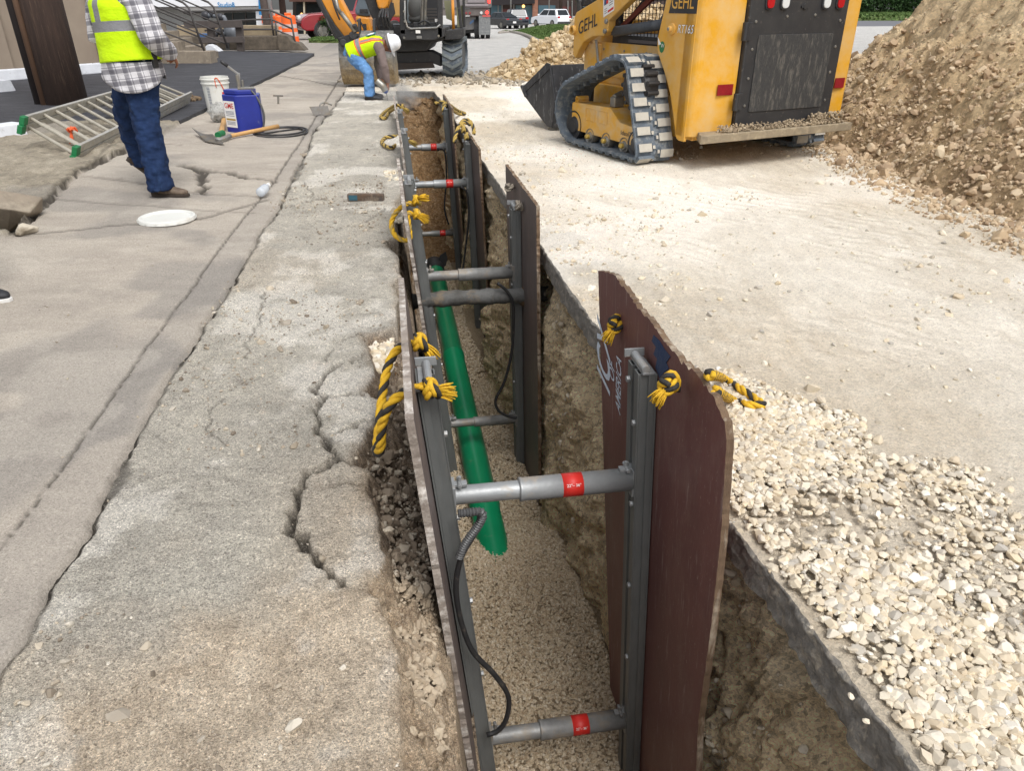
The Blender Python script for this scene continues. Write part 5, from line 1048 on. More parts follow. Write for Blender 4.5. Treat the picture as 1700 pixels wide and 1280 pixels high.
def person(label,J,o):
    FT=o.get('fat',1.); base=Vector(J['base']); root=empty('person',base); tag(root,label,'person'); v=lambda q:Vector(q)-base
    pel,wai,che,nek=[v(J[k]) for k in ('pelvis','waist','chest','neck')]; sh=[v(q) for q in J['sh']]; el=[v(q) for q in J['el']]; ha=[v(q) for q in J['wr']]; hp=[v(q) for q in J['hip']]; kn=[v(q) for q in J['knee']]; an=[v(q) for q in J['ankle']]; to=[v(q) for q in J['toe']]; hd=v(J['head'])
    sd=(sh[1]-sh[0]).normalized(); hs=(hp[1]-hp[0]).normalized(); sides=[hs,hs,sd,sd,sd,sd]
    ax=(nek-che).normalized()
    def torso(mb,k,lo=0): 
        mb.loft([pel-(wai-pel)*.45*(1-lo),pel,wai,che,che.lerp(nek,.6),nek],[(p*k*FT,r*k*FT) for p,r in ((.150,.105),(.168,.122),(.155,.112),(.178,.125),(.150,.095))]+[(.062,.06)],sides,28)
    # one continuous body
    b=MB(); torso(b,.92); b.tube([nek-ax*.05,nek,nek.lerp(hd,.55)],[.062,.056,.054],16)
    for i in (0,1):
        b.tube([sh[i]-(sh[i]-che)*.35,sh[i],sh[i].lerp(el[i],.5),el[i],el[i].lerp(ha[i],.4),ha[i]],[.06,.058,.047,.040,.040,.027],14)
        b.tube([hp[i],hp[i].lerp(kn[i],.5),kn[i],kn[i].lerp(an[i],.35),an[i]],[.085,.072,.054,.053,.036],14)
        b.tube([an[i],an[i].lerp(to[i],.5)-Vector((0,0,.02)),to[i]],[.032,.022,.014],10)
        hand(b,ha[i],J['hdir'][i],J['hn'][i],o.get('curl',[.9,.9])[i],1.05,1 if i else -1)
    L,R=head(b,hd,J['face'],J['hup']); body=b.build('body',M_SKIN,root,remesh=.0075)
    e=MB()
    for q in (-1,1): e.ball(L(.032*q,.078,.008),.0115,12,8)
    e.build('eyes',M_EYE,root,smooth=True)
    e=MB()
    for q in (-1,1): e.ball(L(.032*q,.087,.008),.0055,10,6)
    e.build('pupils',M_HAIR,root,smooth=True)
    h=MB(); h.ball(L(0,-.03,.03),.101,18,12,(.80,.90,1.0),R); h.build('hair',M_HAIR,root,smooth=True,wr=(.01,.02))
    # shirt
    m=MB(); torso(m,1.06)
    for i in (0,1):
        w=el[i].lerp(ha[i],.93); m.tube([sh[i]-(sh[i]-che)*.45,sh[i],sh[i].lerp(el[i],.5),el[i],el[i].lerp(w,.5),w],[q_*FT for q_ in (.088,.082,.074*o.get('sl',1),.070*o.get('sl',1),.062*o.get('sl',1),.046)],18)
    m.build('shirt',o['shirt'],root,remesh=.013,wr=(.022,.09))
    # jeans
    m=MB(); m.loft([wai.lerp(pel,.45),pel,hp[0].lerp(hp[1],.5)-(wai-pel).normalized()*.05],[(p*FT,r*FT) for p,r in ((.172,.132),(.190,.150),(.165,.135))],hs,26)
    for i in (0,1):
        d=(an[i]-kn[i]).normalized(); q=an[i]+d*o.get('hem',.03); m.tube([hp[i]-(kn[i]-hp[i])*.12,hp[i],hp[i].lerp(kn[i],.45),kn[i],kn[i].lerp(q,.4),kn[i].lerp(q,.8),q],[q_*FT for q_ in (.105,.114,.100,.085,.083,.081,.090)],20)
    je=m.build('jeans',o['jeans'],root,remesh=.012,wr=(.040,.06))
    if o.get('pocket'):
        p=MB(); c=hp[1].lerp(hp[0],.12)+Vector(o['pocket'])*.150*FT+Vector((0,0,-.06)); n=Vector(o['pocket']).normalized(); s=Vector((-n.y,n.x,0)); p.prism([(-.085,.085),(.085,.095),(.085,-.06),(.0,-.11),(-.085,-.06)],c,s,(0,0,1),n*.014); p.build('back_pocket',o['jeans'],je,bevel=.004)
    # boots
    for i in (0,1):
        f=to[i]-an[i]; fl=Vector((f.x,f.y,0)) if not o.get('tilt',[0,0])[i] else f; fl.normalize(); dn=Vector((0,0,-1)) if not o.get('tilt',[0,0])[i] else (Vector((0,0,-1))-fl*Vector((0,0,-1)).dot(fl)).normalized()
        s=fl.cross(dn); k=an[i]; P=[k-fl*.075+dn*.05,k-fl*.05+dn*.045,k+dn*.04,k+fl*.07+dn*.052,k+fl*.14+dn*.062,k+fl*.19+dn*.066,k+fl*.215+dn*.07]; ab=[(.022,.028),(.037,.042),(.040,.050),(.044,.040),(.046,.030),(.036,.024),(.012,.012)]
        m=MB(); m.loft(P,ab,s,20); m.tube([k-dn*.12,k,k+dn*.04],[.058,.052,.05],16); bo=m.build('shoe' if o.get('shoe') else 'boot',o.get('shoe') or M_BOOT,root,remesh=.008)
        m=MB(); out=[(-.085,-.025),(-.085,.025),(-.05,.038),(.0,.036),(.07,.043),(.14,.047),(.19,.036),(.222,.012),(.222,-.012),(.19,-.036),(.14,-.047),(.07,-.043),(.0,-.036),(-.05,-.038)]
        m.prism(out,k+dn*.078,fl,s,dn*.022); m.prism([(-.085,-.03),(-.085,.03),(-.05,.036),(-.02,.034),(-.02,-.034),(-.05,-.036)],k+dn*.06,fl,s,dn*.019); m.build('sole',o.get('sole') or M_SOLE,bo,bevel=.004)
    return root,L,R,dict(pel=pel,wai=wai,che=che,nek=nek,sd=sd,hs=hs,hd=hd,sh=sh,el=el,ha=ha)
def vest(root,pts,ab,sides,pick,mats,name='safety_vest'):
    """open-bottomed vest shell; pick(t,angle) gives the strip"""
    m=48; P=[];A=[];SS=[]; n=len(pts)
    for i in range(m):
        t=i/(m-1)*(n-1); j=min(int(t),n-2); f=t-j; f2=f*f*(3-2*f); P.append(Vector(pts[j]).lerp(Vector(pts[j+1]),f)); A.append(tuple(ab[j][k]*(1-f2)+ab[j+1][k]*f2 for k in (0,1))); SS.append(Vector(sides[j]).lerp(Vector(sides[j+1]),f))
    b=MB(); b.loft(P,A,SS,64,False); b.mi=[pick(i/(m-2),2*PI*j/64) for i in range(m-1) for j in range(64)]
    o=b.build(name,mats,root,smooth=True,wr=(.012,.10)); md=o.modifiers.new('thick','SOLIDIFY'); md.thickness=.004; return o
# --- worker seen from behind on the apron
def worker_back():
    w=lambda x,y,Y=6.3:W(x,y,Y); g1=G(268,326,.0)
    fx=Vector((.62,.78,0)).normalized(); rt=Vector((fx.y,-fx.x,0)); c=w(222,120,6.35)
    pel=Vector((c[0],c[1],.97)); z=lambda a,b=0,d=0:pel+Vector((0,0,a))+rt*b+fx*d
    A1=Vector((-2.90,6.18,.105)); A0=Vector((-3.22,6.62,.24))
    J=dict(base=(A1.x,A1.y,0),pelvis=z(0),waist=z(.17,-.01),chest=z(.44,-.025),neck=z(.60,-.02),head=z(.78,-.01,.05),
      sh=[z(.50,-.25),z(.50,.24,.02)],el=[z(.24,-.40,-.03),z(.24,.36,.02)],wr=[z(.08,-.14,.24),z(.085,.20,.24)],hdir=[(.6,.4,.05),(-.2,.5,.0)],hn=[(0,0,-1),(-.6,.2,-.3)],
      hip=[z(-.07,-.09),z(-.07,.09)],knee=[Vector((-3.20,6.50,.60)),Vector((-2.93,6.22,.56))],ankle=[A0,A1],toe=[A0+Vector((.09,.10,-.135)),A1+Vector((.20,-.0,-.08))],face=(.55,.8,-.35),hup=(0,0,1))
    r,L,R,q=person('worker in lime vest, plaid shirt and dark jeans standing by the ladder',J,dict(shirt=M_PLAID,jeans=M_DEN,fat=1.2,sl=1.12,hem=.05,tilt=[1,0],curl=[.8,.8]))
    pts=[q['pel']+Vector((0,0,.055)),q['wai'],q['wai'].lerp(q['che'],.5),q['che'],q['nek']-Vector((0,0,.06)),q['nek']]
    ab=[(.272,.215),(.260,.20),(.262,.19),(.262,.185),(.20,.15),(.09,.085)]
    def pick(t,a):
        if .335<t<.445: return 1
        back=abs(((a-o_a)+PI)%(2*PI)-PI)
        if t>.445 and back<.17: return 1
        return 0
    o_a=PI*1.5+.15
    t=(pts[1]-pts[0]).normalized(); u=q['hs']; wv=t.cross(u); o_a=(1.5*PI if wv.dot(fx)>0 else .5*PI)+.0
    ve=vest(r,pts,ab,[q['hs'],q['hs'],q['sd'],q['sd'],q['sd'],q['sd']],pick,[M_LIMEV,M_REFL])
    tb=MB(); n=56; rr=9; vs=[]; bk=1.5*PI if wv.dot(fx)>0 else .5*PI
    for i in range(rr+1):
        for j in range(n):
            a=2*PI*j/n; da=((a-bk+PI)%(2*PI))-PI; cs=math.cos(da); dep=.03+.13*max(0,math.cos(da*1.0-.85))**1.2 if abs(da)<2.4 else .08
            z_=.06-(.06+dep)*i/rr; f=1+.06*(i/rr)+.02*math.sin(a*9)*i/rr; vs.append(q['pel']+q['hs']*math.cos(a)*.250*f+wv*math.sin(a)*.205*f+Vector((0,0,z_)))
    tb.add(vs,[(i*n+j,i*n+(j+1)%n,(i+1)*n+(j+1)%n,(i+1)*n+j) for i in range(rr) for j in range(n)]); so=tb.build('shirt_tail',M_PLAID,r,smooth=True,wr=(.03,.07)); so.modifiers.new('thick','SOLIDIFY').thickness=.003
    h=MB(); h.lathe([(.155,-.005),(.158,0),(.122,.012),(.120,.05),(.105,.095),(.07,.128),(.0,.142)],L(0,-.01,.055),30,L(0,0,1)-L(0,0,0)); h.build('hard_hat',M_HAT,r,smooth=True)
    k=MB(); c=q['wai']+rt*.255+fx*.06+Vector((0,0,-.10)); k.box(c,(.03,.05,.11),Matrix.Rotation(-.4,3,'Z')); k.build('belt_pouch',M_BKP,r,bevel=.006)
worker_back()
# --- worker bending over the end of the trench
def worker_bent():
    w=lambda x,y,Y=12.9:Vector(W(x,y,Y)); dy=Vector((0,.1,0)); gz=Vector((0,0,0))
    a1=w(614,160); a1.z=.10; a0=a1+Vector((-.05,.32,0)); hp=w(587,92,13.0)
    J=dict(base=(a1.x,a1.y,0),pelvis=w(585,88,13.05),waist=w(598,81,13.05),chest=w(621,74,13.05),neck=w(637,71,13.05),head=w(647,73,13.03),
      sh=[w(629,77,13.24),w(629,77,12.86)],el=[w(628,107,13.2),w(637,108,12.82)],wr=[w(633,134,13.05),w(644,139,12.85)],hdir=[(.2,-.3,-.9),(-.05,.1,-1)],hn=[(.4,-.8,-.2),(-.9,.2,.1)],
      hip=[w(587,93,13.14),w(587,93,12.96)],knee=[w(612,119,13.18),w(611,119,12.90)],ankle=[a0,a1],toe=[a0+Vector((.2,.03,-.075)),a1+Vector((.2,-.03,-.075))],face=(.25,-.05,-1),hup=(1,0,.12))
    r,L,R,q=person('worker in white hard hat bending over the trench end in light blue jeans',J,dict(shirt=M_TAUPE,jeans=M_DENL,hem=.04,shoe=mat('dark_work_shoe',S(66,68,74),.7),sole=M_SOLE,curl=[.9,1.2]))
    pts=[q['pel']+(q['pel']-q['wai'])*.2,q['wai'],q['wai'].lerp(q['che'],.5),q['che'],q['che'].lerp(q['nek'],.7),q['nek']]
    ab=[(.205,.165),(.195,.155),(.20,.155),(.205,.15),(.17,.115),(.085,.08)]
    t=(pts[1]-pts[0]).normalized(); u=q['hs']; wv=t.cross(u); up=1 if wv.z>0 else -1   # angle pi/2*up is the back
    def pick(t_,a):
        b=abs(((a-up*PI/2)+PI)%(2*PI)-PI)
        if .16<t_<.30: return 1 if .195<t_<.265 else 2
        if t_>=.30 and .62<b<1.12: return 1 if .76<b<.98 else 2
        if b>2.6 and t_<.16: return 2
        return 0
    vest(r,pts,ab,[q['hs'],q['hs'],q['sd'],q['sd'],q['sd'],q['sd']],pick,[M_LIMEV,M_REFL,M_ORV])
    k=MB(); c=q['che'].lerp(q['nek'],-.1); kk=MB(); p0=q['che'].lerp(q['wai'],.15)+Vector((0,-.02,.165)); kk.lathe([(0,0),(.085,0),(.085,.004),(0,.004)],p0,20,(-.25,-.15,1)); bd=kk.build('back_badge',mat('teal_badge',S(40,128,132),.6),r); kk=MB(); kk.lathe([(0,.005),(.06,.005),(.06,.008),(0,.008)],p0,20,(-.25,-.15,1)); kk.build('badge_centre',M_WHITE,bd)
    ax=L(0,0,1)-L(0,0,0); h=MB(); h.lathe([(.150,-.012),(.155,-.004),(.126,.010),(.123,.05),(.108,.098),(.07,.135),(.0,.15)],L(0,-.012,.035),30,ax); ht=h.build('hard_hat',M_HAT,r,smooth=True)
    h=MB(); f=L(0,1,0)-L(0,0,0); h.prism([(.155*math.cos(a),.155*math.sin(a)+.045*max(0,math.sin(a))) for a in np.linspace(0,2*PI,28)[:-1]],L(0,-.01,.018),L(1,0,0)-L(0,0,0),f,ax*.008); h.build('hat_brim',M_HAT,ht)
    h=MB(); h.lathe([(.112,-.05),(.116,.0),(.116,.02)],L(0,-.025,.02),24,ax); h.build('cap_liner',M_CAP,r,smooth=True)
    t=empty('hand_tool',w(636,143,12.78)); tag(t,'short grey cylindrical tool held in the bending worker\'s hand','hand tool'); tb=w(626,134,12.80)-w(636,143,12.78); te=w(642,154,12.78)-w(636,143,12.78)
    b=MB(); b.tube([tb,Vector((0,0,0)),te*.7],[.055,.055,.05],18); b.build('canister',M_STL,t,smooth=False)
    b=MB(); b.tube([te*.7,te*1.0],[.045,.028],14); b.build('blue_nozzle',mat('blue_plastic',S(60,84,150),.5),t)
    b=MB(); b.tube([te,te+Vector((.01,0,-.30))],.006,6); b.build('thin_rod',M_STL,t)
    k=NT('dust_cloud'); k.t.nodes.remove(k.b); vol=k.n('ShaderNodeVolumePrincipled'); vol.inputs['Color'].default_value=(.86,.84,.8,1); d=k.ramp(k.noise(6,5,.6),(.42,0.),(.75,1.)); 
    gr=k.n('ShaderNodeTexGradient',gradient_type='SPHERICAL'); k.l(k.map((2.6,2.6,3.6)),gr.inputs[0]); k.l(k.math('MULTIPLY',k.math('MULTIPLY',k.sepc(d)[0],gr.outputs['Fac']),16.),vol.inputs['Density']); k.l(vol.outputs[0],k.out.inputs[1])
    c=G(664,160,.06); b=MB(); b.ball((0,0,0),.42,20,12,(1,1,.62)); p=b.build('dust_puff',k.m); p.location=c; p['kind']='stuff'; p['label']='small pale dust puff rising at the trench end'
worker_bent()
# --- person at the left edge: only a shoe enters the picture
def bystander():
    a=Vector((-2.93,3.80,.10)); b0=a+Vector((-.14,-.30,0)); rt=Vector((.1,-1,0)).normalized(); fx=Vector((1,.1,0)).normalized(); pel=Vector((-3.03,3.65,.95)); z=lambda q,s=0,d=0:pel+Vector((0,0,q))+rt*s+fx*d
    J=dict(base=(a.x,a.y,0),pelvis=z(0),waist=z(.16),chest=z(.40),neck=z(.56),head=z(.73,0,.03),sh=[z(.47,-.19),z(.47,.19)],el=[z(.2,-.25,-.03),z(.2,.25,-.03)],wr=[z(-.05,-.25,.03),z(-.05,.25,.03)],hdir=[(.1,.1,-1),(.1,-.1,-1)],hn=[(0,-1,0),(0,1,0)],
      hip=[z(-.07,-.09),z(-.07,.09)],knee=[a+Vector((-.02,0,.42)),b0+Vector((.0,.0,.42))],ankle=[a,b0],toe=[a+Vector((.2,-.03,-.075)),b0+Vector((.2,-.04,-.075))],face=(1,.1,-.1),hup=(0,0,1))
    person('person whose black shoe with a white sole shows at the left edge',J,dict(shirt=M_DKSH,jeans=M_DEN,hem=.03,shoe=M_BSHOE,sole=M_WSOLE,curl=[.35,.35]))
bystander()
# ================================================================ SMALL THINGS LYING ABOUT
def ground_at(x,y,dz=0.):
    P=G(x,y); h=zap(P); P=G(x,y,h); return Vector((P[0],P[1],h+dz))
M_PLAS=mat('white_bucket_plastic',S(212,212,206),.45,0,S(206,204,196),6,.6,.03,40,dust=S(190,178,158),dsc=7,dlo=.6,dhi=.85)
M_WOOD=mat('ash_tool_handle',S(196,154,98),.6,0,S(170,126,74),30,.7,.1,80,stretch=(.2,1,1)); M_BLADE=mat('worn_steel_blade',S(120,116,110),.5,.5,S(92,86,80),12,.8,.1,60,dust=S(150,136,114),dsc=12,dlo=.5,dhi=.75)
M_ALU=mat('ladder_aluminium',S(188,186,180),.45,.45,S(160,156,146),9,.7,.1,60,dust=S(176,164,142),dsc=11,dlo=.5,dhi=.8); M_ALUT=mat('dirty_ladder_rung',S(178,172,158),.6,.2,S(154,148,134),14,.8,.1,60); M_GRN=mat('green_ladder_foot',S(18,110,62),.5)
M_BLUE=mat('blue_plastic_can',S(34,48,140),.35,0,S(28,38,116),5,.6,.05,40,dust=S(120,124,150),dsc=11,dlo=.6,dhi=.85); M_CURB=mat('white_painted_concrete',S(212,214,218),.75,0,S(190,192,196),8,.7,.2,60,dust=S(150,146,140),dsc=12,dlo=.62,dhi=.8)
M_ORC=mat('orange_cord',S(222,96,50),.7); M_CONC=mat('weathered_step_concrete',S(142,130,114),.9,0,S(112,102,90),5,.7,.4,40,dust=S(168,158,140),dsc=8,dlo=.5,dhi=.8)
def small():
    # bucket
    P=ground_at(365,184); t=empty('plastic_bucket',P,.4); tag(t,'white plastic bucket with an orange cord hanging from its rim','bucket'); H=.47
    b=MB(); b.lathe([(0,0),(.160,0),(.164,.01),(.183,.375),(.197,.378),(.197,.392),(.185,.395),(.187,.43),(.200,.433),(.200,.447),(.189,.45),(.191,H),(.183,H),(.16,.02),(0,.02)],(0,0,0),36); b.build('bucket_body',M_PLAS,t,smooth=False).modifiers.new('e','EDGE_SPLIT')
    vd=-P; vd.z=0; vd.normalize(); vd=Vector((vd.x*math.cos(-.4)-vd.y*math.sin(-.4),vd.x*math.sin(-.4)+vd.y*math.cos(-.4),0))
    def onb(a,z): R=.162+.021*z/.375+.004; q=math.atan2(vd.y,vd.x)+a; return Vector((math.cos(q)*R,math.sin(q)*R,z))
    def patch(a0,a1,z0,z1,m,nm):
        b=MB(); n=8; vs=[onb(a0+(a1-a0)*i/n,z) for z in (z0,z1) for i in range(n+1)]; b.add(vs,[(i,i+1,n+2+i,n+1+i) for i in range(n)]); b.build(nm,m,t,smooth=True)
    patch(.42,.95,.215,.275,M_REDL,'red_label_band'); patch(.42,.95,.165,.178,M_REDL,'red_label_line'); 
    gp=mat('label_grey_print',S(120,126,140),.7)
    b=MB(); 
    for i in range(12):
        z=.33-i*.021; n=3; vs=[onb(-.75+.25*k/n,zz) for zz in (z,z+.009) for k in range(n+1)]; b.add(vs,[(k,k+1,n+2+k,n+1+k) for k in range(n)])
    b.build('printed_text_block',gp,t)
    b=MB(); b.tube(resamp([onb(.0,.43)*1.03,onb(.1,.44)*1.06,onb(.25,.42)*1.05,onb(.5,.33)*1.03,onb(.6,.28)*1.03],.02),.007,7); b.tube(resamp([onb(.0,.43)*1.03,onb(.02,.38)*1.03,onb(.04,.33)*1.03],.02),.006,7); b.build('orange_cord',M_ORC,t,smooth=True)
    # plastic bag
    P=ground_at(367,202); t=empty('plastic_bag',P); tag(t,'crumpled clear plastic bag against the white bucket','plastic bag'); b=MB(); b.ball((0,0,.11),.14,28,20,(1,.8,.9)); k=NT('clear_plastic_film'); k.b.inputs['Alpha'].default_value=.5
    b.build('bag_film',k.fin(k.ramp(k.noise(12,6,.7),(.35,S(150,150,146)),(.6,S(214,214,210))),.2,0,k.bump(k.noise(16,6,.7),1,.05),.6),t,smooth=True,wr=(.09,.05)); b=MB(); b.ball((0,0,.05),.07,16,10,(1.2,.8,.6)); b.build('bag_contents',mat('bag_contents',S(110,100,84),.9),t,smooth=True,wr=(.05,.03))
    # blue pump can
    P=ground_at(409,219); t=empty('pump_can',P,math.radians(18)); tag(t,'blue plastic pump can with a white label and black pump lever','pump can')
    out=rloop([(-.225,.06),(-.07,-.13),(.21,-.13),(.23,.13),(-.15,.17)],.03,4); b=MB(); b.prism(out,(0,0,.0),(1,0,0),(0,1,0),(0,0,.44)); b.prism(rloop([(-.20,.06),(-.05,-.10),(.15,-.10),(.19,.11),(-.13,.15)],.03,4),(0,0,.4405),(1,0,0),(0,1,0),(0,0,.055)); b.build('can_body',M_BLUE,t,bevel=.012)
    a=Vector((-.225,.06,0));c=Vector((-.07,-.13,0)); d=(c-a).normalized(); n=Vector((d.y,-d.x,0)); o=a.lerp(c,.5)+n*.003; L=(c-a).length
    b=MB(); b.prism([(-L*.40,.07),(L*.40,.07),(L*.40,.37),(-L*.40,.37)],o,d,(0,0,1),n*.002); lb=b.build('white_label',M_WHITE,t)
    b=MB(); b.text('GME',o+n*.004+Vector((0,0,.315)),d,(0,0,1),.085,.001,.006,width=L*.66); b.build('label_lettering',M_REDL,lb)
    b=MB(); b.prism([(-L*.34,.15),(L*.34,.15),(L*.34,.172),(-L*.34,.172)],o+n*.0025,d,(0,0,1),n*.001); b.build('label_gold_bar',mat('label_gold',S(170,140,60),.6),lb)
    b=MB()
    for z in (.25,.235,.22,.20,.13,.115,.10): b.prism([(-L*.32,z),(L*.30,z),(L*.30,z+.006),(-L*.32,z+.006)],o+n*.0025,d,(0,0,1),n*.001)
    b.build('label_print',gp,lb)
    b=MB(); b.bx(-.02,.17,-.07,.03,.496,.52); b.tube([(.0,-.02,.5),(.0,-.02,.66)],.022,12); b.tube([(.045,-.02,.5),(.045,-.02,.60)],.014,10); b.build('pump_head',M_STL,t,bevel=.003)
    b=MB(); b.beam((.02,-.02,.66),(-.10,.02,.76),.03,.022); b.beam((.005,-.02,.56),(.02,-.02,.68),.026,.03); lv=b.build('pump_lever',M_GALVD,t,bevel=.003); b=MB(); b.tube([(-.09,.017,.752),(-.15,.037,.80),(-.165,.042,.81)],[.02,.022,.016],12); b.build('lever_grip',M_HOSE,lv,smooth=True)
    b=MB(); b.tube(resamp([(.13,-.09,.49),(.18,-.12,.42),(.225,-.15,.30),(.235,-.15,.18),(.20,-.15,.05),(.16,-.16,.02)],.02),.012,10); b.build('outlet_hose',M_CORR,t,smooth=True)
    # hose coil
    C=ground_at(466,223); t=empty('hose_coil',C); tag(t,'thin black hose coiled on the concrete beside the blue can','hose'); b=MB(); P=[]
    for i in range(80):
        a=i/80*2*PI*2.2; P.append((-.02+math.cos(a)*(.30+.03*math.sin(a*.7)),.10+math.sin(a)*(.34+.04*math.cos(a*.6)),.012+.008*math.sin(a*.4)+.006))
    P+=[(-.2,-.05,.02),(-.33,.05,.03)]; b.tube(resamp(P,.04),.011,8); b.build('hose',M_HOSE,t,smooth=True)
    # shovel
    P=ground_at(373,240); t=empty('flat_shovel',P); tag(t,'flat bladed shovel with wooden handle lying in front of the blue can','shovel'); q=lambda x,y,z=0.:ground_at(x,y,z)-P
    A0,A1,A2,A3=q(341,236,.01),q(373,241,.005),W(353,222,8.95)-np.array(P),W(319,212,9.25)-np.array(P)
    A2,A3=Vector(A2),Vector(A3); b=MB(); n=7; vs=[]
    for i in range(n+1):
        for j in range(n+1):
            u,v=i/n,j/n; p=A0.lerp(A1,u).lerp(A3.lerp(A2,u),v); vs.append(p+Vector((0,0,-.03*math.sin(PI*u)*v)))
    b.add(vs,[(i*(n+1)+j,(i+1)*(n+1)+j,(i+1)*(n+1)+j+1,i*(n+1)+j+1) for i in range(n) for j in range(n)]); o=b.build('blade',M_BLADE,t,smooth=True); m=o.modifiers.new('th','SOLIDIFY'); m.thickness=.006; m.offset=0
    b=MB(); h0=A1.lerp(A2,.45); h1=q(383,232,.045); b.tube([h0+Vector((-.04,0,.01)),h0,h1],[.012,.022,.026],12); b.build('socket',M_GALVD,t,smooth=True); b=MB(); h2=q(463,219,.07); b.tube([h1-(h2-h1)*.02,h1.lerp(h2,.5),h2],[.023,.024,.026],14); b.build('handle',M_WOOD,t,smooth=True)
    # second handle
    P=ground_at(368,226); t=empty('wooden_handle',P); tag(t,'short wooden tool handle with a green collar between bucket and shovel','tool handle'); e=ground_at(373,201)-P; b=MB(); b.tube([Vector((0,0,.03)),e+Vector((0,0,.03))],.032,12); b.build('shaft',M_WOOD,t,smooth=False,bevel=.004); b=MB(); b.tube([Vector((-.003,-.11,.03)),Vector((0,.05,.03))],.037,12); b.build('green_collar',M_GRN,t)
    # T handle
    P=ground_at(462,172); t=empty('tee_wrench',P,.15); tag(t,'small T shaped steel wrench standing alone on the apron','wrench'); b=MB(); b.tube([(0,0,.0),(.015,0,.12)],.016,10); b.build('stem',M_STL,t); b=MB(); b.tube([(-.06,0,.125),(.09,0,.118)],.013,10); b.build('crossbar',M_BLADE,t)
    # small blade
    P=ground_at(531,192); t=empty('hoe_blade',P); tag(t,'small grey steel blade with a notched edge beside the gutter crack','hoe'); b=MB(); k=1/107.; pts=[(-16,13),(12,14),(15,2),(9,0),(5,.5),(1,4.5),(-3,.5),(-9,0)]
    b.prism([(x*k,y*k*1.05) for x,y in pts],(0,0,.002),(1,0,0),(0,.45,.9),(0,.008,0)); b.build('blade',M_BLADE,t); b=MB(); b.tube([(.0,.06,.13),(.0,.11,.15),(.06,.13,.17),(.16,.12,.13)],.012,8); b.build('shank',M_STL,t,smooth=True)
    # cup, lid, bar
    P=ground_at(434,327); t=empty('plastic_bottle',P); tag(t,'crushed clear plastic bottle lying in the gutter dip','bottle'); k=NT('clear_bottle_plastic'); k.b.inputs['Alpha'].default_value=.55; b=MB(); b.lathe([(0,0),(.025,0),(.036,.008),(.039,.03),(.036,.05),(.039,.07),(.036,.10),(.034,.12),(.016,.15),(.014,.17)],(0,-.03,.04),24,(.15,.95,.15)); b.build('bottle_shell',k.fin(S(206,214,222),.08,0,k.bump(k.noise(40,4),.4,.01),.8),t,smooth=True); b=MB(); b.lathe([(0,0),(.018,0),(.018,.02),(0,.02)],(.025,.125,.066),14,(.15,.95,.15)); b.build('bottle_cap',M_WHITE,t)
    P=ground_at(278,365); t=empty('bucket_lid',P); tag(t,'round white bucket lid lying on the concrete','lid'); b=MB(); b.lathe([(0,.018),(.165,.016),(.172,.026),(.185,.030),(.197,.026),(.203,.004),(.200,0),(0,.004)],(0,0,.002),48); b.build('lid_disc',M_PLAS,t,smooth=False).modifiers.new('e','EDGE_SPLIT'); b=MB()
    for i in range(16): a=i/16*2*PI; b.box((.2025*math.cos(a),.2025*math.sin(a),.014),(.004,.02,.016),Matrix.Rotation(a,3,'Z'))
    b.each('rim_tab',M_PLAS,t)
    P=G(608,333); t=tag(empty('iron_bar',P,-.03),'short rusty iron bar lying on the pavement near the trench','iron bar'); b=MB(); b.box((0,0,.03),(.295,.055,.055)); b.build('bar',mat('rusty_iron',S(104,82,64),.85,.2,S(74,70,68),12,.9,.4,60,dust=S(150,136,118),dsc=16),t,bevel=.006); b=MB(); b.box((-.10,-.029,.03),(.07,.003,.04)); b.build('blue_paint_mark',mat('teal_mark',S(50,90,104),.8),t)
    # cone of dry leaves, concrete lumps
    P=Vector(G(304,166,.055)); n=260; a=RNG.uniform(0,2*PI,n); r=.24*np.sqrt(RNG.random(n)); v=np.stack([P.x+r*np.cos(a)*1.1,P.y+r*np.sin(a),P.z+.01+(.07-.25*r)*RNG.random(n)],-1); o=stones('leaf_pile',v,RNG.uniform(.03,.08,n),stone_mat('dry_leaves',S(92,72,52),S(120,98,70),S(70,54,42)),.9); tag(o,'little heap of dry brown leaves on the black asphalt','leaf pile')
    M_LUMP=mat('pale_broken_concrete',S(196,186,168),.9,0,S(150,140,122),7,.8,.5,40,dust=S(104,90,70),dsc=6,dlo=.5,dhi=.7)
    for (x,y,s,lab) in ((45,388,.13,'pale broken concrete lump at the corner of the dirt hole'),(12,365,.30,'big weathered concrete slab end overhanging the dirt hole')):
        P=ground_at(x,y); h,Fh=HULLS[3 if s<.2 else 9]; b=MB(); R=Matrix.Rotation(.6,3,'Z'); b.add([R@Vector(v)*s*(1 if s<.2 else 1.5) for v in h],[tuple(f) for f in Fh]); o=b.build('concrete_lump',M_LUMP if s<.2 else M_CONC,bevel=.01); o.location=P+Vector((0,0,s*.22)); tag(o,lab,'concrete lump')
    # wheel stops
    def stop(a,bq,h,w,lab,z0=.053,scrib=False):
        a=Vector((a[0],a[1],z0));c=Vector((bq[0],bq[1],z0)); t=tag(empty('wheel_stop',a),lab,'wheel stop','white concrete wheel stops'); d=(c-a); L=d.length; d.normalize(); n=d.cross(Vector((0,0,1))); b=MB(); b.prism(rloop([(-w/2,0),(w/2,0),(w*.36,h),(-w*.36,h)],.02,3),(0,0,0),n,(0,0,1),d*L); b.build('concrete_bar',M_CURB,t,bevel=.012)
        if scrib:
            b=MB(); 
            for i,x in enumerate((.25,.38,.48,.62)): b.beam(Vector((0,0,h+.002))+d*x*L+n*.03,Vector((0,0,h+.002))+d*(x+.04)*L-n*.04,.015,.003)
            b.build('black_scribble',M_BKP,t)
    stop(G(-60,247),G(37,232),.17,.30,'white wheel stop at the left edge in front of the ladder',.03)
    stop(G(-45,146,.05),G(12,152,.05),.18,.3,'white wheel stop end at the left edge, set slantwise')
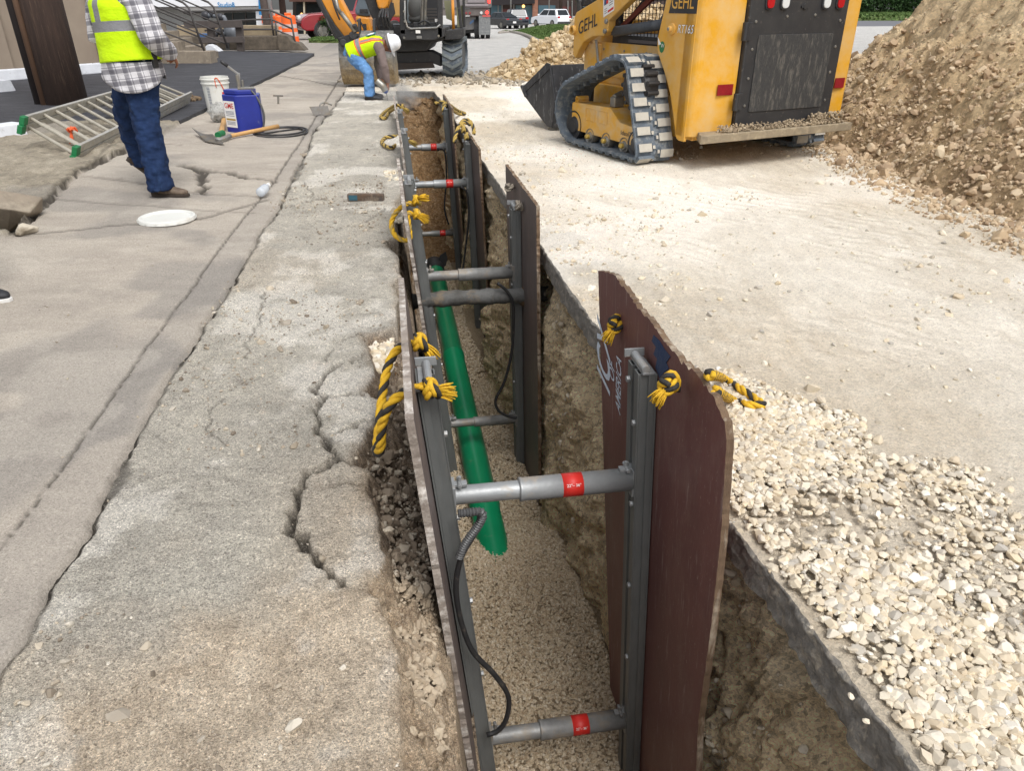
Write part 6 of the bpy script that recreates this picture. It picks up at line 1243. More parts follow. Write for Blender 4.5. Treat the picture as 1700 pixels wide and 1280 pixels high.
    stop(G(-25,136,.05),G(95,127,.05),.2,.25,'long white wheel stop running behind the wooden pole'); stop(G(132,123.5,.05),G(225,116,.05),.2,.25,'white wheel stop with black scribble right of the wooden pole',scrib=True)
    # ladder
    a0=Vector(ground_at(130,269,.11)); a1=Vector(G(318,156,.20)); u0=Vector(W(38,200,7.95)); u1=Vector(W(262,134,13.0)); org=a0.copy(); org.z=0
    t=tag(empty('extension_ladder',org),'aluminium extension ladder with green feet leaning low behind the standing worker','ladder'); a0-=org;a1-=org;u0-=org;u1-=org
    nrm=(a1-a0).cross(u0-a0).normalized(); nrm=nrm if nrm.z<0 else -nrm
    for k in (0,1):
        of=nrm*.085*k+(a1-a0).normalized()*(-.04 if k else .0)+(u0-a0).normalized()*.0
        for p,q in ((a0,a1),(u0,u1)):
            b=MB(); p_=p+of;q_=q+of; b.beam(p_,q_,.075,.012,nrm if False else (u0-a0)); d=(q_-p_).normalized(); b.beam(p_+(u0-a0).normalized()*.012+nrm*.031,q_+(u0-a0).normalized()*.012+nrm*.031,.012,.03,(u0-a0)); b.beam(p_+(u0-a0).normalized()*.012-nrm*.031,q_+(u0-a0).normalized()*.012-nrm*.031,.012,.03,(u0-a0)); r=b.build('side_rail',M_ALU,t,bevel=.002)
            f=MB(); e=p_-d*.03; f.beam(e,e+d*.10,.088,.05,(u0-a0)); f.build('green_foot',M_GRN,r,bevel=.006)
        for i in range(15):
            s=(i+.5)/15*.98+.005; b=MB(); b.tube([a0.lerp(a1,s)+of,u0.lerp(u1,s)+of],.018,8); b.build('rung',M_ALUT,t)
    b=MB(); c=a0.lerp(a1,.1).lerp(u0.lerp(u1,.1),.42)
    for i in range(7): b.tube(resamp([c+Vector((RNG.uniform(-.04,.04),RNG.uniform(-.04,.04),RNG.uniform(-.03,.04))) for _ in range(5)],.02),.010,6)
    for i in range(3): b.tube([c,c+Vector((RNG.uniform(-.05,.03),-.02,-.13))],.010,6)
    b.build('orange_rag',M_ORC,t,smooth=True)
small()
# ================================================================ THE FAR SIDE: pole, walls, shops, cars, trees
M_POLE=mat('creosoted_pole_wood',S(66,50,42),.9,0,S(44,33,28),5,.9,.6,40,stretch=(3,3,.25),dust=S(96,78,64),dsc=14,dlo=.55,dhi=.75); M_COND=mat('brown_conduit',S(110,84,66),.7); M_STUC=mat('beige_stucco',S(150,136,120),.9,0,S(136,122,108),2,.7,.15,60)
M_RAILG=mat('dark_grey_handrail',S(74,70,68),.6,.1); M_BARR=mat('brown_painted_timber',S(84,76,72),.8,0,S(66,60,58),6,.7); M_SHOPW=mat('white_shop_front',S(224,226,230),.7,0,None,3,.1,.03); M_DWIN=mk_glass('shop_window_glass',S(38,44,46),.25); M_TEAL=mk_glass('teal_shop_glass',S(84,112,124),.15)
M_BRICK=None
def leafmat(nm,a,b): 
    k=NT(nm); c=k.ramp(k.attr('tint','Fac'),(0,a),(1,b)); return k.fin(c,.7,0,None,.25)
M_LEAFD=leafmat('dark_foliage',(.012,.028,.012,1),(.04,.075,.025,1)); M_LEAFG=leafmat('hedge_foliage',(.018,.042,.012,1),(.045,.095,.026,1)); M_GRASS=leafmat('grass_blades',(.05,.095,.022,1),(.12,.18,.05,1))
def leaves(name,pts,size,m,parent=None,up=.3):
    n=len(pts); d=RNG.normal(0,1,(n,3)); d[:,2]+=up; d/=np.linalg.norm(d,axis=1)[:,None]; e=RNG.normal(0,1,(n,3)); e-=d*(e*d).sum(1)[:,None]; e/=np.linalg.norm(e,axis=1)[:,None]; s=np.asarray(size)*RNG.uniform(.6,1.3,n); s=s[:,None]
    P=np.asarray(pts); w=np.cross(d,e); V=np.stack([P-e*s*.5,P+w*s*.28,P+e*s*.5,P-w*s*.28],1).reshape(-1,3); Fq=np.arange(4*n).reshape(n,4); return npmesh(name,V,Fq,m,{'tint':('FACE',RNG.random(n))},False,parent)
def crown(n,c,r,seed,flat=.75):
    rg=np.random.default_rng(seed); k=14; cc=rg.normal(0,.48,(k,3)); cc[:,2]*=flat; cr=rg.uniform(.28,.5,k); i=rg.integers(0,k,n); v=rg.normal(0,1,(n,3)); v/=np.linalg.norm(v,axis=1)[:,None]; v*=rg.random((n,1))**.45; p=cc[i]+v*cr[i][:,None]; return np.asarray(c)+p*np.asarray(r)
def tree(label,base,h,r,n,m,seed,cat='tree',group=None,name='leafy_tree',cz=None):
    t=tag(empty(name,base),label,cat,group); b=MB(); rs=random.Random(seed); b.tube([(0,0,0),(.05,0,h*.3),(-.05,.05,h*.6),(0,0,h*.9)],[.16*h/5,.12*h/5,.08*h/5,.03],10)
    for i in range(6): a=rs.uniform(0,2*PI); z=h*rs.uniform(.4,.7); b.tube([(0,0,z),(math.cos(a)*r*.4,math.sin(a)*r*.4,z+h*.12),(math.cos(a)*r*.8,math.sin(a)*r*.8,z+h*.2)],[.05*h/5,.035*h/5,.015],7)
    b.build('trunk',M_POLE,t,smooth=True); leaves('crown',crown(n,(0,0,cz or h*.68),(r,r,r*.8),seed),.16 if h<4 else .22,m,t); return t
def car(label,loc,rz,col,kind='suv',dark=False,group='cars parked along the shops',name='parked_car'):
    t=tag(empty(name,loc,rz),label,'car' if kind!='pickup' else 'pickup truck',group)
    paint=mat('car_paint_'+name,col,.25,.0,tuple(c*.9 for c in col[:3])+(1,),3,.5,0,coat=.6); hw=.92
    if kind=='suv': low=[(-2.25,.38),(-2.3,.75),(-2.25,1.0),(-2.1,1.08),(1.05,1.06),(1.95,.95),(2.25,.78),(2.3,.45),(2.2,.32),(-2.1,.32)]; gb=(-2.12,1.06,1.15); gt=(-1.72,1.70,.28)
    elif kind=='sedan': low=[(-2.2,.38),(-2.28,.7),(-2.2,.95),(1.0,.95),(2.0,.84),(2.25,.65),(2.2,.32),(-2.1,.32)]; gb=(-1.75,.94,1.1); gt=(-1.0,1.45,.2)
    else: low=[(-2.9,.5),(-2.95,1.15),(-.75,1.2),(1.2,1.22),(2.4,1.14),(2.75,.95),(2.8,.55),(2.6,.42),(-2.8,.42)]; gb=(-.95,1.2,1.4); gt=(-.75,1.92,.55)
    b=MB(); b.prism(rloop(low,.16,4),(-hw,0,0),(0,1,0),(0,0,1),(2*hw,0,0)); b.build('body',paint,t,bevel=.06)
    y0,z0,y1=gb; y2,z1,y3=gt; tw=hw*.78; b=MB(); vs=[(-hw*.95,y0,z0),(hw*.95,y0,z0),(hw*.95,y1,z0),(-hw*.95,y1,z0),(-tw,y2,z1),(tw,y2,z1),(tw,y3,z1),(-tw,y3,z1)]; b.add(vs,[(0,1,5,4),(1,2,6,5),(2,3,7,6),(3,0,4,7),(4,5,6,7)]); b.build('cabin',paint,t,bevel=.07)
    V=[Vector(v) for v in vs]
    def win(nm,i0,i1,i2,i3,u0,u1,v0,v1):
        P=lambda u,v:(V[i0].lerp(V[i1],u)).lerp(V[i3].lerp(V[i2],u),v); q=[P(u0,v0),P(u1,v0),P(u1,v1),P(u0,v1)]; n=(q[1]-q[0]).cross(q[3]-q[0]).normalized(); cc=sum(q,Vector())/4
        if n.dot(cc-Vector((0,(y0+y1)/2,(z0+z1)/2)))<0: n=-n
        b=MB(); b.add([p+n*.012 for p in q]+[p+n*.03 for p in q],[(4,5,6,7),(0,1,5,4),(1,2,6,5),(2,3,7,6),(3,0,4,7)]); b.build(nm,M_DGL,t)
    win('rear_window',0,1,5,4,.1,.9,.12,.86); win('windscreen',2,3,7,6,.07,.93,.08,.92)
    for a,bq,c,d in ((1,2,6,5),(3,0,4,7)):
        for u0,u1 in ((.08,.48),(.53,.92)): win('side_window',a,bq,c,d,u0,u1,.12,.85)
    L=low[0][0]; R=.36 if kind!='pickup' else .43
    for s in (-1,1):
        for y in (L*.62,-L*.62):
            a=MB(); a.cyl((s*(hw-.21),y,R),(s*(hw+.012),y,R),R,R,28); w=a.build('wheel',M_HOSE,t,bevel=.03); a=MB(); a.lathe([(0,.02),(R*.2,.02),(R*.6,.0),(R*.66,.012)],(s*(hw+.008),y,R),20,(s,0,0))
            for k in range(5): g=k/5*2*PI; a.beam((s*(hw+.025),y,R),(s*(hw+.025),y+math.cos(g)*R*.6,R+math.sin(g)*R*.6),.07,.02,(s,0,0))
            a.build('rim',M_STL,w)
        a=MB(); a.box((s*hw*.80,L+.01,.95 if kind!='sedan' else .82),(.30,.10,.18)); a.build('tail_light',M_LRED,t,bevel=.03); a=MB(); a.box((s*hw*.72,-L-.06,.80 if kind!='pickup' else 1.0),(.42,.16,.16)); a.build('headlight',M_LWHT,t,bevel=.04)
        a=MB(); a.box((s*(hw+.08),y1*.62+.1,z0+.10),(.2,.10,.14)); a.build('mirror',paint,t,bevel=.03)
    a=MB(); a.box((0,L-.055,.86 if kind!='sedan' else .6),(.36,.02,.16)); a.build('number_plate',M_WHITE,t); a=MB(); a.bx(-hw+.03,hw-.03,L-.06,L+.1,.34,.55); a.build('rear_bumper',M_BKP if kind=='suv' else paint,t,bevel=.04); a=MB(); a.bx(-hw*.6,hw*.6,-L-.02,-L+.02,.55,.8); a.build('grille',M_BKP,t,bevel=.01)
    return t
def background():
    # utility pole
    P=Vector(G(110,171,.05)); t=tag(empty('utility_pole',P),'thick dark wooden utility pole with a conduit, behind the ladder','utility pole'); b=MB(); b.tube([(0,0,-.3),(-.02,.03,1.5),(-.08,.1,3.5),(-.16,.2,9)],[.315,.30,.285,.25],28); b.build('shaft',M_POLE,t,smooth=True); b=MB(); b.tube([(-.20,-.24,0),(-.21,-.23,2.2),(-.3,-.2,6)],.045,10); b.build('conduit',M_COND,t,smooth=True); b=MB(); b.tube([(-.33,-.10,0),(-.35,-.08,2.2),(-.44,0,6)],.085,12); b.build('cable_guard',mat('black_cable_guard',S(48,40,38),.8),t,smooth=True)
    # stucco wall left
    A=G(-220,141,.0);B=G(262,112,.0); a=Vector((A[0],A[1],0));c=Vector((B[0],B[1],0)); d=(c-a).normalized(); n=Vector((-d.y,d.x,0)); t=tag(empty('stucco_wall',a),'beige stucco building wall behind the white wheel stops','wall'); L=(c-a).length; b=MB(); b.prism([(0,0),(L,0),(L,5),(0,5)],(0,0,0),d,(0,0,1),n*.3); b.build('wall_face',M_STUC,t)
    for f in (.42,.585,.80):
        b=MB(); b.prism([(f*L-.18,0),(f*L+.18,0),(f*L+.18,5),(f*L-.18,5)],-n*.10,d,(0,0,1),n*.099); b.build('pilaster',M_STUC,t,bevel=.01)
    b=MB(); b.tube([d*L*.515-n*.06+Vector((0,0,5)),d*L*.515-n*.06+Vector((0,0,.35)),d*L*.522-n*.16+Vector((0,0,.2))],.05,10); b.build('downpipe',mat('brown_downpipe',S(96,80,70),.7),t,smooth=True)
    # stair block, steps and rails
    O=Vector(G(318,105,.05)); t=tag(empty('stair_flight',O),'stepped brown concrete stair wall at the foot of the building','stairs'); s=1/64.; 
    b=MB(); b.prism([(-1.35,0),(.50,0),(.50,.30),(-.25,.30),(-.25,.52),(-.75,.52),(-.75,.78),(-1.35,.78)],(0,0,-.02),(1,0,0),(0,0,1),(0,.45,0)); b.build('side_wall',M_CONC,t,bevel=.015)
    b=MB()
    for i in range(5): b.bx(-.05-.32*i-.32,-.05-.32*i,.46,2.1,-.02,.17*(i+1))
    b.build('steps',M_CONC,t,bevel=.01)
    def rails(y,lab):
        b=MB(); p0=Vector((.30,y,.25)); p1=Vector((-.02,y,.28)); top0=Vector((.06,y,1.28)); 
        b.tube([p0,Vector((.10,y,1.25)),Vector((-.02,y,1.36)),Vector((-1.9,y,2.15))],.028,8)
        for k in range(4): z=1.08-.24*k; b.tube([Vector((.13+.045*k,y,z)),Vector((-1.8,y,z+.80))],.02,8)
        b.build('handrail',M_RAILG,t,smooth=True)
    rails(.2,'');rails(1.9,'')
    t=tag(empty('white_block',Vector(G(342,86,.05))),'small white wedge block beside the foot of the handrail','block'); b=MB(); b.prism([(-.3,0),(.3,0),(.12,.15),(-.02,.2)],(0,.3,.0),(1,0,0),(0,0,1),(0,.4,0)); b.build('block',M_CURB,t,bevel=.01)
    # timber barrier
    Y=25.6; pb=lambda x,y,YY=Y:Vector(W(x,y,YY)); O=pb(380,84); O.z=.05; t=tag(empty('timber_barrier',O),'dark brown timber guard rail in front of the gas meter','barrier')
    for (x0,x1,ya,yb) in ((349,357,44,84),(396,404,40,84)):
        b=MB(); a=pb((x0+x1)/2,yb)-O;c=pb((x0+x1)/2-3,ya)-O; b.beam(a,c,.20,.20,(0,1,0)); b.build('post',M_BARR,t,bevel=.015)
    for (xa,ya,xb,yb,h) in ((306,40,402,39,.20),(330,66,406,65,.17)): b=MB(); b.beam(pb(xa,ya,Y-.16)-O,pb(xb,yb,Y-.16)-O,.09,h); b.build('rail_board',M_BARR,t,bevel=.01)
    # gas meter
    O=pb(378,82,26.2); t=tag(empty('gas_meter',O),'grey gas meter with valves and pipes behind the timber barrier','gas meter'); q=lambda x,y,YY=26.2:pb(x,y,YY)-O; gm=mat('meter_grey',S(112,116,122),.5,.2)
    b=MB(); c=q(389,54); b.lathe([(0,-.18),(.2,-.18),(.26,-.1),(.26,.1),(.2,.18),(0,.18)],c,24,(1,-.4,0)); b.build('meter_case',gm,t,smooth=True); b=MB(); b.tube([q(378,82),q(377,58),q(384,57)],.06,10); b.tube(resamp([q(345,26),q(352,24),q(362,27),q(372,28),q(374,38),q(376,58)],.1),.07,10); b.tube([q(360,50),q(378,57),q(396,57)],.055,10); b.build('pipework',gm,t,smooth=True); b=MB()
    for x,y,r in ((341,25,.13),(366,28,.12),(352,23,.10),(357,56,.11),(366,52,.12),(370,60,.10)): b.ball(q(x,y),r,14,10,(1,.8,1))
    b.each('valve',mat('valve_dark',S(62,62,66),.5,.3),t,smooth=True); b=MB(); b.box(q(339,60),(.35,.2,.18)); b.build('blue_box',mat('meter_blue',S(70,104,150),.6),t,bevel=.02)
    # low retaining wall, kerb and the long handrail
    O=Vector(G(410,80,.1)); t=tag(empty('retaining_wall',O),'low beige wall on a rough stone kerb beside the parking lot','low wall'); q=lambda x,y,YY:Vector(W(x,y,YY))-O
    b=MB(); a=q(300,80,27.2);c=q(463,80,27.2); b.bx(a.x,c.x,a.y,a.y+.3,.25,.62); b.build('wall_cap',mat('tan_cap',S(178,160,132),.9,0,S(150,134,110),4,.8),t,bevel=.02)
    b=MB(); b.bx(a.x,q(470,80,26.7).x,a.y-.5,a.y-.01,-.1,.32); b.prism([(q(462,80,26.4).x,-.1),(q(507,80,26.4).x,-.1),(q(497,80,26.4).x,.12),(q(487,80,26.4).x,.16),(q(478,80,26.4).x,.34),(q(462,80,26.4).x,.40)],(0,q(462,80,26.4).y,0),(1,0,0),(0,0,1),(0,.5,0)); b.build('stone_kerb',mat('dark_stone_kerb',S(104,94,82),.95,0,S(70,64,56),6,.9,.8,20),t,bevel=.03)
    O=Vector(W(452,62,27.0)); O.z=.45; t=tag(empty('metal_railing',O),'long dark metal railing above the low wall, sloping down at its right end','railing'); q=lambda x,y,YY=27.0:Vector(W(x,y,YY))-O; b=MB()
    b.tube([q(305,20),q(420,16),q(448,16),q(483,31),q(491,76,26.6)],.035,8); b.tube([q(305,38),q(420,32),q(450,31),q(487,48)],.028,8); b.tube([q(340,50),q(420,48),q(456,48),q(489,62)],.028,8)
    for x0,y0,x1,y1 in ((448,16,455,62),(457,36,460,64)): b.tube([q(x0,y0),q(x1,y1)],.032,8)
    b.build('tubes',M_RAILG,t,smooth=True)
    # construction drums
    mo=mat('orange_drum_plastic',S(240,104,36),.5,0,S(220,90,30),3); mw=mat('white_drum_band',S(196,180,176),.5)
    for i,(x,y,YY,lab) in enumerate(((449,66,29.6,'orange traffic drum at the left, behind the railing post'),(467,66,29.9,'orange traffic drum half hidden between the two others'),(484,73,28.6,'orange traffic drum nearest the driveway, the full one at the right'))):
        c=GF(x,y); t=tag(empty('traffic_drum',c),lab,'traffic drum','orange drums by the railing'); R=.31
        b=MB(); pr=[(.40,0),(.40,.05),(R,.06)]; 
        prof=[(.42,0),(.42,.05),(R*1.04,.06),(R*1.04,.28),(R,.29),(R,.52),(R*.96,.53),(R*.96,.76),(R*.92,.77),(R*.92,1.0),(R*.8,1.06),(0,1.07)]; b.lathe(prof,(0,0,0),28); o=b.build('drum_body',mo,t)
        for z0,z1,r in ((.30,.46,R*1.004),(.60,.74,R*.966)): b=MB(); b.ring((0,0,z0),(0,0,z1),r,r*.98,28); b.build('white_band',mw,t)
        b=MB(); b.ring((-.12,0,1.10),(.12,0,1.10),.05,.03,12); b.build('drum_handle',mo,t)
    # far left: shop front with sign, pole, tree, dark shops
    Y=46.; O=Vector(W(370,50,Y)); O.z=0; t=tag(empty('white_shop',O),'white shop front with a blue sign and dark windows','shop'); q=lambda x,y,YY=Y:Vector(W(x,y,YY))-O
    def pane(b,px,YY,dep): b.prism([(v[0],v[2]) for v in [q(x,y,YY) for x,y in px]],(0,YY-O.y,0),(1,0,0),(0,0,1),(0,dep,0))
    b=MB(); pane(b,[(230,75),(230,-60),(441,-60),(441,75)],Y+.6,.3); b.build('rear_wall',mat('shop_wall_grey',S(150,152,152),.8),t); b=MB(); pane(b,[(230,11),(230,-60),(432,-60),(432,9)],Y-.5,.9); b.build('fascia',M_SHOPW,t); b=MB(); pane(b,[(295,17),(295,11.5),(428,10),(428,15.5)],Y-.3,.6); b.build('fascia_trim',mat('shop_trim',S(206,206,206),.7),t,bevel=.02)
    b=MB(); pane(b,[(372,62),(372,21),(426,20),(426,62)],Y+.55,.04); b.each('shop_window',M_DWIN,t); b=MB()
    for x in (386,408): pane(b,[(x-.6,62),(x-.6,20),(x+.6,20),(x+.6,62)],Y+.5,.04)
    pane(b,[(372,36),(372,35),(426,35),(426,36)],Y+.5,.04); b.each('window_bar',M_BARR,t)
    b=MB(); pane(b,[(427,64),(424,18),(437,18),(440,64)],Y-.2,.5); b.build('white_pillar',M_SHOPW,t,bevel=.03); b=MB(); pane(b,[(430,24),(428,-20),(435,-20),(436,24)],Y-.56,.05); b.build('blue_strip',mat('sign_blue',S(24,120,180),.6),t)
    b=MB(); c=q(375.5,7.6,Y-.52); b.text('Studio8',c,(1,0,0),(0,0,1),.34,.01,.012,width=.92); b.build('shop_sign_lettering',mat('sign_letter_blue',S(30,130,190),.6),t)
    t=tag(empty('street_pole',W(447,62,38)),'weathered wooden pole rising behind the orange drums','pole'); O2=t.location; b=MB(); b.tube([(0,0,-1),(-.12,0,8)],.17,14); b.build('pole_shaft',mat('grey_brown_pole',S(112,100,96),.9,0,S(86,76,72),6,.8),t,smooth=True)
    t=tag(empty('steel_pole',W(457,62,39)),'thin pale steel pole right of the weathered wooden pole','pole'); b=MB(); b.tube([(0,0,-1),(-.14,0,8)],.09,12); b.build('pole_shaft',mat('pale_steel',S(176,178,180),.5,.4),t,smooth=True)
    tree('dark dense tree between the white shop and the dark shops',W(474,60,40)*np.array([1,1,0])+np.array([0,0,-.25]),6.,1.7,4200,M_LEAFD,5,cz=3.2)
    Y=58.; O=Vector(W(560,50,Y)); O.z=0; t=tag(empty('dark_shops',O),'dark shaded shop row with pale posts behind the red pickup','shop'); q=lambda x,y,YY=Y:Vector(W(x,y,YY))-O
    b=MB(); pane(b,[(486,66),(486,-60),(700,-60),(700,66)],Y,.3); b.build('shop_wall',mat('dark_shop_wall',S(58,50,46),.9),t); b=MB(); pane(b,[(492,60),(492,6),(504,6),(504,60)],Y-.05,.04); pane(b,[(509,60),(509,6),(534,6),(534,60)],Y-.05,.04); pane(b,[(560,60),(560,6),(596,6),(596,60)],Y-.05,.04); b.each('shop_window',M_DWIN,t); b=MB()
    for x in (506,557): pane(b,[(x-1.4,66),(x-3.0,-10),(x-.6,-10),(x+1.2,66)],Y-1.6,.12)
    b.each('veranda_post',mat('cream_post',S(196,184,160),.7),t); b=MB(); pane(b,[(480,2),(480,-40),(700,-40),(700,2)],Y-1.8,1.7); b.build('veranda_roof',mat('brown_roof_edge',S(86,56,46),.8),t)
    k=NT('lamp_glow'); k.b.inputs['Emission Color'].default_value=S(255,190,110); k.b.inputs['Emission Strength'].default_value=2.; gl=k.fin(S(255,200,130),.4); b=MB(); b.ball(q(501,23,Y-.2),.09,10,8); b.build('lit_lamp',gl,t)
    c=GF(590,64); car('red pickup truck parked in front of the dark shops',(c[0],c[1],c[2]),math.radians(116),S(140,24,36),'pickup',group='cars parked along the shops',name='pickup_truck')
    # right: brick and teal shops, cars, island
    Y=98.; O=Vector(W(870,45,Y)); O.z=0; t=tag(empty('brick_shops',O),'brick shop row with teal windows and a black canopy behind the parked cars','shop'); q=lambda x,y,YY=Y:Vector(W(x,y,YY))-O
    kb=NT('red_brick_wall'); br=kb.n('ShaderNodeTexBrick'); br.inputs['Scale'].default_value=2.2; br.inputs['Color1'].default_value=S(136,84,62); br.inputs['Color2'].default_value=S(158,104,80); br.inputs['Mortar'].default_value=S(150,136,124); kb.l(kb.map((1,1,1),rot=(PI/2,0,0)),br.inputs[0]); mb=kb.fin(br.outputs[0],.9)
    b=MB(); pane(b,[(780,60),(780,-40),(1130,-40),(1130,60)],Y,.3); b.build('shop_wall',mat('dim_shop_wall',S(74,60,56),.9),t); b=MB()
    for x0,x1 in ((815,826),(828,832),(856,884),(894,922),(964,972),(976,998),(1004,1030)): pane(b,[(x0,44),(x0,8),(x1,8),(x1,44)],Y-.06,.05)
    b.each('shop_window',M_TEAL,t); b=MB(); pane(b,[(834,44),(834,14),(852,14),(852,44)],Y-.06,.05); pane(b,[(934,40),(934,10),(948,10),(948,40)],Y-.06,.05); b.each('red_brown_door',mat('door_red_brown',S(104,54,48),.6),t); b=MB(); pane(b,[(884,45),(884,-20),(893,-20),(893,45)],Y-.8,.6); pane(b,[(812,52),(812,45),(827,45),(827,52)],Y-.3,.2); b.each('brick_pier',mb,t); b=MB(); pane(b,[(800,9),(800,-30),(888,-30),(888,5)],Y-1.5,1.3); b.build('black_canopy',mat('black_canopy_cloth',S(34,28,30),.8),t)
    b=MB()
    for x in (827,833.5,853,943,950): pane(b,[(x-.8,44),(x-.8,0),(x+.8,0),(x+.8,44)],Y-.2,.1)
    b.each('white_mullion',mat('pale_mullion',S(150,150,146),.7),t)
    b=MB(); b.ball(q(869,9.5,Y-.5),.17,10,8); b.build('lit_lamp',gl,t)
    for x,y,YY,rz,col,lab,kd in ((856,46.5,44.5,9,S(28,32,46),'black SUV seen from behind, left of the white ones','suv'),(914,44,45.5,36,S(226,228,232),'white SUV with red tail lights beside the brick pier','suv'),(980,40,47.5,40,S(222,224,228),'white car half hidden behind the loader arm','sedan'),(832,47,50.5,35,S(36,38,42),'dark car at the left of the black SUV','sedan')):
        c=GF(x,y); car(lab,tuple(c),math.radians(rz),col,kd)
    kp=[(829,55),(840,52),(862,56),(878,62),(893,70),(912,75),(940,80)]; P=[GF(x,y) for x,y in kp]; b=MB(); b.tube(resamp([Vector((p[0],p[1],p[2]+.04)) for p in P],.4),.11,8); b.tube(resamp([Vector((P[0][0],P[0][1],P[0][2]+.04)),Vector((P[0][0]+1,P[0][1]+8,float(gz(P[0][1]+8))+.04)),Vector((P[0][0]+3,P[0][1]+22,float(gz(P[0][1]+22))+.04))],.4),.11,8); struct(b.build('kerb',mat('kerb_concrete',S(156,148,138),.9,0,S(120,112,104),5),smooth=True))
    pol=[(p[0],p[1]) for p in P]+[(5.2,28),(7.5,45),(10,74),(P[0][0]+3,P[0][1]+22),(P[0][0]+1,P[0][1]+8)]
    def patch(name,pol,h,n,sz,lab):
        xs=[p[0] for p in pol];ys=[p[1] for p in pol]; x=RNG.uniform(min(xs),max(xs),n); y=RNG.uniform(min(ys),max(ys),n); k=inpoly(x,y,pol); x,y=x[k],y[k]; d=pdist(x,y,pol+[pol[0]]); z=h*sst(0,2.5,d)
        b=MB(); 
        gx,gy=np.meshgrid(np.linspace(min(xs),max(xs),70),np.linspace(min(ys),max(ys),70)); gi=inpoly(gx,gy,pol); gd=pdist(gx,gy,pol+[pol[0]]); gh=np.where(gi,.06+h*sst(0,2.5,gd),-.3)+gz(gy); o=struct(gridmesh(name+'_ground',gx,gy,gh,mat(name+'_soil',S(84,98,46),.95,0,S(66,76,36),5,.8,.5,20),flip=False))
        V=leaves(name,np.stack([x,y,.08+z+gz(y)+RNG.uniform(0,sz*.3,len(x))],-1),sz,M_GRASS,None,0.); stuff(V,lab,'grass')
    patch('island_grass',pol,.35,90000,.13,'green grass on the kerbed island by the parked cars')
    for x,y,YY,r,lab,m in ((848,47,40,.045,'thin grey sign post in front of the black SUV',M_GALVD),(911,40,40.5,.045,'thin grey sign post in front of the white SUV',M_GALVD),(930,40,41,.13,'brown wooden post in front of the white SUV',M_POLE)):
        t=tag(empty('roadside_post',GF(x,y)),lab,'post'); b=MB(); b.tube([(0,0,-.2),(0,0,6)],r*1.6,12); b.build('post_shaft',m,t,smooth=True)
    tree('dark tree leaning over the right end of the brick shops',W(985,40,92)*np.array([1,1,0])+np.array([0,0,-1]),9,3.4,6000,M_LEAFD,9,cz=4.6)
    # left island and bush
    pl=[GF(*p) for p in ((513,70),(530,64),(566,62),(566,71))]; patch('left_island_grass',[(p[0],p[1]) for p in pl],.12,16000,.11,'small strip of grass in front of the red pickup'); 
    c=GF(567,65); t=tag(empty('round_bush',tuple(c)),'small green bush by the red pickup','bush'); leaves('foliage',crown(5000,(0,0,.5),(.75,.7,.55),21),.09,M_LEAFG,t); b=MB(); b.tube([(0,0,0),(0,0,.5)],.04,8); b.build('stem',M_POLE,t)
    # far right: lawn, hedge and side street
    pl=[(40,112),(130,112),(150,170),(50,170)]; patch('lawn',pl,.5,70000,.5,'lawn behind the soil heap'); 
    c=W(1495,14,140); t=tag(empty('clipped_hedge',(c[0],140,-.6)),'dark green hedge on the lawn behind the soil heap','hedge'); n=9000; p=np.stack([RNG.uniform(-8.0,12.0,n),RNG.uniform(-2,2,n),RNG.random(n)**.6*3.6],-1); p[:,2]*=(.8+.3*vnoise(p[:,0]*1.3,p[:,0]*0)); leaves('foliage',p,.45,M_LEAFG,t)
    b=MB(); b.tube([(-7,0,.2),(1,0,.6),(11,0,.2)],.2,8); b.build('stems',M_POLE,t)
    tree('dark broad tree at the far right beyond the lawn',(100,165,-1),14,7.,6000,M_LEAFD,31)
    m=mat('side_street_asphalt',S(104,104,108),.9,0,S(90,90,94),2); gx,gy=np.meshgrid(np.linspace(22,120,30),np.linspace(62,113,30)); struct(gridmesh('side_street',gx,gy,gz(gy)+.05,m,flip=False))
background()
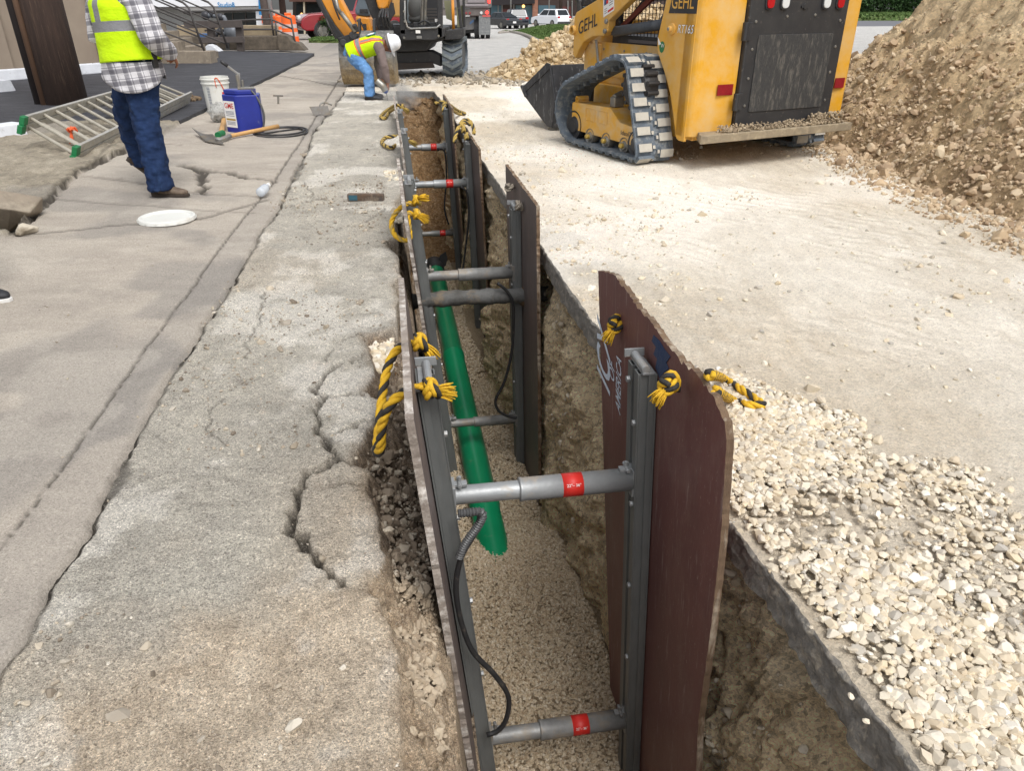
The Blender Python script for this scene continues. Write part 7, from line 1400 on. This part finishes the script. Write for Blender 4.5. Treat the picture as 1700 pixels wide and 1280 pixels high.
# ---- soil heap on the right and the rubble heap in the middle
def heaps():
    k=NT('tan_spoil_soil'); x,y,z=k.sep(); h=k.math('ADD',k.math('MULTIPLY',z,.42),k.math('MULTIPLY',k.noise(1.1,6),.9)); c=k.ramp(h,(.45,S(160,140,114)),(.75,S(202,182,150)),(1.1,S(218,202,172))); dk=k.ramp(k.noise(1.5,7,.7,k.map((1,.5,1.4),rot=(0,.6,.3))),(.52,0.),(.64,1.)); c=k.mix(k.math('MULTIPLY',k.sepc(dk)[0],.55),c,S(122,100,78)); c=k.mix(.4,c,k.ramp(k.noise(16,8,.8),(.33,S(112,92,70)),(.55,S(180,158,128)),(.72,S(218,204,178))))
    c=k.grit(c,45,.6,.6,1.35); c=k.grit(c,18,.5,.65,1.3); c=k.mix(1.,c,(1.42,1.35,1.24,1),'MULTIPLY'); n=k.bump(k.noise(12,9,.8),.8,.08); n=k.bump(k.noise(60,7,.8),.8,.03,n); ms=k.fin(c,.95,0,n,.1)
    gx,gy=np.meshgrid(np.linspace(2.7,11,330),np.linspace(2.6,14.5,420)); 
    xb=np.interp(gy,[2.6,4,5,6.5,8.3,9.3,10.3,11.5,13,14.5],[3.6,3.55,3.62,3.55,3.42,3.42,3.62,4.4,6.4,9.0])+.14*fbm(gx*0+gy*1.3,gy*.7,4,201); d=gx-xb
    H=np.where(d>0,.10*sst(0,.35,d)+np.minimum((.74+.16*sst(7,9.5,gy))*np.maximum(d-.12,0)**1.03,3.1),-.2*np.minimum(-d,.6)); H=H*sst(2.4,4.6,gy+.35*(gx-3.5)); 
    H=H+sst(0,.8,d)*(.20*fbm(gx*1.1,gy*1.1,4,203)+.09*np.abs(fbm(gx*2.6,gy*2.6,4,205)))+sst(0,.4,d)*(.05*fbm(gx*7,gy*7,4,207)+.02*fbm(gx*22,gy*22,3,209))
    ridge=np.abs(fbm(gx*.8+gy*.35,gy*.55,3,211)); H=H-sst(0,.9,d)*.16*sst(.12,0,ridge)
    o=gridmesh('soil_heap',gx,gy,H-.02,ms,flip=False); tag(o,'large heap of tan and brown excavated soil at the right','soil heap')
    n=120000; i=RNG.integers(0,gx.size,n); X=gx.ravel()[i]+RNG.uniform(-.02,.02,n); Y=gy.ravel()[i]+RNG.uniform(-.02,.02,n); D=d.ravel()[i]; Z=H.ravel()[i]; w=np.where(D>-.45,.30+.7*sst(-.45,.1,D)*sst(1.5,.2,D)+.25*sst(.1,.5,fbm(X*1.5,Y*1.5,3,213)),0)*(X<.72*Y+.4); kk=RNG.random(n)<w; X,Y,Z,D=X[kk],Y[kk],Z[kk],D[kk]; sz=.0165*RNG.lognormal(0,.62,len(X))*(1+.5*sst(1,.2,np.abs(D-.4))); sz=np.minimum(sz,.12)
    stuff(stones('heap_clods',np.stack([X,Y,np.maximum(Z-.02,0)+sz*.1],-1),sz,stone_mat('soil_clods',S(172,146,114),S(200,174,140),S(152,126,98),S(216,196,164),S(184,158,124)),.8),'broken clods and stones over the foot of the soil heap','clods')
    c0=np.array([2.62,17.9]); gx,gy=np.meshgrid(np.linspace(-1.2,6.6,220),np.linspace(14.4,21.5,220)); r=np.hypot((gx-c0[0])/1.05,gy-c0[1])+.25*fbm(gx*.9,gy*.9,3,221); H=np.maximum(1.43-.50*r,-.1)+.10*fbm(gx*2.2,gy*2.2,4,223)*(r<3)+.06*fbm(gx*7,gy*7,4,225)*(r<3)
    mr=mk_soil('rubble_fines',S(188,166,128),S(170,146,110),1,0,S(120,98,70)); o=gridmesh('rubble_heap',gx,gy,np.where(r<3,H,-.15),mr,flip=False); tag(o,'heap of pale broken limestone rubble behind the loader bucket','rubble heap')
    n=14000; i=RNG.integers(0,gx.size,n); R_=r.ravel()[i]; kk=(R_<2.9)&((gy.ravel()[i]<18.6)|(RNG.random(n)<.3)); i=i[kk]; X,Y,Z=gx.ravel()[i]+RNG.uniform(-.03,.03,len(i)),gy.ravel()[i]+RNG.uniform(-.03,.03,len(i)),np.maximum(H.ravel()[i],0); sz=np.clip(.085*RNG.lognormal(0,.42,len(i)),.03,.22)
    stuff(stones('rubble_stones',np.stack([X,Y,Z+sz*.06],-1),sz,stone_mat('limestone_rubble',S(186,160,118),S(206,184,146),S(164,138,100),S(218,200,168),S(196,172,132)),.8),'broken limestone pieces covering the rubble heap','stones')
    n=900; x=RNG.normal(0,1,n)*.8+G(790,130)[0]; y=RNG.normal(0,1,n)*.7+G(790,130)[1]; stuff(stones('road_rubble',np.stack([x,y,0*x+.01],-1),RNG.lognormal(0,.5,n)*.05,stone_mat('grey_road_rubble',S(150,140,124),S(178,164,142),S(120,114,104)),.5),'grey chips spread at the foot of the rubble heap','stones')
heaps()
# ================================================================ camera, sky, sun
def camera_light():
    cd=bpy.data.cameras.new('camera'); cd.sensor_width=36; cd.sensor_fit='HORIZONTAL'; cd.lens=36*F/1700; cd.clip_start=.05; cd.clip_end=2000
    co=bpy.data.objects.new('camera',cd); COL.objects.link(co); co.location=(0,0,HC); co.rotation_euler=(PI/2-PT,0,0); scene.camera=co
    w=bpy.data.worlds.new('World'); scene.world=w; w.use_nodes=True; t=w.node_tree; bg=t.nodes['Background']
    sk=t.nodes.new('ShaderNodeTexSky'); sk.sky_type='NISHITA'; sk.sun_disc=False; sk.sun_elevation=math.radians(58); sk.sun_rotation=math.radians(150); sk.air_density=1; sk.dust_density=3
    hs=t.nodes.new('ShaderNodeHueSaturation'); hs.inputs['Saturation'].default_value=.22; t.links.new(sk.outputs[0],hs.inputs['Color']); t.links.new(hs.outputs[0],bg.inputs[0]); bg.inputs[1].default_value=.15
    ld=bpy.data.lights.new('sun','SUN'); ld.energy=1.25; ld.angle=math.radians(24); ld.color=(1,.985,.965); lo=bpy.data.objects.new('sun',ld); COL.objects.link(lo)
    el,az=math.radians(58),math.radians(150); d=Vector((math.sin(az)*math.cos(el),math.cos(az)*math.cos(el),math.sin(el))); lo.rotation_euler=d.to_track_quat('Z','Y').to_euler()
    vs=scene.view_settings; scene.display_settings.display_device='sRGB'; vs.view_transform='Standard'; vs.look='None'; vs.gamma=1; vs.use_curve_mapping=False; vs.exposure=EXPO
EXPO=.54
camera_light()
